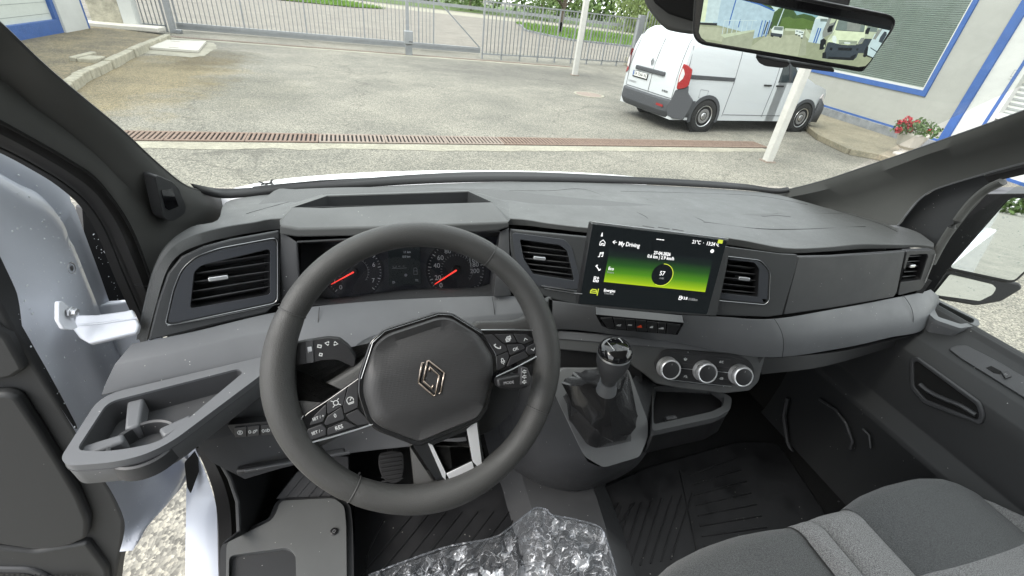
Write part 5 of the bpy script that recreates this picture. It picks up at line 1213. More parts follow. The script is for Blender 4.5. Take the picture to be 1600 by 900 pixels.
# --- raised binnacle hood over the dials, with its open pocket
hz = 1.672
hF = plane3(U(437,353,Z=1.660), U(794,348,Z=1.660), U(610,300,Z=1.60+.075))
def H(x, y, d=0): return U(x, y, pl=hF)+hF[1]*d
hbF = [H(438,352), H(466,357), H(640,353), H(770,348), H(794,347)]
hbM = [H(446,338), H(480,340), H(640,334), H(750,331), H(783,332)]
hbT = [H(457,324), H(505,325), H(610,321), H(740,317), H(769,316)]
hlow = [U(x, y, Y=q.y+.001) for (x, y), q in zip([(437,367),(466,371),(640,368),(775,362),(795,356)], hbF)]
hback = [q+Vector((0,.06,0)) for q in hlow]
loft('binnacle_hood', [hback, hlow, hbF, hbM, hbT], 'dash_plastic', dash, bev=.004, seg=3)
# pocket: side flanks, rear wall and floor
tl, tr = U(512,306,Z=1.67), U(731,299,Z=1.67); fl, frr = H(457,324), H(769,316)
dz = Vector((0,0,-.035)); up_l, up_r = tl, tr
MB().add([fl, frr, frr+dz+Vector((0,.01,0)), fl+dz+Vector((0,.01,0)), tl, tr, tr+dz, tl+dz],
         [(3,2,6,7),(4,7,6,5),(0,3,7,4),(1,5,6,2),(0,1,2,3)]).ob('hood_pocket', 'band_plastic', dash, solid=.002)
ol = U(437,345,Z=1.645); orr = U(797,343,Z=1.645)
MB().add([ol, H(438,352), fl, tl, U(500,303,Z=1.615), U(445,322,Z=1.625)], [(0,1,2),(0,2,3,5),(3,4,5)]).ob('hood_flank', 'dash_plastic', dash, smooth=False)
MB().add([orr, H(794,347), frr, tr, U(740,297,Z=1.615), U(800,318,Z=1.63)], [(0,2,1),(0,5,3,2),(3,5,4)]).ob('hood_flank', 'dash_plastic', dash)
MB().add([tl, tr, U(740,296,Z=1.61), U(503,303,Z=1.61), tl+dz, tr+dz], [(0,1,2,3)]).ob('hood_rear', 'dash_plastic', dash, solid=.002)

# --- dark carcass behind the front panels, so that every gap reads as a shadow gap
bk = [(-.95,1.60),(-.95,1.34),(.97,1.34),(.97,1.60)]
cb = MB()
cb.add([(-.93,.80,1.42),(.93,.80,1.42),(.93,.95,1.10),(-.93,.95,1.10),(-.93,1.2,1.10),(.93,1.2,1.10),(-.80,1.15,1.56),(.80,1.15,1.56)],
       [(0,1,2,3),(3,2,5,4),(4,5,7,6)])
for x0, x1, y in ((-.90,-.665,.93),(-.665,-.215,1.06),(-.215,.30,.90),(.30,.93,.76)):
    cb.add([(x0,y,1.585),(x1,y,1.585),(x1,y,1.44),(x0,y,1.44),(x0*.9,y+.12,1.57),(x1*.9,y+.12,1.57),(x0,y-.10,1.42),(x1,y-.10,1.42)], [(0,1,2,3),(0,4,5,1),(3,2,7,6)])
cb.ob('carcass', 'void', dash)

# --- vent band, in planar sections with real openings
def vent(name_, fr, hole_px, lip_px, slat_lines, tab_px, tabw=.030, depth=.055, lipm='chrome'):
    """air vent: bezel, black duct, slats and a little tab"""
    hole = fr.pts(hole_px)
    hr = rnd(hole, .010, 4); n = len(hr)
    duct = MB(); a = ccw(hr)
    V = [fr.w(u, v, -.001) for u, v in a]+[fr.w(u*.96, v*.96, -depth) for u, v in a]
    duct.add(V, [(i, (i+1) % n, n+(i+1) % n, n+i) for i in range(n)]+[tuple(range(n, 2*n))])
    d = duct.ob(name_, 'black_plastic', dash)
    for (x0, y0), (x1, y1) in slat_lines:
        p, q = fr.px(x0, y0), fr.px(x1, y1); A, B = fr.w(*p, -.010), fr.w(*q, -.010)
        dd = (B-A).normalized(); nn = (fr.n*.93+dd.cross(fr.n)*-.0+fr.u*.30).normalized()
        b = MB(); up = dd.cross(nn); b.box((A+B)/2-nn*.012, ((B-A).length, .0022, .026), (dd, up, nn)); b.ob('slat', 'mid_plastic', d, bev=.0006, seg=1)
    u, v = fr.px(*tab_px); t = fr.at(u, v); s0, s1 = slat_lines[len(slat_lines)//2]
    a0, a1 = fr.px(*s0), fr.px(*s1); t = t.rot(math.atan2(a1[1]-a0[1], a1[0]-a0[0]))
    MB().prism(t, rnd(rect(0, 0, tabw, .0075), .002), -.020, .001).ob('vent_tab', 'satin_chrome', d, bev=.001)
    return d
# left end section (round outer corner)
pl = plane3(U(262,424,Z=1.603), U(438,360,Z=1.642), U(300,520,Z=1.497)); fL = Fr(pl[0], pl[1])
outl = [(231,533),(246,472),(262,427),(283,401),(318,385),(360,374),(437,360),(438,410),(437,470),(415,490),(340,507)]
vin = [(262,508),(259,500),(271,450),(284,420),(306,400),(340,388),(437,371),(437,472),(300,504)]
plate('vent_surround', fL, fL.pts(outl), .012, 'band_plastic', dash, lift=0, holes=[fL.pts([(297,482),(304,424),(313,416),(420,390),(422,394),(423,460)])], bev=.003, seg=2)
rim_o = fL.pts([(258,506),(270,452),(283,420),(305,400),(342,387),(434,370),(434,473),(268,508)])
ro = rnd(rim_o, .012, 4)
MB().ring(fL, ro, grow(ro, -.0014), 0, .0035).ob('vent_trim_ring', 'dim_chrome', dash, bev=.0006, seg=1)
hole_px = [(297,482),(303,425),(315,414),(419,389),(422,392),(422,460)]
hole = rnd(fL.pts(hole_px), .006, 4)
bz = rnd(fL.pts([(262,502),(274,452),(286,422),(308,403),(343,391),(431,374),(431,470),(270,504)]), .01, 4)
plate('vent_bezel', fL, bz, .004, 'cluster_face', dash, lift=.0025, holes=[hole], bev=.0015)
vent('air_vent', fL, hole_px, None, [((318,414),(421,398)),((306,428),(421,411)),((303,442),(421,425)),((299,457),(421,437)),((297,471),(421,449))], (341,435))
line('vent_chrome_line', [fL.w(*fL.px(x, y), .004) for x, y in [(262,508),(340,494),(437,474)]], .0008, 'dim_chrome', dash)

# instrument opening cheeks and binnacle interior
A = P([(438,361,1.645),(462,378,1.63)]); 
cheek = MB()
cl = [U(438,361,Z=1.642), U(437,472,Z=1.51), U(470,478,Z=1.50), U(464,379,Z=1.632)]
ci = [U(466,380,Y=1.0), U(473,474,Y=.93)]
cheek.add(cl+[ci[0]], [(0,1,2,3)]); cheek.add([cl[3], cl[2], ci[1], ci[0]], [(0,1,2,3)])
cheek.ob('binnacle_cheek', 'mid_plastic', dash, solid=.003, bev=.002)
cr_ = [U(795,356,Z=1.642), U(798,462,Z=1.51), U(772,463,Z=1.51), U(781,362,Z=1.635)]
ci2 = [U(776,372,Y=1.0), U(760,455,Y=.93)]
MB().add(cr_+ci2, [(0,3,2,1),(3,4,5,2)]).ob('binnacle_cheek', 'mid_plastic', dash, solid=.003, bev=.002)
MB().add([U(464,379,Z=1.632), U(781,362,Z=1.635), U(776,372,Y=1.0), U(466,380,Y=1.0)], [(0,3,2,1)]).ob('binnacle_ceiling', 'band_plastic', dash, solid=.003)
# band below the dials
sill = [[U(470,478,Z=1.50), U(510,476,Z=1.50), U(640,466,Z=1.50), U(770,462,Z=1.50), U(800,461,Z=1.50)],
        [U(474,455,Y=.86), U(512,469,Y=.84), U(640,455,Y=.83), U(740,452,Y=.84), U(776,440,Y=.86)],
        [U(476,450,Y=.96), U(512,464,Y=.93), U(640,450,Y=.93), U(740,447,Y=.93), U(776,436,Y=.96)]]
loft('binnacle_sill', sill, 'mid_plastic', dash, n=13, smooth=True)
# instrument cluster
fc = Fr(U(640,420,Y=.915), (0,-.86,.5))
cl_poly = rnd(fc.pts([(470,378),(782,362),(784,420),(768,452),(735,466),(560,478),(500,476),(470,450)]), .012)
clus = plate('instrument_cluster', fc, cl_poly, .01, 'cluster_face', dash)
def dial(cx, cy, rpx, labels, ndl, inner, name_):
    u, v = fc.px(cx, cy); u2, _ = fc.px(cx+rpx, cy); r = abs(u2-u); f = fc.at(u, v)
    d = MB().lathe(f, [(r*1.0, 0), (r*1.0, .004), (r*.96, .004), (r*.95, .001), (0.0001, .001)], 48, caps=False).ob(name_, 'cluster_dial', clus, smooth=True)
    t = MB()
    for k in range(41):
        a = R(225-270*k/40*1.0); L = .10 if k % 4 == 0 else .05
        f2 = f.rot(a); t.prism(f2, rect(r*(.93-L/2), 0, r*L, r*(.022 if k % 4 == 0 else .012)), .0012, .0016)
    t.ob('tick_mark', 'dial_white', d)
    t = MB()
    for k in range(25):
        a = R(215-250*k/24); f2 = f.rot(a); t.prism(f2, rect(r*.50, 0, r*.06, r*.014), .0012, .0016)
    t.ob('tick_mark', 'print_grey', d)
    for s, ang, rad in labels:
        text('dial_number', s, f.at(r*rad*math.cos(R(ang)), r*rad*math.sin(R(ang))), r*.22, 'dial_white', d, .0013)
    f2 = f.rot(R(ndl)); b = MB(); b.prism(f2, [(-.0, -r*.028), (r*.86, -r*.012), (r*.86, r*.012), (0, r*.028)], .004, .005); b.ob('needle', 'needle_red', d)
    MB().lathe(f, [(r*.16, .001), (r*.16, .004), (r*.12, .0048)], 24).ob('needle_hub', 'black_plastic', d)
    return d, f, r
dl, fdl, rdl = dial(553,425,46, [('0', 228, .70), ('1', 205, .72), ('2', 165, .72), ('3', 125, .72), ('4', 90, .72), ('5', 52, .70), ('6', 18, .72), ('7', -28, .72)], 207, None, 'rev_counter')
dr, fdr, rdr = dial(713,422,46, [('0', 222, .72), ('20', 200, .66), ('40', 165, .66), ('60', 140, .66), ('80', 112, .68), ('100', 84, .68), ('120', 62, .68), ('140', 45, .66), ('160', 28, .66), ('180', 14, .62), ('200', -6, .62)], 210, None, 'speedometer')
strokes('dial_arc', fdl, [[(rdl*.48*math.cos(R(a)), rdl*.48*math.sin(R(a))) for a in range(-40, 80, 8)]], .0006, 'print_grey', dl, .0012)
strokes('dial_arc', fdr, [[(rdr*.55*math.cos(R(a)), rdr*.55*math.sin(R(a))) for a in range(-40, 90, 8)]], .0006, 'print_grey', dr, .0012)
MB().lathe(fdl.at(-rdl*.42, rdl*.0), [(.0028, .0012), (.0028, .0018)], 16).ob('warning_light', 'needle_red', dl)
cs = plate('trip_display', fc, rnd(fc.pts([(606,385),(656,383),(658,444),(608,447)]), .0015), .004, 'screen_black', clus, lift=.0035)
fcs = Fr(fc.w(*fc.px(632,415), .0035), fc.n, right=fc.r)
text('display_text', '11 km', on(fcs,636,394), .0072, 'print_white', cs, sx=.9, bold=.0001)
text('display_text', '0.0 km', on(fcs,635,401), .0072, 'print_white', cs, sx=.9, bold=.0001)
strokes('display_symbol', on(fcs,617,417), [[(-.004,.002),(-.004,-.001),(.003,-.001),(.003,.002)],[(-.006,-.0035),(.026,-.0035)],[(.008,.001),(.012,.001)],[(.018,.001),(.021,.001)]], .0007, 'print_grey', cs)
strokes('display_symbol', on(fcs,649,424), [[(-.004,-.007),(-.004,.005),(-.002,.008),(.002,.008),(.004,.005),(.004,-.007),(-.004,-.007)],[(-.004,.001),(.004,.001)]], .0007, 'print_grey', cs)
MB().lathe(on(fcs,634,430), [(.0035,.0003),(.0035,.0006)], 16).ob('display_symbol', 'print_grey', cs)
strokes('display_symbol', on(fcs,615,441), [[(-.002,-.002),(-.002,.002),(.001,.002),(.001,-.002),(-.002,-.002)],[(.002,.001),(.003,-.001)]], .0007, 'print_white', cs)
strokes('display_symbol', on(fcs,651,438), [[(-.003,.002),(.003,.002)],[(-.003,-.001),(.003,-.001),(.003,-.003)]], .0007, 'print_white', cs)
MB().prism(fc.at(0,0,.012), rnd(fc.pts([(500,384),(776,370),(780,420),(764,448),(735,460),(560,472),(508,470)]), .012), 0, .001).ob('dial_glass', 'lens_glass', clus)

# centre vent section
pl = plane3(U(797,358,Z=1.640), U(924,372,Z=1.640), U(866,468,Z=1.505)); fCv = Fr(pl[0], pl[1])
hpx = [(812,374),(875,383),(886,392),(897,438),(833,428),(818,404)]
plate('vent_surround', fCv, fCv.pts([(796,358),(926,371),(912,400),(906,440),(904,478),(870,470),(836,458),(806,425),(796,390)]), .012, 'band_plastic', dash, holes=[fCv.pts(hpx)], bev=.003)
plate('vent_bezel', fCv, rnd(fCv.pts([(800,363),(882,374),(893,386),(910,452),(843,448),(816,426),(804,398)]), .008), .004, 'cluster_face', dash, lift=.003, holes=[rnd(fCv.pts(hpx), .004)], bev=.0015)
vent('air_vent', fCv, hpx, None, [((811,384),(885,393)),((812,394),(889,402)),((814,404),(892,412)),((820,413),(895,421)),((826,422),(897,431))], (843,404), .026)
line('vent_chrome_line', [fCv.w(*fCv.px(x, y), .003) for x, y in [(846,446),(880,451),(905,455)]], .001, 'satin_chrome', dash)
line('vent_chrome_line', [fCv.w(*fCv.px(x, y), .003) for x, y in [(850,450),(880,455),(905,459)]], .0008, 'satin_chrome', dash)
# behind and right of the touchscreen
plate('vent_surround', fCv, fCv.pts([(920,372),(1141,386),(1136,420),(1120,494),(1000,488),(903,478)]), .01, 'band_plastic', dash, lift=-.003)
pl = plane3(U(1141,387,Z=1.640), U(1240,399,Z=1.637), U(1205,492,Z=1.505)); fRv = Fr(pl[0], pl[1])
hpx = [(1128,404),(1178,410),(1186,420),(1184,464),(1112,456),(1116,430)]
plate('vent_surround', fRv, fRv.pts([(1130,385),(1222,397),(1246,398),(1243,420),(1222,492),(1200,495),(1105,492),(1112,440)]), .012, 'band_plastic', dash, holes=[fRv.pts(hpx)], bev=.003)
ro = rnd(fRv.pts([(1122,398),(1188,406),(1203,424),(1201,470),(1194,476),(1104,468),(1112,430)]), .01)
MB().ring(fRv, ro, grow(ro, -.0011), 0, .0035).ob('vent_trim_ring', 'dim_chrome', dash, bev=.0005, seg=1)
plate('vent_bezel', fRv, rnd(fRv.pts([(1123,400),(1186,408),(1200,425),(1198,468),(1192,473),(1107,465),(1114,430)]), .01), .004, 'cluster_face', dash, lift=.0025, holes=[rnd(fRv.pts(hpx), .004)], bev=.0015)
vent('air_vent', fRv, hpx, None, [((1122,413),(1183,420)),((1120,423),(1184,430)),((1118,433),(1184,440)),((1116,443),(1184,450)),((1114,452),(1184,459))], (1163,436), .026)
# glovebox flap
pl = plane3(U(1246,400,Z=1.637), U(1412,393,Z=1.632), U(1330,477,Z=1.505)); fG = Fr(pl[0], pl[1])
plate('glovebox_flap', fG, rnd(fG.pts([(1247,401),(1300,400),(1414,392),(1401,456),(1396,464),(1300,481),(1223,492)]), .003), .012, 'mid_plastic', dash, lift=.001, bev=.003)
# right end vent
pl = plane3(U(1416,393,Z=1.632), U(1457,392,Z=1.630), U(1425,459,Z=1.508)); fE = Fr(pl[0], pl[1])
hpx = [(1420,398),(1447,396),(1449,400),(1437,437),(1406,441)]
plate('vent_surround', fE, rnd(fE.pts([(1416,392),(1459,390),(1461,396),(1445,442),(1438,452),(1402,461),(1404,450)]), .006), .014, 'mid_plastic', dash, lift=.002, holes=[rnd(fE.pts(hpx), .003)], bev=.003)
vent('air_vent', fE, hpx, None, [((1418,404),(1446,402)),((1415,412),(1443,410)),((1413,420),(1441,418)),((1410,428),(1439,426)),((1408,436),(1437,433))], (1426,416), .018)
line('vent_chrome_line', [fE.w(*fE.px(x, y), .004) for x, y in [(1459,396),(1453,415),(1443,440)]], .001, 'satin_chrome', dash)

# --- silver band
sT = [(207,536),(300,518),(412,491),(500,477),(640,466),(800,462),(870,470),(1000,488),(1120,494),(1205,498),(1300,483),(1380,468),(1440,456),(1454,452)]
sB = [(158,619,1.455),(280,590,1.455),(411,563,1.455),(500,576,1.43),(640,560,1.42),(760,535,1.42),(870,515,1.42),(980,526,1.415),(1060,536,1.41),(1195,559,1.40),(1313,545,1.40),(1390,528,1.405),(1442,516,1.41),(1466,480,1.42)]
t_ = P(sT, 1.503); b_ = P(sB)
t0 = [p+Vector((0,.012,-.03)) for p in t_]
m1 = [a*.55+b*.45+Vector((0,-.006,.010)) for a, b in zip(t_, b_)]
m2 = [a*.25+b*.75+Vector((0,-.006,.006)) for a, b in zip(t_, b_)]
b2 = [p+Vector((0,.05,-.012)) for p in b_]
loft('silver_band', [cat(r, 61) for r in (t0, t_, m1, m2, b_, b2)], 'trim_silver', dash, bev=.002, ang=18)
for a, b in (((1209,497),(1222,560)), ((1410,460),(1424,520)), ((499,480),(497,572)), ((769,464),(774,534))):
    u = U(*a, Z=1.506); v_ = U(*b, Z=1.41)
    q = [u+(v_-u)*t+Vector((0,-.008,.0125))*math.sin(math.pi*min(1, t*1.0)) for t in [i/9 for i in range(10)]]
    line('panel_joint', q, .0007, 'black_plastic', dash, 5)

# --- button strip under the touchscreen
def silver_plane(x0, y0, x1, y1):
    return None
pl = plane3(U(930,491,Z=1.50), U(1068,505,Z=1.50), U(1000,523,Z=1.44)); fb = Fr(pl[0]+pl[1]*.006, pl[1], right=U(1068,505,pl=pl)-U(930,491,pl=pl))
strip = plate('switch_strip', fb, rnd(fb.pts([(930,491),(1069,504),(1059,523),(952,514),(940,509)]), .003), .02, 'gloss_black', dash, lift=.001, bev=.0015)
xs = [(937,494,948,512), (957,494,961,513), (976,496,979,515), (992,497,994,517), (1010,499,1011,518), (1027,501,1027,520), (1042,502,1040,521), (1064,505,1056,522)]
for i in range(7):
    a, b = xs[i], xs[i+1]
    q = fb.pts([(a[0]+1, a[1]+1.5), (b[0]-1, b[1]+1), (b[2]-1, b[3]-1.5), (a[2]+1, a[3]-1.2)])
    k = plate('switch', fb, q, .006, 'button_black', strip, lift=.003, bev=.001)
def sym(fr, x, y, lines, wd, m, par, lift=.0032, k=1.0):
    f = on(fr, x, y); return strokes('switch_symbol', f, [[(a*k, b*k) for a, b in l] for l in lines], wd, m, par, lift)
sym(fb, 967,506, [[(-4,-3),(4,-3)],[(-4,0),(-1,0),(-1,3)],[(2,-3),(2,2),(4,2)]], .0011, 'print_white', strip, k=.001)
sym(fb, 984,506, [[(-4,-1.5),(-2,-1.5)],[(-1,-1.5),(1,-1.5)],[(2,-1.5),(4,-1.5)],[(-4,1.5),(-2,1.5)],[(-1,1.5),(1,1.5)],[(2,1.5),(4,1.5)]], .0011, 'print_white', strip, k=.001)
sym(fb, 1000,508, [[(-5,-4),(5,-4),(0,5),(-5,-4)],[(-2,-2.2),(2,-2.2),(0,1.5),(-2,-2.2)]], .0011, 'print_red', strip, k=.001)
sym(fb, 1018,509, [[(-2.5,-3),(2.5,-3),(2.5,0),(-2.5,0),(-2.5,-3)],[(-2,-2),(2,-2)],[(-2,-1),(2,-1)],[(-1.6,0),(-1.6,2.6),(0,3.6),(1.6,2.6),(1.6,0)]], .0011, 'print_white', strip, k=.001)
sym(fb, 1033,511, [[(-5,-2.5),(5,-2.5),(5,0),(2,.6),(-4,-.5),(-5,-2.5)],[(-1,.5),(1,3),(3.5,2.5),(4,0)],[(1,-1.5),(4,-1.5)]], .0011, 'print_white', strip, k=.001)

# --- touchscreen (rectangle standing proud of the dash, turned to the driver)
ts = Fr(U(925,348,D=.70), (-.117,-.962,.246), right=(.99,-.142,-.081))
q = [U(925,348,pl=(ts.o, ts.n)), U(1137,374,pl=(ts.o, ts.n)), U(1105,492,pl=(ts.o, ts.n)), U(903,475,pl=(ts.o, ts.n))]
ts = Fr(sum(q, Vector())/4, ts.n, right=q[1]-q[0]+q[2]-q[3])
sc_poly = ts.pts([(925,348),(1137,374),(1105,492),(903,475)])
scr = plate('touchscreen', ts, rnd(sc_poly, .003), .016, 'black_plastic', dash, bev=.0015)
MB().prism(ts, [(-.05,-.05),(.05,-.05),(.05,.05),(-.05,.05)], -.075, -.016).ob('screen_mount', 'black_plastic', scr)
plate('screen_glass', ts, rnd(grow(sc_poly, -.0015), .003), .001, 'screen_black', scr, lift=.0012)
MB().bar(q[0]+ts.n*.0005, q[1]+ts.n*.0005, .0035, .003, up=ts.n).ob('screen_edge', 'satin_chrome', scr)
# green gradient panel: flat picture on the display
g = bpy.data.materials.new('screen_gradient'); g.use_nodes = True; MATS['screen_gradient'] = g
N = g.node_tree.nodes; Lk = g.node_tree.links.new; b = N['Principled BSDF']; b.inputs['Roughness'].default_value = .2; b.inputs['Base Color'].default_value = (.01,.01,.01,1)
ca = N.new('ShaderNodeUVMap'); sx_ = N.new('ShaderNodeSeparateXYZ'); cr = N.new('ShaderNodeValToRGB')
Lk(ca.outputs['UV'], sx_.inputs['Vector']); Lk(sx_.outputs['Y'], cr.inputs['Fac']); Lk(cr.outputs['Color'], b.inputs['Emission Color']); b.inputs['Emission Strength'].default_value = .45
e = cr.color_ramp.elements; e[0].position = 0; e[0].color = (.34,.46,.01,1); e[1].position = 1; e[1].color = (.004,.006,.008,1)
for p_, c_ in ((.12,(.20,.36,.008)), (.3,(.06,.2,.008)), (.55,(.015,.07,.01)), (.8,(.006,.014,.01))): k = e.new(p_); k.color = (*c_, 1)
gq = [(943,440),(1101,456),(1113,404),(952,388)]
uv = ts.pts(gq); go = ob('screen_picture', [ts.w(u, v, .0014) for u, v in uv]+[ts.w(u, v, .0012) for u, v in uv], [(0,1,2,3),(0,4,5,1),(1,5,6,2),(2,6,7,3),(3,7,4,0)], 'screen_gradient', scr)
ul = go.data.uv_layers.new(name='UVMap')
for lp in go.data.loops: ul.data[lp.index].uv = [(0,0),(1,0),(1,1),(0,1)][lp.vertex_index % 4]
def st(s, x, y, h, m='screen_white', al='CENTER', sx=1.0, bold=.00012): return text('screen_text', s, on(ts, x, y), h, m, scr, .0016, al, sx=sx, bold=bold*.3)
st('My Driving', 966,380, .0095, al='LEFT', sx=.85); st('21\u00b0C  \u00b7  13:24 \u0447.', 1123,382.5, .0085, al='RIGHT', sx=.85)
st('27-04-2026', 1034,396, .0075, bold=.0003, sx=.85); st('0.6 km | 2.9 km/h', 1032,402, .0078, sx=.85)
st('Eco', 950,419, .0075, al='LEFT', sx=.85); st('Score', 948,424.5, .005, 'screen_grey', al='LEFT')
st('57', 1034,427, .0105, sx=.9, bold=.0002); st('/100', 1033,434.5, .0045, 'screen_grey')
st('Energies', 943,453, .0065, al='LEFT', sx=.9); st('Thermal', 943,457.5, .005, 'screen_grey', al='LEFT')
st('3.8', 1067,465.5, .0068, al='LEFT', sx=.9); st('l/100km', 1075,467, .0062, 'screen_grey', al='LEFT', sx=.85)
f57 = on(ts, 1034,429)
MB().lathe(f57, [(.0185,.0014),(.0185,.0016),(.0001,.0017)], 40, caps=False).ob('score_disc', 'screen_black', scr)
strokes('score_ring', f57, [[(.0185*math.cos(R(a)), .0185*math.sin(R(a))) for a in range(95, -120, -8)]], .0011, 'screen_lime', scr, .0018)
ss = lambda x, y, l, wd=.0009, m='screen_white', k=.001: strokes('screen_icon', on(ts, x, y), [[(a*k, b*k) for a, b in q_] for q_ in l], wd, m, scr, .0015)
ss(941,379, [[(-4,-4),(-4,1),(0,4.5),(4,1),(4,-4),(1.3,-4),(1.3,-1),(-1.3,-1),(-1.3,-4),(-4,-4)]])
ss(938,398, [[(-3.5,-3),(-1.5,-3),(-1.5,3.5),(3.5,4.5),(3.5,-2),(1.5,-2)],[(-1.5,1.5),(3.5,2.5)]])
ss(934,418, [[(-3.5,3.5),(-2,1),(1,-2),(3.5,-3.5)],[(-4,2),(-2,4)],[(2,-4),(4,-2)]], .0014)
ss(931,436, [[(-4,1),(-1,1),(-1,4),(-4,4),(-4,1)],[(-4,-4),(-1,-4),(-1,-1),(-4,-1),(-4,-4)],[(1,-4),(4,-4),(4,-1),(1,-1),(1,-4)],[(2.5,1),(2.5,4)],[(1,2.5),(4,2.5)]])
ss(927,455, [[(-5,-2.5),(5,-2.5),(5,1),(3,3.5),(-3,3.5),(-5,1),(-5,-2.5)],[(-5,.6),(5,.6)]], .0013, 'screen_lime'); ss(933.5,456, [[(0,-5),(0,5)]], .0014, 'screen_lime')
ss(940,366, [[(-.8,-2.5),(1.2,-2.5),(0,2.5),(-.8,-2.5)]]); ss(960,378, [[(3,0),(-3,0)],[(0,2.5),(-3,0),(0,-2.5)]])
ss(1031,374, [[(-6,0),(-3,0)],[(-1.2,0),(1.2,0)],[(3,0),(6,0)]], .0012)
MB().lathe(on(ts,1112,392), [(.0031,.0014),(.0031,.0017)], 20).ob('screen_icon', 'screen_white', scr)
MB().prism(on(ts,1125,376), rect(0,0,.0085,.0085), .0013, .0017).ob('screen_icon', 'screen_lime', scr)
ss(1063,465, [[(-3,-3),(1,-3),(1,3),(-3,3),(-3,-3)],[(-3,.5),(1,.5)],[(1,-1),(3,-1),(3,2)]])
MB().prism(ts, [(-.126,-.0485),(-.112,-.0485),(-.112,-.0475),(-.126,-.0475)], .0012, .0014).ob('screen_icon', 'screen_grey', scr)

# --- heater control panel
pl = plane3(U(870,518,Z=1.405), U(1193,545,Z=1.39), U(1090,608,Z=1.29)); fh = Fr(pl[0], pl[1], right=U(1193,545,pl=pl)-U(870,518,pl=pl))
hp = plate('heater_panel', fh, rnd(fh.pts([(868,517),(1040,531),(1190,543),(1196,550),(1184,596),(1170,610),(1130,614),(1060,606),(1024,599),(1006,584),(988,572),(980,556),(868,545)]), .008), .035, 'panel_grey', dash, lift=.004, bev=.003, seg=3)
MB().prism(fh, fh.pts([(868,515.5),(1040,529.5),(1190,541.5),(1195,545),(1194,553),(1184,553),(1040,543),(868,528)]), -.006, .0085).ob('heater_panel_brow', 'trim_silver', hp, bev=.002)
gl = plate('control_plate', fh, rnd(fh.pts([(1034,545),(1060,545),(1150,553),(1172,564),(1178,582),(1165,598),(1120,602),(1050,594),(1026,583),(1019,566)]), .012), .003, 'button_black', hp, lift=.0062, bev=.001)
def knob(x, y):
    f = on(fh, x, y, .006)
    f = Fr(f.o, f.n, right=f.r)
    k = MB().lathe(f, [(.0262,0),(.0268,.003),(.0262,.006),(.0250,.0075),(.0250,.011),(.0240,.0125),(.0252,.014),(.0260,.017),(.0256,.021),(.0244,.0242),(.0228,.0256),(.0212,.0252),(.0205,.0235)], 48, caps=False).ob('heater_knob', 'knob_silver', hp, smooth=True)
    MB().lathe(f, [(.0208,.020),(.0206,.0242),(.0160,.0252),(.0001,.0254)], 40, caps=False).ob('knob_face', 'button_black', k, smooth=True)
    MB().lathe(f, [(.0243,.0112),(.0246,.0124),(.0243,.0136)], 48, caps=False).ob('knob_groove', 'black_plastic', k)
    MB().prism(f, rect(0, .014, .0010, .004), .0252, .0256).ob('knob_mark', 'print_grey', k)
for x, y in ((1040,572),(1096,577.5),(1151,583)): knob(x, y)
line('chrome_line', [fh.w(*fh.px(x, y), .0072) for x, y in [(1045,592),(1090,597),(1140,602)]], .0008, 'satin_chrome', hp)
line('chrome_line', [fh.w(*fh.px(x, y), .0072) for x, y in [(1062,574),(1082,576)]], .0006, 'satin_chrome', hp)
line('chrome_line', [fh.w(*fh.px(x, y), .0072) for x, y in [(1118,579),(1138,581)]], .0006, 'satin_chrome', hp)
for q_ in ([(1048,549),(1140,556),(1160,562)], [(1060,553),(1082,555)], [(1118,558),(1140,561)], [(1064,566),(1080,568)], [(1118,571),(1136,573)], [(1062,583),(1084,585)], [(1118,590),(1140,592)]):
    line('panel_joint', [fh.w(*fh.px(x, y), .0066) for x, y in q_], .0006, 'mid_plastic', hp)
sh = lambda x, y, l: strokes('control_symbol', on(fh, x, y), [[(a*.001, b*.001) for a, b in q_] for q_ in l], .0009, 'print_white', hp, .0068)
sh(1069,560, [[(-4,1),(0,3),(4,1),(1,-3),(-1,-3),(-4,1)],[(-2,0),(2,0)],[(-1,-1.5),(1,-1.5)]]); sh(1069,587, [[(-3.5,-2),(-3.5,1),(-1,3),(2,3),(3.5,1),(3.5,-2)],[(1,-3),(3,-1),(5,-3)],[(-3,0),(3,0)]])
text('control_symbol', 'A/C', on(fh,1125,564.5), .0085, 'print_white', hp, .0068, sx=.8); sh(1125,590, [[(-4,-2),(4,-2)],[(-4,-2),(-4,1),(0,3),(3,3),(4,0),(4,-2)],[(-1,0),(3,0),(1.5,1.2)]])
MB().lathe(on(fh,1073,549), [(.0009,.0068),(.0009,.0074)], 12).ob('control_lamp', 'print_white', hp); MB().lathe(on(fh,1128,602), [(.0009,.0072),(.0009,.0076)], 12).ob('control_lamp', 'print_white', hp)
# wing left of it, hidden partly by the wheel
plate('centre_wing', fh, fh.pts([(720,520),(870,520),(985,560),(1008,585),(1010,600),(960,620),(800,600),(720,590)]), .03, 'black_plastic', dash, lift=-.014, bev=.004)

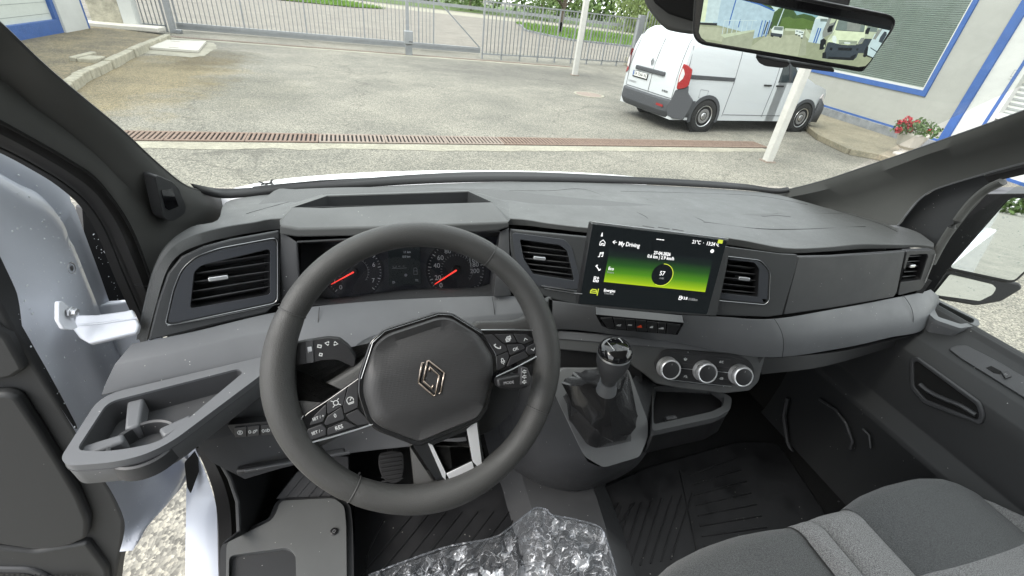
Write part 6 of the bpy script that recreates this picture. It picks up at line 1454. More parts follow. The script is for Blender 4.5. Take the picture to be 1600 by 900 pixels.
# --- open shelf under the heater panel
szT = 1.235
rim_o = P([(1019,674),(1060,665),(1120,652),(1141,640),(1144,621),(1120,608),(1019,602)], szT)
fs = Fr(rim_o[0], (0,0,1), right=(1,0,0))
to2 = lambda L_: [((p-fs.o).dot(fs.r), (p-fs.o).dot(fs.u)) for p in L_]
ro = rnd(to2(rim_o), .012); ri = rnd(to2(P([(1021,663),(1058,655),(1112,643),(1130,634),(1132,620),(1112,606),(1021,604)], szT)), .01)
sb = plate('open_shelf', fs, ro, .018, 'panel_grey', dash, lift=0, holes=[ri], bev=.003)
fl_ = Fr(fs.o-Vector((0,0,.05)), (0,0,1), right=(1,0,0))
MB().prism(fs, grow(ro, -.004), -.075, -.05).ob('shelf_floor', 'panel_grey', sb)
for i in range(14):
    a = U(1056+i*4.2, 612+i*.3, Z=szT-.046); b = U(1075+i*3.6, 634-i*.4, Z=szT-.049)
    MB().bar(a, b, .003, .005).ob('shelf_rib', 'trim_silver', sb)
for i in range(5):
    a = U(1018+i*3, 640+i*5, Z=szT-.049); b = U(1080+i*4, 632+i*3, Z=szT-.049); MB().bar(a, b, .0015, .002).ob('shelf_rib', 'mid_plastic', sb)
fq = Fr(U(1104,628,Z=szT-.045), (-.6,-.5,.7)); MB().prism(fq, rect(0,0,.022,.032), 0, .006).ob('usb_socket', 'mid_plastic', sb, bev=.002); strokes('socket_symbol', fq, [[(0,.008),(-.003,.008),(-.003,-.008),(0,-.008)]], .0008, 'print_white', sb, .0065)
MB().box(U(1048,654,Z=szT-.01), (.03,.012,.012)).ob('shelf_clip', 'mid_plastic', sb, bev=.003)
MB().prism(fs, grow(ro, -.001), -.085, -.018).ob('shelf_body', 'black_plastic', sb, bev=.01)

# --- driver-side tray with cup holder
tz = 1.462
fT = Fr(U(220,640,Z=tz), (0,0,1), right=(1,0,0))
outer = rnd(fT.pts([(94,716),(157,617.5),(411,557),(409,585),(270,689),(228,710),(180,722),(106,728)]), [.01,.03,.002,.002,.02,.02,.03,.012], 5)
inner = rnd(fT.pts([(119,703),(168,628),(372,576),(380,582),(252,689),(212,699),(160,706)]), [.01,.015,.006,.006,.02,.02,.02], 5)
tray = plate('door_side_tray', fT, outer, .012, 'trim_silver', dash, holes=[inner], bev=.003, seg=3)
oc = ccw(outer); n = len(oc); g1 = grow(oc, -.006)
V = [fT.w(u, v, -.013) for u, v in grow(oc, .0)]+[fT.w(u, v, -.044) for u, v in grow(oc, -.002)]+[fT.w(u*.93+.0, v*.93, -.056) for u, v in g1]
MB().add(V, [(i, (i+1) % n, n+(i+1) % n, n+i) for i in range(n)]+[(n+i, n+(i+1) % n, 2*n+(i+1) % n, 2*n+i) for i in range(n)]+[tuple(range(2*n, 3*n))]).ob('tray_body', 'trim_silver', tray, smooth=True)
ic = ccw(inner); n = len(ic)
V = [fT.w(u, v, -.004) for u, v in ic]+[fT.w(u, v, -.040) for u, v in grow(ic, -.004)]
MB().add(V, [(i, n+i, n+(i+1) % n, (i+1) % n) for i in range(n)]+[tuple(range(n, 2*n))]).ob('tray_well', 'mid_plastic', tray, smooth=True)
cu_, cv_ = fT.px(224,682); cup = fT.at(cu_-.004, cv_-.0, 0)
cupo = MB().lathe(cup, [(.045,-.040),(.045,-.014),(.042,-.012),(.039,-.014),(.038,-.038),(.0001,-.0385)], 40, caps=False).ob('cup_holder', 'mid_plastic', tray, smooth=True)
for k in range(7): MB().prism(cup.rot(.3), rect(0, -.018+k*.006, 2*math.sqrt(max(.0001, .033**2-(.018-k*.006)**2)), .0016), -.038, -.0365).ob('cup_rib', 'mid_plastic', cupo)
for (x, y, a, l_) in ((207,625,-75,.05), (262,662,35,.03), (133,694,20,.04)):
    u, v = fT.px(x, y); f = fT.at(u, v).rot(R(a)); MB().prism(f, [(-.012,-.011),(l_,-.009),(l_,.009),(-.012,.011)], -.04, -.010).ob('cup_finger', 'trim_silver', tray, bev=.004)
line('tray_edge_line', [fT.w(u, v, -.0125) for u, v in oc]+[fT.w(*oc[0], -.0125)], .0008, 'mid_plastic', tray)

# --- passenger-side tray
rz = 1.45
fP = Fr(U(1490,490,Z=rz), (0,0,1), right=(1,0,0))
outer = rnd(fP.pts([(1444,456),(1530,500),(1531,508),(1500,513),(1462,500),(1440,480)]), [.004,.012,.01,.01,.01,.004]); inner = rnd(fP.pts([(1450,463),(1523,499),(1521,504),(1500,506),(1466,495)]), .006)
tr2 = plate('door_side_tray', fP, outer, .010, 'trim_silver', dash, holes=[inner], bev=.002)
oc = ccw(outer); n = len(oc)
V = [fP.w(u, v, -.010) for u, v in oc]+[fP.w(u, v, -.060) for u, v in grow(oc, -.010)]
MB().add(V, [(i, (i+1) % n, n+(i+1) % n, n+i) for i in range(n)]+[tuple(range(n, 2*n))]).ob('tray_body', 'trim_silver', tr2, smooth=True)
ic = ccw(inner); n = len(ic)
MB().add([fP.w(u, v, -.003) for u, v in ic]+[fP.w(u, v, -.035) for u, v in grow(ic, -.003)], [(i, n+i, n+(i+1) % n, (i+1) % n) for i in range(n)]+[tuple(range(n, 2*n))]).ob('tray_well', 'mid_plastic', tr2)

# --- knee panels
kp = [P([(300,640,1.40),(410,600,1.405),(480,575,1.41),(640,560,1.41),(760,545,1.41)]),
      P([(303,690,1.36),(360,680,1.35),(470,640,1.345),(640,620,1.33),(760,610,1.33)]),
      P([(330,722,1.30),(370,722,1.28),(470,690,1.28),(600,660,1.28),(740,650,1.28)]),
      P([(384,749,1.235),(420,738,1.235),(462,727,1.235),(554,708,1.235),(730,690,1.235)])]
kb = [p+Vector((0,.08,-.01)) for p in kp[-1]]
knee = loft('knee_panel', [cat(r, 17) for r in kp]+[cat(kb, 17)], 'mid_plastic', dash, smooth=True, bev=.002)
pl = plane3(U(366,665,Z=1.372), U(424,659,Z=1.372), U(400,683,Z=1.345)); fk = Fr(pl[0]+pl[1]*.006, pl[1], right=U(424,659,pl=pl)-U(366,665,pl=pl))
ls = plate('switch_strip', fk, rnd(fk.pts([(355,664),(440,657),(442,676),(372,684),(364,678)]), .002), .02, 'black_plastic', dash, bev=.001)
for i, x in enumerate((366,386,408)):
    plate('switch', fk, rnd(fk.pts([(x+1,667-i*1.5),(x+20,665-i*1.5),(x+20,680.5-i*1.5),(x+2,682-i*1.5)]), .001), .006, 'button_black', ls, lift=.003, bev=.0008)
kk = lambda x, y, l: strokes('switch_symbol', on(fk, x, y), [[(a*.001, b*.001) for a, b in q_] for q_ in l], .0009, 'print_white', ls, .0034)
kk(376,674, [[(4*math.cos(a*.7), 4*math.sin(a*.7)) for a in range(10)], [(-1,-2),(-1,2)], [(1,-2),(1,2)], [(-1,2),(1,2)]])
kk(396,672.5, [[(-7,1),(-5,3),(-3,1)],[(-7,-1),(-5,-3),(-3,-1)],[(0,-3),(1,1),(3,2),(4,-1),(2,-3),(0,-3)],[(4,2),(7,3)],[(4,0),(7,1)]])
kk(417,671, [[(-7,1),(-5,3),(-3,1)],[(-7,-1),(-5,-3),(-3,-1)],[(2,-3),(2,3),(5,1.5),(5,-1.5),(2,-3)],[(0,2),(-1,2)],[(0,0),(-1,0)],[(0,-2),(-1,-2)]])
# release slot
pl = plane3(U(365,733,Z=1.262), U(456,716,Z=1.262), U(420,732,Z=1.247))
sl_ = MB(); a, b = U(372,733,Z=1.262), U(540,703,Z=1.262); sl_.bar(a+Vector((0,-.006,.004)), b+Vector((0,-.006,.004)), .014, .010); sl_.ob('release_slot', 'black_plastic', dash, bev=.004)
MB().bar(U(384,727,Z=1.268)+Vector((0,-.012,.0)), U(548,699,Z=1.268)+Vector((0,-.012,.0)), .006, .006).ob('release_lip', 'mid_plastic', dash, bev=.002)
# right lower ledge and dark underside
rw = [P([(1200,560,1.395),(1320,548,1.395),(1440,520,1.405),(1470,500,1.41)]), [p+Vector((0,.03,-.012)) for p in P([(1200,560,1.395),(1320,548,1.395),(1440,520,1.405),(1470,500,1.41)])],
      P([(1190,585,1.33),(1290,572,1.34),(1400,540,1.35),(1470,520,1.36)])]
loft('lower_ledge', rw, 'black_plastic', dash, n=13, smooth=True)
# =================================================================== STEERING WHEEL
WC = Vector((-.435, .447, 1.634)); wa = R(55)
fw = Fr(WC, (0, -math.sin(wa), math.cos(wa)))
wheel = thing('steering_wheel', 'black leather steering wheel with glossy spokes and a diamond emblem, turned slightly to the left', 'steering wheel', WC)
RM, RT = .1735, .0165
def ang_of(x, y): u, v = fw.px(x, y); return math.atan2(v, u)
aL, aR, aB = ang_of(446,612), ang_of(862,540), ang_of(706,778)
def rim_r(t):
    r = RT
    for a0, k, wd in ((aL, .0035, .42), (aR, .0035, .40), (aB, .0035, .40)):
        d = (t-a0+math.pi) % (2*math.pi)-math.pi; r += k*math.exp(-(d/wd)**2)
    return r
seams = sorted([ang_of(456,488), ang_of(768,396), ang_of(552,767), ang_of(842,640)])
def arc(a0, a1, n, k=1.0, m='leather', nm='rim_leather'):
    V = []; ns = 18
    for i in range(n+1):
        t = a0+(a1-a0)*i/n; d = fw.r*math.cos(t)+fw.u*math.sin(t); e = min(1, min(i, n-i)/1.5+.0)
        r = rim_r(t)*k*(1-(.05 if i in (0, n) else 0))
        V += [WC+d*(RM+r*math.cos(2*math.pi*s/ns))+fw.n*r*1.06*math.sin(2*math.pi*s/ns) for s in range(ns)]
    F = [(i*ns+s, i*ns+(s+1) % ns, (i+1)*ns+(s+1) % ns, (i+1)*ns+s) for i in range(n) for s in range(ns)]
    return ob(nm, V, F, m, wheel, smooth=True)
for i, a0 in enumerate(seams):
    a1 = seams[(i+1) % 4]; a1 += 2*math.pi if a1 < a0 else 0
    arc(a0+.004, a1-.004, max(12, int((a1-a0)*18)))
for a in seams:
    d = fw.r*math.cos(a)+fw.u*math.sin(a); t_ = fw.n.cross(d)
    r = rim_r(a)*.97
    MB().tube([WC+d*(RM+r*math.cos(q))+fw.n*r*math.sin(q)*1.06 for q in [2*math.pi*k/24 for k in range(24)]], .0009, 6, closed=True).ob('rim_seam', 'stitch', wheel, smooth=True)
# leather spoke roots (thick, rounded), under the glossy button bezels
fh0 = fw.at(0, 0, -.004)
def lplate(px, m, t, lift, bev, name, r=.004, par=None, **k): return plate(name, fw, rnd(fw.pts(px), r), t, m, par or wheel, lift=lift, bev=bev, **k)
def softplate(name, px, m, h0, h1, inset=.010, r=.006):
    """a leather-covered body with rounded shoulders"""
    p = ccw(rnd(fw.pts(px), r, 4)); n = len(p); V = []
    for k, (hh, ii) in enumerate(((h0, inset*.4), (h0*.5+h1*.5, 0), (h1-.004, inset*.12), (h1-.001, inset*.45), (h1, inset))):
        V += [fw.w(u, v, hh) for u, v in grow(p, -ii)]
    F = [(k*n+i, k*n+(i+1) % n, (k+1)*n+(i+1) % n, (k+1)*n+i) for k in range(4) for i in range(n)]+[tuple(range(4*n, 5*n)), tuple(reversed(range(n)))]
    return ob(name, V, F, m, wheel, smooth=True)
softplate('spoke_cover', [(436,565),(458,603),(468,619),(513,597),(560,569),(582,543),(605,530),(605,640),(560,668),(500,700),(480,706),(455,700),(436,650)], 'leather', -.028, .002, .006, .003)
softplate('spoke_cover', [(862,462),(832,484),(818,497),(800,501),(745,502),(724,520),(755,598),(800,583),(850,562),(868,545)], 'leather', -.028, .002, .006, .003)
softplate('spoke_cover', [(640,694),(660,700),(690,765),(720,774),(760,745),(752,700),(772,770),(700,792),(650,786)], 'leather', -.026, -.004, .004, .002)
# glossy bezels
lplate([(575,560),(564,586),(513,622),(477,645),(466,662),(461,678),(464,689),(472,695),(486,693),(582,661),(604,672),(610,600)], 'gloss_black', .010, .0065, .002, 'spoke_bezel', .006)
lplate([(735,514),(832,515),(848,526),(857,539),(854,549),(840,557),(772,590),(750,600),(745,540)], 'gloss_black', .010, .0065, .002, 'spoke_bezel', .006)
hubpx = [(568,587),(585,536),(604,520),(684,494),(703,495),(748,523),(768,555),(769,581),(753,637),(743,651),(655,687),(647,685),(593,664),(580,653),(567,613)]
hub = fw.pts(hubpx)
plate('hub_bezel', fw, rnd(grow(hub, .0062), .006), .03, 'gloss_black', wheel, lift=.009, bev=.002)
# airbag cover with two soft folds
A = ccw(rnd(hub, .009, 4)); n = len(A); ins = grow(A, -.010)
V = [fw.w(u, v, .006) for u, v in A]+[fw.w(u, v, .0135) for u, v in grow(A, -.0015)]+[fw.w(u, v, .0165) for u, v in grow(A, -.0035)]
l0, l1 = Vector(fw.px(590,578)), Vector(fw.px(748,527)); k0, k1 = Vector(fw.px(600,655)), Vector(fw.px(765,598))
def side(p, a, b): d = (b-a).normalized(); return d.x*(p[1]-a.y)-d.y*(p[0]-a.x)
def hh(p):
    s1 = side(p, l0, l1); s2 = -side(p, k0, k1); sp = lambda x: .004*math.log1p(math.exp(min(40, x/.004))); return .022-sp(s1)*.32-sp(s2)*.30
rings = 7; cx = sum(p[0] for p in A)/n; cy = sum(p[1] for p in A)/n
i_in = grow(A, -.013)
V += [fw.w(u, v, hh((u, v))) for u, v in i_in]
for r_ in range(1, rings):
    V += [fw.w(u+(cx-u)*r_/rings, v+(cy-v)*r_/rings, hh((u+(cx-u)*r_/rings, v+(cy-v)*r_/rings))) for u, v in i_in]
V.append(fw.w(cx, cy, hh((cx, cy)))); nr = 3+rings
F = [(k*n+i, k*n+(i+1) % n, (k+1)*n+(i+1) % n, (k+1)*n+i) for k in range(nr-1) for i in range(n)]+[((nr-1)*n+i, (nr-1)*n+(i+1) % n, nr*n) for i in range(n)]
m = mat('airbag_skin', (.034,.034,.035), .42); N = m.node_tree.nodes; Lk = m.node_tree.links.new
t = N.new('ShaderNodeTexCoord'); wv = N.new('ShaderNodeTexVoronoi'); wv.inputs['Scale'].default_value = 620; wv.inputs['Randomness'].default_value = .12
bp = N.new('ShaderNodeBump'); bp.inputs['Strength'].default_value = .55; bp.inputs['Distance'].default_value = .0006
Lk(t.outputs['Object'], wv.inputs['Vector']); Lk(wv.outputs['Distance'], bp.inputs['Height']); Lk(bp.outputs['Normal'], N['Principled BSDF'].inputs['Normal'])
air = ob('airbag_cover', V, F, 'airbag_skin', wheel, smooth=True)
# emblem: two interlaced open diamonds
fe = fw.at(0, 0, .0225)
em = MB(); z2 = lambda x, y: (540+x/3.75, 480+y/3.75)
for ln in ([(462,325),(447,328),(427,443),(515,520),(525,515),(548,400),(494,352),(489,372)], [(545,508),(556,500),(578,385),(487,313),(478,318),(455,432),(505,478),(511,458)]):
    q = [U(*z2(x, y), pl=(fe.o, fe.n)) for x, y in ln]
    for a, b in zip(q, q[1:]): em.bar(a, b+(b-a).normalized()*.0008, .0021, .0028, up=fe.n)
em.ob('emblem', 'bronze_chrome', wheel, bev=.0006, seg=1)
strokes('emblem_shadow_line', fe, [[fe.px(*z2(x, y)) for x, y in l] for l in ([(455,330),(437,440),(517,508)], [(548,500),(567,388),(490,325)])], .0016, 'gloss_black', wheel, -.0008, .001)
text('airbag_mark', 'AIRBAG', on(fw,697,661,.0).rot(R(20)), .006, 'black_plastic', wheel, hh(fw.px(697,661))+.0004)
# buttons with print
def wb(px, r=.0018): return plate('wheel_button', fw, rnd(fw.pts(px), r), .004, 'button_black', wheel, lift=.0088, bev=.0009)
B = [wb(q_) for q_ in (
 [(512,627),(543,603),(537,631),(513,645)], [(545,602),(560,591),(560,634),(539,644),(537,633)], [(492,648),(511,629),(511,644),(506,656),(485,662)],
 [(513,648),(535,633),(539,652),(511,662),(508,659)], [(541,646),(560,637),(580,658),(560,662),(547,654)], [(482,668),(504,660),(511,666),(511,677),(484,686),(480,680)],
 [(513,667),(540,655),(557,663),(513,677)],
 [(751,523),(768,522),(783,537),(787,538),(790,547),(774,554),(767,540)], [(770,522),(798,521),(805,534),(785,535)], [(800,521),(820,522),(831,530),(816,537),(807,534)],
 [(820,541),(836,534),(843,542),(839,549),(825,554),(819,548)], [(789,538),(814,537),(818,543),(795,554)], [(774,556),(791,549),(793,557),(786,572),(774,578)], [(795,557),(817,548),(823,556),(789,572)])]
fb2 = lambda x, y: on(fw, x, y, .0088).rot(R(14))
wt = lambda s, x, y, b, h=.0068: text('button_text', s, fb2(x, y), h, 'print_white', b, .0002, bold=0, sx=.9)
ws = lambda x, y, b, l, wd=.0008: strokes('button_symbol', fb2(x, y), [[(p*.001, q*.001) for p, q in k_] for k_ in l], wd, 'print_white', b, .0003)
wt('SET / +', 499,650, B[2], .0052); wt('SET / -', 497,672, B[5], .0052); wt('0', 525,647, B[3]); wt('RES', 531,665, B[6]); wt('OK', 803,544.5, B[11], .0062)
ws(526,627, B[0], [[(3*math.cos(a*.8), 3*math.sin(a*.8)) for a in range(9)], [(-4.5,-4),(-2.5,-2.5)], [(4.5,-4),(2.5,-2.5)], [(-4.5,4),(-2.5,2.5)], [(4.5,4),(2.5,2.5)]])
ws(548,623, B[1], [[(4*math.cos(R(a)), 4*math.sin(R(a))) for a in range(-20, 215, 25)], [(0,0),(2.4,2.4)], [(-3.5,-3),(3.5,-3)], [(-3,-4.4),(3,-4.4)]])
ws(775,540, B[7], [[(-4,3),(-3,0),(0,-3),(3,-4)], [(-4,3),(-2,3.4)], [(3,-4),(3.6,-2)]], .0014)
ws(791,529, B[8], [[(-3,-3),(2,-3),(2,1),(-3,1),(-3,-3)], [(-1,1),(-1,3),(4,3),(4,-1),(2,-1)], [(-2,-1),(1,-1)]], .001)
ws(818,529.5, B[9], [[(-2.5,-1.3),(0,1.6),(2.5,-1.3)]]); ws(830,545, B[10], [[(-2.5,1.3),(0,-1.6),(2.5,1.3)]])
ws(783,563, B[12], [[(-1.3,0),(-1.3,3),(0,4),(1.3,3),(1.3,0),(0,-1),(-1.3,0)], [(-2.6,0),(-2,-2),(0,-3),(2,-2),(2.6,0)], [(0,-3),(0,-4.5)]])
# chrome highlights
cl_ = lambda px, r=.0009, m='satin_chrome', h=.0082: line('chrome_line', [fw.w(*fw.px(*p), h) for p in px], r, m, wheel)
cl_([(482,690),(520,680),(560,668),(583,660)], .0010); cl_([(772,588),(800,575),(838,555),(845,550)], .0010); cl_([(462,680),(466,663),(476,647)], .0007)
cl_([(750,515),(800,514.5),(832,515.5)], .0007)
cat_px = [(565,590),(583,534),(602,517),(684,491),(704,492),(750,520)]
line('chrome_line', [fw.w(*p, .0100) for p in [fw.px(*q) for q in cat_px]], .0005, 'dim_chrome', wheel)
# lower spoke: glossy frame with an opening and bright inlays
plate('lower_spoke', fw, rnd(fw.pts([(640,688),(664,692),(745,650),(751,690),(760,737),(752,748),(716,768),(702,771),(690,762),(664,724)]), .003), .016, 'gloss_black', wheel, lift=.001, holes=[fw.pts([(676,695),(728,673),(737,719),(697,738)])], bev=.002)
lplate([(668,691),(675,694),(696,738),(696,749),(691,744)], 'knob_silver', .003, .0030, .0012, 'spoke_inlay', .001)
lplate([(697,739),(737,720),(741,733),(703,750)], 'knob_silver', .003, .0030, .0012, 'spoke_inlay', .001)
lplate([(729,670),(744,657),(754,737),(738,720)], 'knob_silver', .003, .0030, .0012, 'spoke_inlay', .001)

# =================================================================== COLUMN AND STALKS (fixed to the dash)
fs_ = fw
shp = rnd(fw.pts([(512,572),(540,532),(580,515),(680,492),(740,505),(800,560),(842,596),(830,650),(780,690),(690,700),(600,690),(540,640)]), .02)
p = ccw(shp); n = len(p); V = []
for h_, k in ((-.035, .0), (-.045, .004), (-.10, .004), (-.22, -.005)):
    V += [fw.w(u*.9, v*.9-.01, h_) for u, v in grow(p, k)]
ob('column_shroud', V, [(k*n+(i+1) % n, k*n+i, (k+1)*n+i, (k+1)*n+(i+1) % n) for k in range(3) for i in range(n)]+[tuple(range(n))], 'dark_plastic', dash, smooth=True)
fst = Fr(U(520,548,D=.62), (0,-.86,.5), right=U(552,560,D=.62)-U(475,550,D=.62))
stk = plate('indicator_stalk', fst, rnd(fst.pts([(440,540),(480,532),(512,527),(530,529),(545,541),(556,558),(554,574),(545,569),(527,561),(505,562),(478,568),(440,575)]), .003), .018, 'black_plastic', dash, lift=.004, bev=.005, seg=3)
MB().prism(fst, rnd(fst.pts([(478,532),(490,530.5),(492,565),(480,567)]), .001), -.012, .0055).ob('stalk_ring', 'mid_plastic', stk, bev=.0015)
MB().prism(fst, rnd(fst.pts([(481,541),(488,540),(489,548),(482,549)]), .001), -.012, .0068).ob('stalk_rib', 'satin_chrome', stk, bev=.001)
sp = lambda x, y, l, wd=.0008: strokes('stalk_symbol', on(fst, x, y), [[(a*.001, b*.001) for a, b in q] for q in l], wd, 'print_white', stk, .0044)
sp(515,536, [[(-1,1),(-1,2.5),(-5,0),(-1,-2.5),(-1,-1),(-.5,-1)],[(-1,1),(-.5,1)]]); sp(522,535.5, [[(1,1),(1,2.5),(5,0),(1,-2.5),(1,-1),(.5,-1)],[(1,1),(.5,1)]])
sp(500,540, [[(-2,-1.5),(2,-1.5),(2,1.5),(-2,1.5),(-2,-1.5)]], .0012); sp(502,553, [[(-1.5,-1.5),(1.5,-1.5),(1.5,1.5),(-1.5,1.5),(-1.5,-1.5)]], .001)
fsr = Fr(U(805,590,D=.60), (0,-.80,.6))
st2 = plate('wiper_stalk', fsr, rnd(fsr.pts([(776,592),(812,585),(826,586),(830,600),(824,606),(806,610),(778,606)]), .004), .02, 'black_plastic', dash, lift=.0, bev=.004)
plate('stalk_ring', fsr, rnd(fsr.pts([(813,573),(823,574),(829,590),(826,603),(812,601)]), .002), .016, 'button_black', st2, lift=.004, bev=.002)
for y in (580, 588, 596): strokes('stalk_symbol', on(fsr,818,y), [[(2.2e-3,1e-3),(0,1e-3),(0,2.2e-3),(-3e-3,0),(0,-2.2e-3),(0,-1e-3),(2.2e-3,-1e-3)]], .0007, 'print_white', st2, .0044)
text('stalk_text', 'MODE', on(fsr,795,598), .005, 'print_grey', st2, .0004)

# =================================================================== GEAR CONSOLE AND LEVER
gp = plane3(U(868,610,Z=1.33), U(985,590,Z=1.33), U(943,730,Z=1.155)); fg = Fr(gp[0], gp[1], right=(1,0,0))
con = thing('gear_console', 'dark plastic gear console standing between the footwell and the open shelf', 'console', U(930,760,Z=.9))
co = [(866,612),(876,576),(982,576),(1012,657),(1013,682),(1000,714),(943,731),(914,714)]
ci_ = [(883,623),(898,606),(963,600),(984,663),(983,688),(934,699),(922,692)]
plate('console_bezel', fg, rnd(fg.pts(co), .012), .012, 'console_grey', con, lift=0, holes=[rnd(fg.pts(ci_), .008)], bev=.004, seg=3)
# column below: lofted body
def body(pxs, Y): return [U(x, y, Y=Y_) for (x, y), Y_ in zip(pxs, Y)]
c_top = [fg.w(*q, -.006) for q in fg.pts([(840,585),(866,612),(914,713),(926,725),(943,730.5),(985,719),(1000,713),(1009,695),(1012.5,682),(1011.5,657),(985,580)])]
c_mid = P([(815,590,1.30),(806,640,1.20),(850,725,1.10),(930,752,1.06),(1000,722,1.08),(1020,690,1.13),(1034,640,1.18),(1030,600,1.22)])
c_low = P([(800,640,1.15),(800,690,1.05),(818,745,.98),(890,775,.95),(965,755,.96),(1010,715,1.0),(1040,680,1.05),(1050,630,1.1)])
c_bot = [v+Vector((0,.10,-.10)) for v in c_low]
loft('console_body', [cat(r, 33) for r in (c_top, c_mid, c_low, c_bot)], 'mid_plastic', con, smooth=True, sub=1)
gear = thing('gear_lever', 'gear lever with glossy black cap and wrinkled black leather gaiter', 'gear lever', fg.w(*fg.px(935,660)))
# gaiter: folded leather cone from the bezel opening to the shaft
top = U(948,607,D=.80); base = [fg.w(*q, -.004) for q in rnd(fg.pts(ci_), .008, 6)]; nb = len(base); bcn = sum(base, Vector())/nb
ax = (top-bcn).normalized(); rows_ = []; rnG = random.Random(4); NR = 26
ph = [rnG.uniform(0, 6.28) for _ in range(6)]
x_ax = Vector((1,0,0)); x_ax = (x_ax-ax*x_ax.dot(ax)).normalized(); y_ax = ax.cross(x_ax)
base = cat(base, 96, True)
for k in range(NR+1):
    t = k/NR; row = []
    for i, b_ in enumerate(base):
        off = b_-bcn; th = math.atan2(off.dot(y_ax), off.dot(x_ax)); r0 = .0165
        tgt = x_ax*math.cos(th)*r0+y_ax*math.sin(th)*r0
        sh_ = t**1.35; bulge = math.sin(math.pi*min(1, t*1.02))*.012
        rr = off*(1-sh_)+tgt*sh_
        fold = (abs(math.sin(2.5*th+ph[0]+t*2.6))*.75+abs(math.sin(1.5*th+ph[1]-t*4.6))*.6-.7)*.036*math.sin(math.pi*t)**.8
        fold = (.040*((1-abs(math.sin(math.pi*(1.9*t+.30*math.sin(th+.8)))))**1.3-.35)+.034*((1-abs(math.sin(1.5*th+1.1+1.6*t)))**1.4-.3))*math.sin(math.pi*t)**.7
        rr = rr+(off.normalized())*(bulge+fold)
        row.append(bcn+rr+ax*((top-bcn).length*t+ .006*math.sin(math.pi*t)*math.sin(3*th+ph[3]+3*t)))
    rows_.append(row)
V, F = grid(rows_, True); ob('leather_gaiter', V, F, 'leather_soft', gear, smooth=True)
kn = U(957,567,D=.755)
kx = (kn-top).normalized(); fk2 = Fr(top, kx, right=(1,0,0)); Lk_ = (kn-top).length
MB().lathe(fk2, [(.0175,-.006),(.0165,.004),(.0145,.008),(.0145,Lk_*.3)], 24).ob('gaiter_collar', 'trim_silver', gear, smooth=True)
kb = MB().lathe(fk2, [(.0125,Lk_*.15),(.0135,Lk_*.4),(.0165,Lk_*.55),(.0225,Lk_*.8),(.0265,Lk_*1.05),(.0275,Lk_*1.25),(.0262,Lk_*1.42),(.0245,Lk_*1.48)], 40).ob('gear_knob', 'mid_plastic', gear, smooth=True)
MB().lathe(fk2, [(.0268,Lk_*1.40),(.0274,Lk_*1.44),(.0262,Lk_*1.50),(.0225,Lk_*1.60),(.014,Lk_*1.67),(.0001,Lk_*1.69)], 40, caps=False).ob('knob_cap', 'gloss_black', kb, smooth=True)
MB().lathe(fk2, [(.0276,Lk_*1.35),(.0279,Lk_*1.38),(.0274,Lk_*1.41)], 40, caps=False).ob('knob_ring', 'satin_chrome', kb, smooth=True)
fkt = fk2.at(0, 0, Lk_*1.665).rot(R(8))
strokes('shift_pattern', fkt, [[(-.011,.006),(-.011,-.006)],[(-.0035,.006),(-.0035,-.006)],[(.004,.006),(.004,-.006)],[(-.011,0),(.011,0)],[(.011,.0),(.011,.006)]], .0009, 'print_white', kb, .0004)
for s, x, y in (('1',-.011,.0085),('3',-.0035,.0085),('5',.004,.0085),('2',-.011,-.0085),('4',-.0035,-.0085),('6',.004,-.0085),('R',.011,.0085)):
    text('gear_number', s, fkt.at(x, y), .0055, 'print_white', kb, .0004)
# =================================================================== INTERIOR MIRROR WITH ITS PICTURE
MD = .52
mcn = U(1250,55,D=MD); mn = (CAM-mcn).normalized(); mn = (mn*.93+Vector((-.12,-.28,-.1))).normalized()
fm = Fr(mcn, mn, right=U(1404,28,pl=(mcn, mn))-U(1084,-32,pl=(mcn, mn)))
mir = thing('interior_mirror', 'wide black interior mirror showing a bright picture of the yard behind', 'mirror', mcn)
shell = rnd(fm.pts([(1086,-38),(1411,27),(1350,113),(1338,112),(1080,68)]), [.010,.012,.012,.006,.014], 6)
MB().prism(fm, shell, -.028, 0).ob('mirror_shell', 'black_plastic', mir, bev=.005, seg=3)
MB().prism(fm, grow(shell, -.0025), 0, .0022).ob('mirror_bezel', 'gloss_black', mir, bev=.001)
fi = fm.at(0, 0, .0026)
scr_px = [(1100,-14),(1160,-2),(1394,42),(1361,97),(1354,104),(1341,106),(1103,66),(1094,60),(1090,50)]
plate('mirror_screen', fi, rnd(fi.pts(scr_px), .002), .002, 'screen_black', mir, lift=.0)
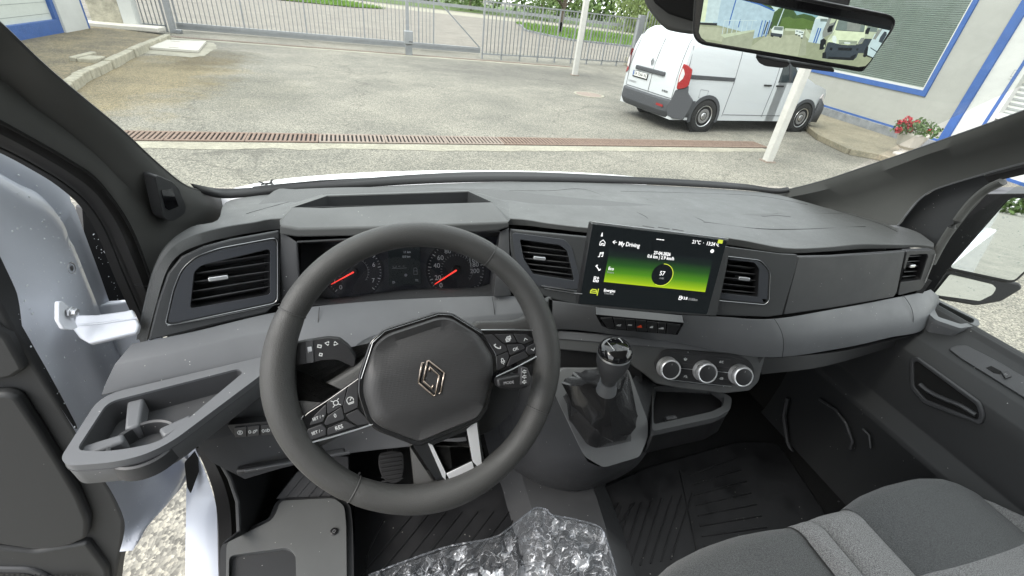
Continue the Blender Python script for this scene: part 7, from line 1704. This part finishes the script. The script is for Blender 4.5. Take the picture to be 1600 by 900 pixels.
# the displayed picture: flat coloured shapes, painter's order
def em(name, col, s=1.0):
    m = bpy.data.materials.new(name); m.use_nodes = True; MATS[name] = m; N = m.node_tree.nodes; b = N['Principled BSDF']; b.inputs['Base Color'].default_value = (.01,.01,.01,1); b.inputs['Roughness'].default_value = .25
    t = N.new('ShaderNodeTexCoord'); n_ = N.new('ShaderNodeTexNoise'); n_.inputs['Scale'].default_value = 300; n_.inputs['Detail'].default_value = 3; r = N.new('ShaderNodeMix'); r.data_type = 'RGBA'
    r.inputs['A'].default_value = (*[c*.78 for c in col], 1); r.inputs['B'].default_value = (*[c*1.2 for c in col], 1)
    L = m.node_tree.links.new; L(t.outputs['Object'], n_.inputs['Vector']); L(n_.outputs['Fac'], r.inputs['Factor']); L(r.outputs['Result'], b.inputs['Emission Color']); b.inputs['Emission Strength'].default_value = s*.42
EM = {'sky': (.50,.66,.60), 'hill': (.20,.36,.38), 'wood': (.05,.10,.03), 'woodl': (.09,.16,.04), 'yard': (.27,.31,.20), 'yardl': (.36,.40,.28), 'bluewall': (.36,.50,.55), 'palewall': (.45,.58,.58), 'blue': (.03,.12,.36), 'cream': (.58,.68,.46), 'creamd': (.42,.50,.35), 'dark': (.012,.016,.018), 'dgrey': (.04,.055,.065), 'glassd': (.15,.20,.18), 'box': (.22,.25,.22), 'ramp': (.30,.34,.24), 'white': (.62,.72,.66)}
for k, c in EM.items(): em('pic_'+k, c)
lyr = [0]
z8 = lambda x, y: (1060+x/4.444, y/4.444)
clipP = fi.pts([(1102,-12),(1160,0),(1392,43),(1359,96),(1352,103),(1341,104.5),(1104,65),(1096,59),(1092,50)]); clipP = ccw(clipP)
def clip(poly):
    out = list(poly)
    for i in range(len(clipP)):
        a, b = Vector(clipP[i]), Vector(clipP[(i+1) % len(clipP)]); src = out; out = []
        ins = lambda p: (b.x-a.x)*(p[1]-a.y)-(b.y-a.y)*(p[0]-a.x) >= 0
        for j in range(len(src)):
            p, q = src[j-1], src[j]; ip_, iq = ins(p), ins(q)
            if ip_ != iq:
                d1 = (b.x-a.x)*(p[1]-a.y)-(b.y-a.y)*(p[0]-a.x); d2 = (b.x-a.x)*(q[1]-a.y)-(b.y-a.y)*(q[0]-a.x); t = d1/(d1-d2); out.append((p[0]+(q[0]-p[0])*t, p[1]+(q[1]-p[1])*t))
            if iq: out.append(q)
        if not out: return []
    return out
def pic(k, pts, nm='picture_patch'):
    """convex shapes only"""
    q = clip(fi.pts([z8(*p) for p in pts]))
    if len(q) < 3: return
    lyr[0] += 1; MB().prism(fi, q, .0003, .0004+lyr[0]*.000025).ob(nm, 'pic_'+k, mir)
pic('sky', [(100,-100),(1600,-100),(1600,300),(100,300)])
pic('hill', [(700,45),(800,58),(900,60),(1000,80),(1120,95),(1300,140),(1300,200),(700,200)])
for a in ([(640,100),(700,60),(740,50),(790,58),(820,100),(820,200),(640,210)], [(800,110),(870,95),(930,110),(980,140),(970,220),(800,220)], [(560,10),(620,14),(660,60),(640,80),(560,60)]): pic('wood', a)
pic('woodl', [(720,130),(760,110),(800,130),(860,125),(940,150),(940,200),(700,200)]); pic('wood', [(690,60),(745,52),(800,80),(760,120),(690,110)])
pic('yard', [(500,220),(640,200),(900,205),(1500,260),(1500,520),(100,420),(100,150),(300,170)])
pic('yardl', [(130,180),(330,195),(300,290),(130,260)]); pic('yardl', [(600,250),(860,240),(830,390),(480,340)]); pic('creamd', [(740,195),(880,205),(880,220),(740,212)])
pic('bluewall', [(260,-60),(450,-10),(668,75),(620,240),(510,270),(480,230),(240,165)]); pic('blue', [(450,-14),(560,20),(668,70),(667,80),(560,34),(440,0)]); pic('blue', [(398,-10),(406,-10),(352,178),(345,176)])
pic('palewall', [(130,-40),(300,-20),(270,150),(140,150)]); pic('cream', [(130,-20),(210,-20),(185,150),(136,150)]); pic('dark', [(140,155),(270,160),(268,178),(140,170)])
for x in (552, 576, 604): pic('blue', [(x+28,140),(x+34,142),(x+4,256),(x-2,254)])
for x in (586, 614): pic('dgrey', [(x+30,150),(x+40,152),(x+10,240),(x+2,238)])
pic('blue', [(428,135),(434,135),(418,190),(412,190)])
pic('ramp', [(310,250),(530,208),(505,340),(300,310)]); pic('creamd', [(290,240),(340,232),(530,205),(528,216),(320,262)])
for i in range(7): x = 318+i*33; pic('palewall', [(x,140+i*1),(x+4,140),(x-12,236-i*4),(x-16,236-i*4)])
pic('palewall', [(318,138),(548,140),(547,144),(318,143)])
pic('palewall', [(730,60),(736,60),(690,180),(684,178)])
pic('white', [(645,205),(665,180),(730,185),(725,245),(650,240)]); pic('glassd', [(668,183),(728,188),(722,212),(660,206)]); pic('dgrey', [(640,225),(722,236),(716,258),(640,248)]); pic('dark', [(640,240),(660,243),(658,256),(640,252)]); pic('dark', [(700,250),(716,252),(712,262),(700,260)])
for x, y in ((812,205),(832,212),(850,228)): pic('white', [(x,y),(x+40,y+4),(x+36,y+34),(x-2,y+30)]); pic('glassd', [(x+4,y+5),(x+34,y+8),(x+32,y+16),(x+3,y+13)]); pic('dark', [(x,y+30),(x+12,y+31),(x+10,y+40),(x,y+38)])
pic('ramp', [(868,230),(890,225),(885,380),(835,385)]); pic('creamd', [(885,195),(925,250),(920,290),(880,250)])
pic('palewall', [(950,130),(975,112),(1040,120),(1000,305),(900,290)]); pic('white', [(950,130),(975,108),(1045,112),(1040,128)]); pic('glassd', [(985,128),(1035,130),(1032,150),(984,148)]); pic('blue', [(968,192),(976,193),(942,296),(934,294)]); pic('blue', [(984,194),(992,195),(956,300),(948,298)])
z8_ = z8; z8 = lambda x, y: (1250+x/9.475, 15+y/9.475)
pic('box', [(440,75),(590,90),(470,350),(330,420),(330,330)]); pic('creamd', [(480,80),(585,92),(520,180),(430,210)]); pic('dgrey', [(560,95),(575,95),(450,330),(430,330)])
pic('creamd', [(985,170),(1170,200),(1160,330),(940,420)]); pic('glassd', [(1000,178),(1165,205),(1130,330),(985,322)]); pic('creamd', [(960,340),(1110,335),(1060,440),(950,430)]); pic('dgrey', [(960,425),(1060,430),(1010,520),(950,640),(860,640),(880,560)])
pic('dark', [(300,450),(345,420),(385,450),(370,560),(330,590),(285,590)]); pic('creamd', [(350,520),(362,512),(368,540),(358,560),(348,550)])
pic('cream', [(560,95),(980,160),(950,420),(900,490),(700,520),(480,490),(400,470),(480,340)]); pic('creamd', [(470,350),(520,300),(480,400),(400,475),(410,430)])
pic('glassd', [(575,125),(970,175),(940,328),(515,298)]); pic('box', [(700,140),(900,168),(880,320),(690,305)]); pic('dgrey', [(530,296),(935,322),(935,330),(530,304)])
pic('white', [(478,385),(520,380),(540,430),(530,500),(500,505),(470,450)]); pic('box', [(900,415),(950,410),(930,470),(860,510),(850,485)])
pic('creamd', [(560,448),(850,460),(820,520),(570,500)])
for k in range(3): pic('dgrey', [(572,452+k*20),(842,461+k*20),(838,469+k*20),(574,460+k*20)])
pic('white', [(650,478),(740,482),(738,502),(652,498)])
pic('dgrey', [(430,475),(470,480),(600,515),(720,525),(830,520),(910,500),(880,580),(830,700),(780,745),(420,725),(330,715),(370,590),(400,500)])
pic('dark', [(555,555),(770,562),(750,605),(560,598)]); pic('dark', [(440,555),(480,560),(465,600),(435,590)]); pic('dark', [(830,570),(865,570),(850,600),(825,598)])
pic('dark', [(330,640),(380,620),(385,715),(325,715)]); pic('dark', [(740,690),(830,650),(785,745),(735,742)]); pic('dark', [(420,690),(740,705),(735,745),(400,725)])
pic('dark', [(430,240),(485,225),(470,320),(405,335),(400,290)]); pic('dark', [(990,270),(1035,265),(1005,360),(955,355),(960,310)])
pic('palewall', [(1180,265),(1380,240),(1330,340),(1080,705),(990,665),(1010,540),(1080,400)]); pic('white', [(1180,262),(1370,245),(1360,265),(1170,285)])
pic('box', [(1150,290),(1215,280),(1110,440),(1070,430)]); pic('dgrey', [(1240,320),(1270,325),(1275,365),(1205,490),(1155,470),(1180,400)]); pic('dgrey', [(1310,330),(1330,325),(1290,400),(1280,385)])
pic('dgrey', [(1035,550),(1130,610),(1125,625),(1035,568)]); pic('dark', [(985,540),(1005,545),(985,680),(950,700),(928,690),(950,600)]); pic('dark', [(990,670),(1085,708),(1070,718),(985,690)])
z8 = z8_
# sensor lip under the frame
fb4 = fm.at(0, 0, -.002)
MB().prism(fb4, rnd(fb4.pts([(1180,88),(1216,95),(1234,98),(1232,103),(1222,106),(1196,103),(1186,98)]), .002), -.02, .002).ob('mirror_sensor', 'black_plastic', mir, bev=.002)
MB().prism(fb4, rnd(fb4.pts([(1234,98),(1304,109),(1303,113),(1240,105)]), .001), -.02, .0).ob('mirror_sensor', 'black_plastic', mir, bev=.001)
# ceiling pod and arm at the top
pod = thing('mirror_mount', 'dark grey tapered mirror mount hanging at the top of the windscreen', 'mirror mount', U(1030,0,D=.62))
fpd = Fr(U(1040,20,D=.60), (CAM-U(1040,20,D=.60)).normalized())
MB().prism(fpd, rnd(fpd.pts([(1002,-30),(1006,0),(1013,14),(1028,34),(1042,47),(1060,51),(1082,54),(1100,50),(1110,-40),(1050,-60)]), .004), -.05, 0).ob('mount_body', 'pillar_plastic', pod, bev=.006, seg=3)
MB().prism(fpd, rnd(fpd.pts([(1014,-30),(1022,4),(1045,22),(1084,34),(1100,30),(1110,-40),(1060,-60)]), .003), .0, .004).ob('mount_recess', 'void', pod, bev=.002)
fq2 = Fr(U(1300,2,D=.58), (CAM-U(1300,2,D=.58)).normalized()); MB().prism(fq2, fq2.pts([(1265,-30),(1335,-30),(1327,8),(1322,11),(1280,5)]), -.03, 0).ob('mount_arm', 'pillar_plastic', pod, bev=.003)
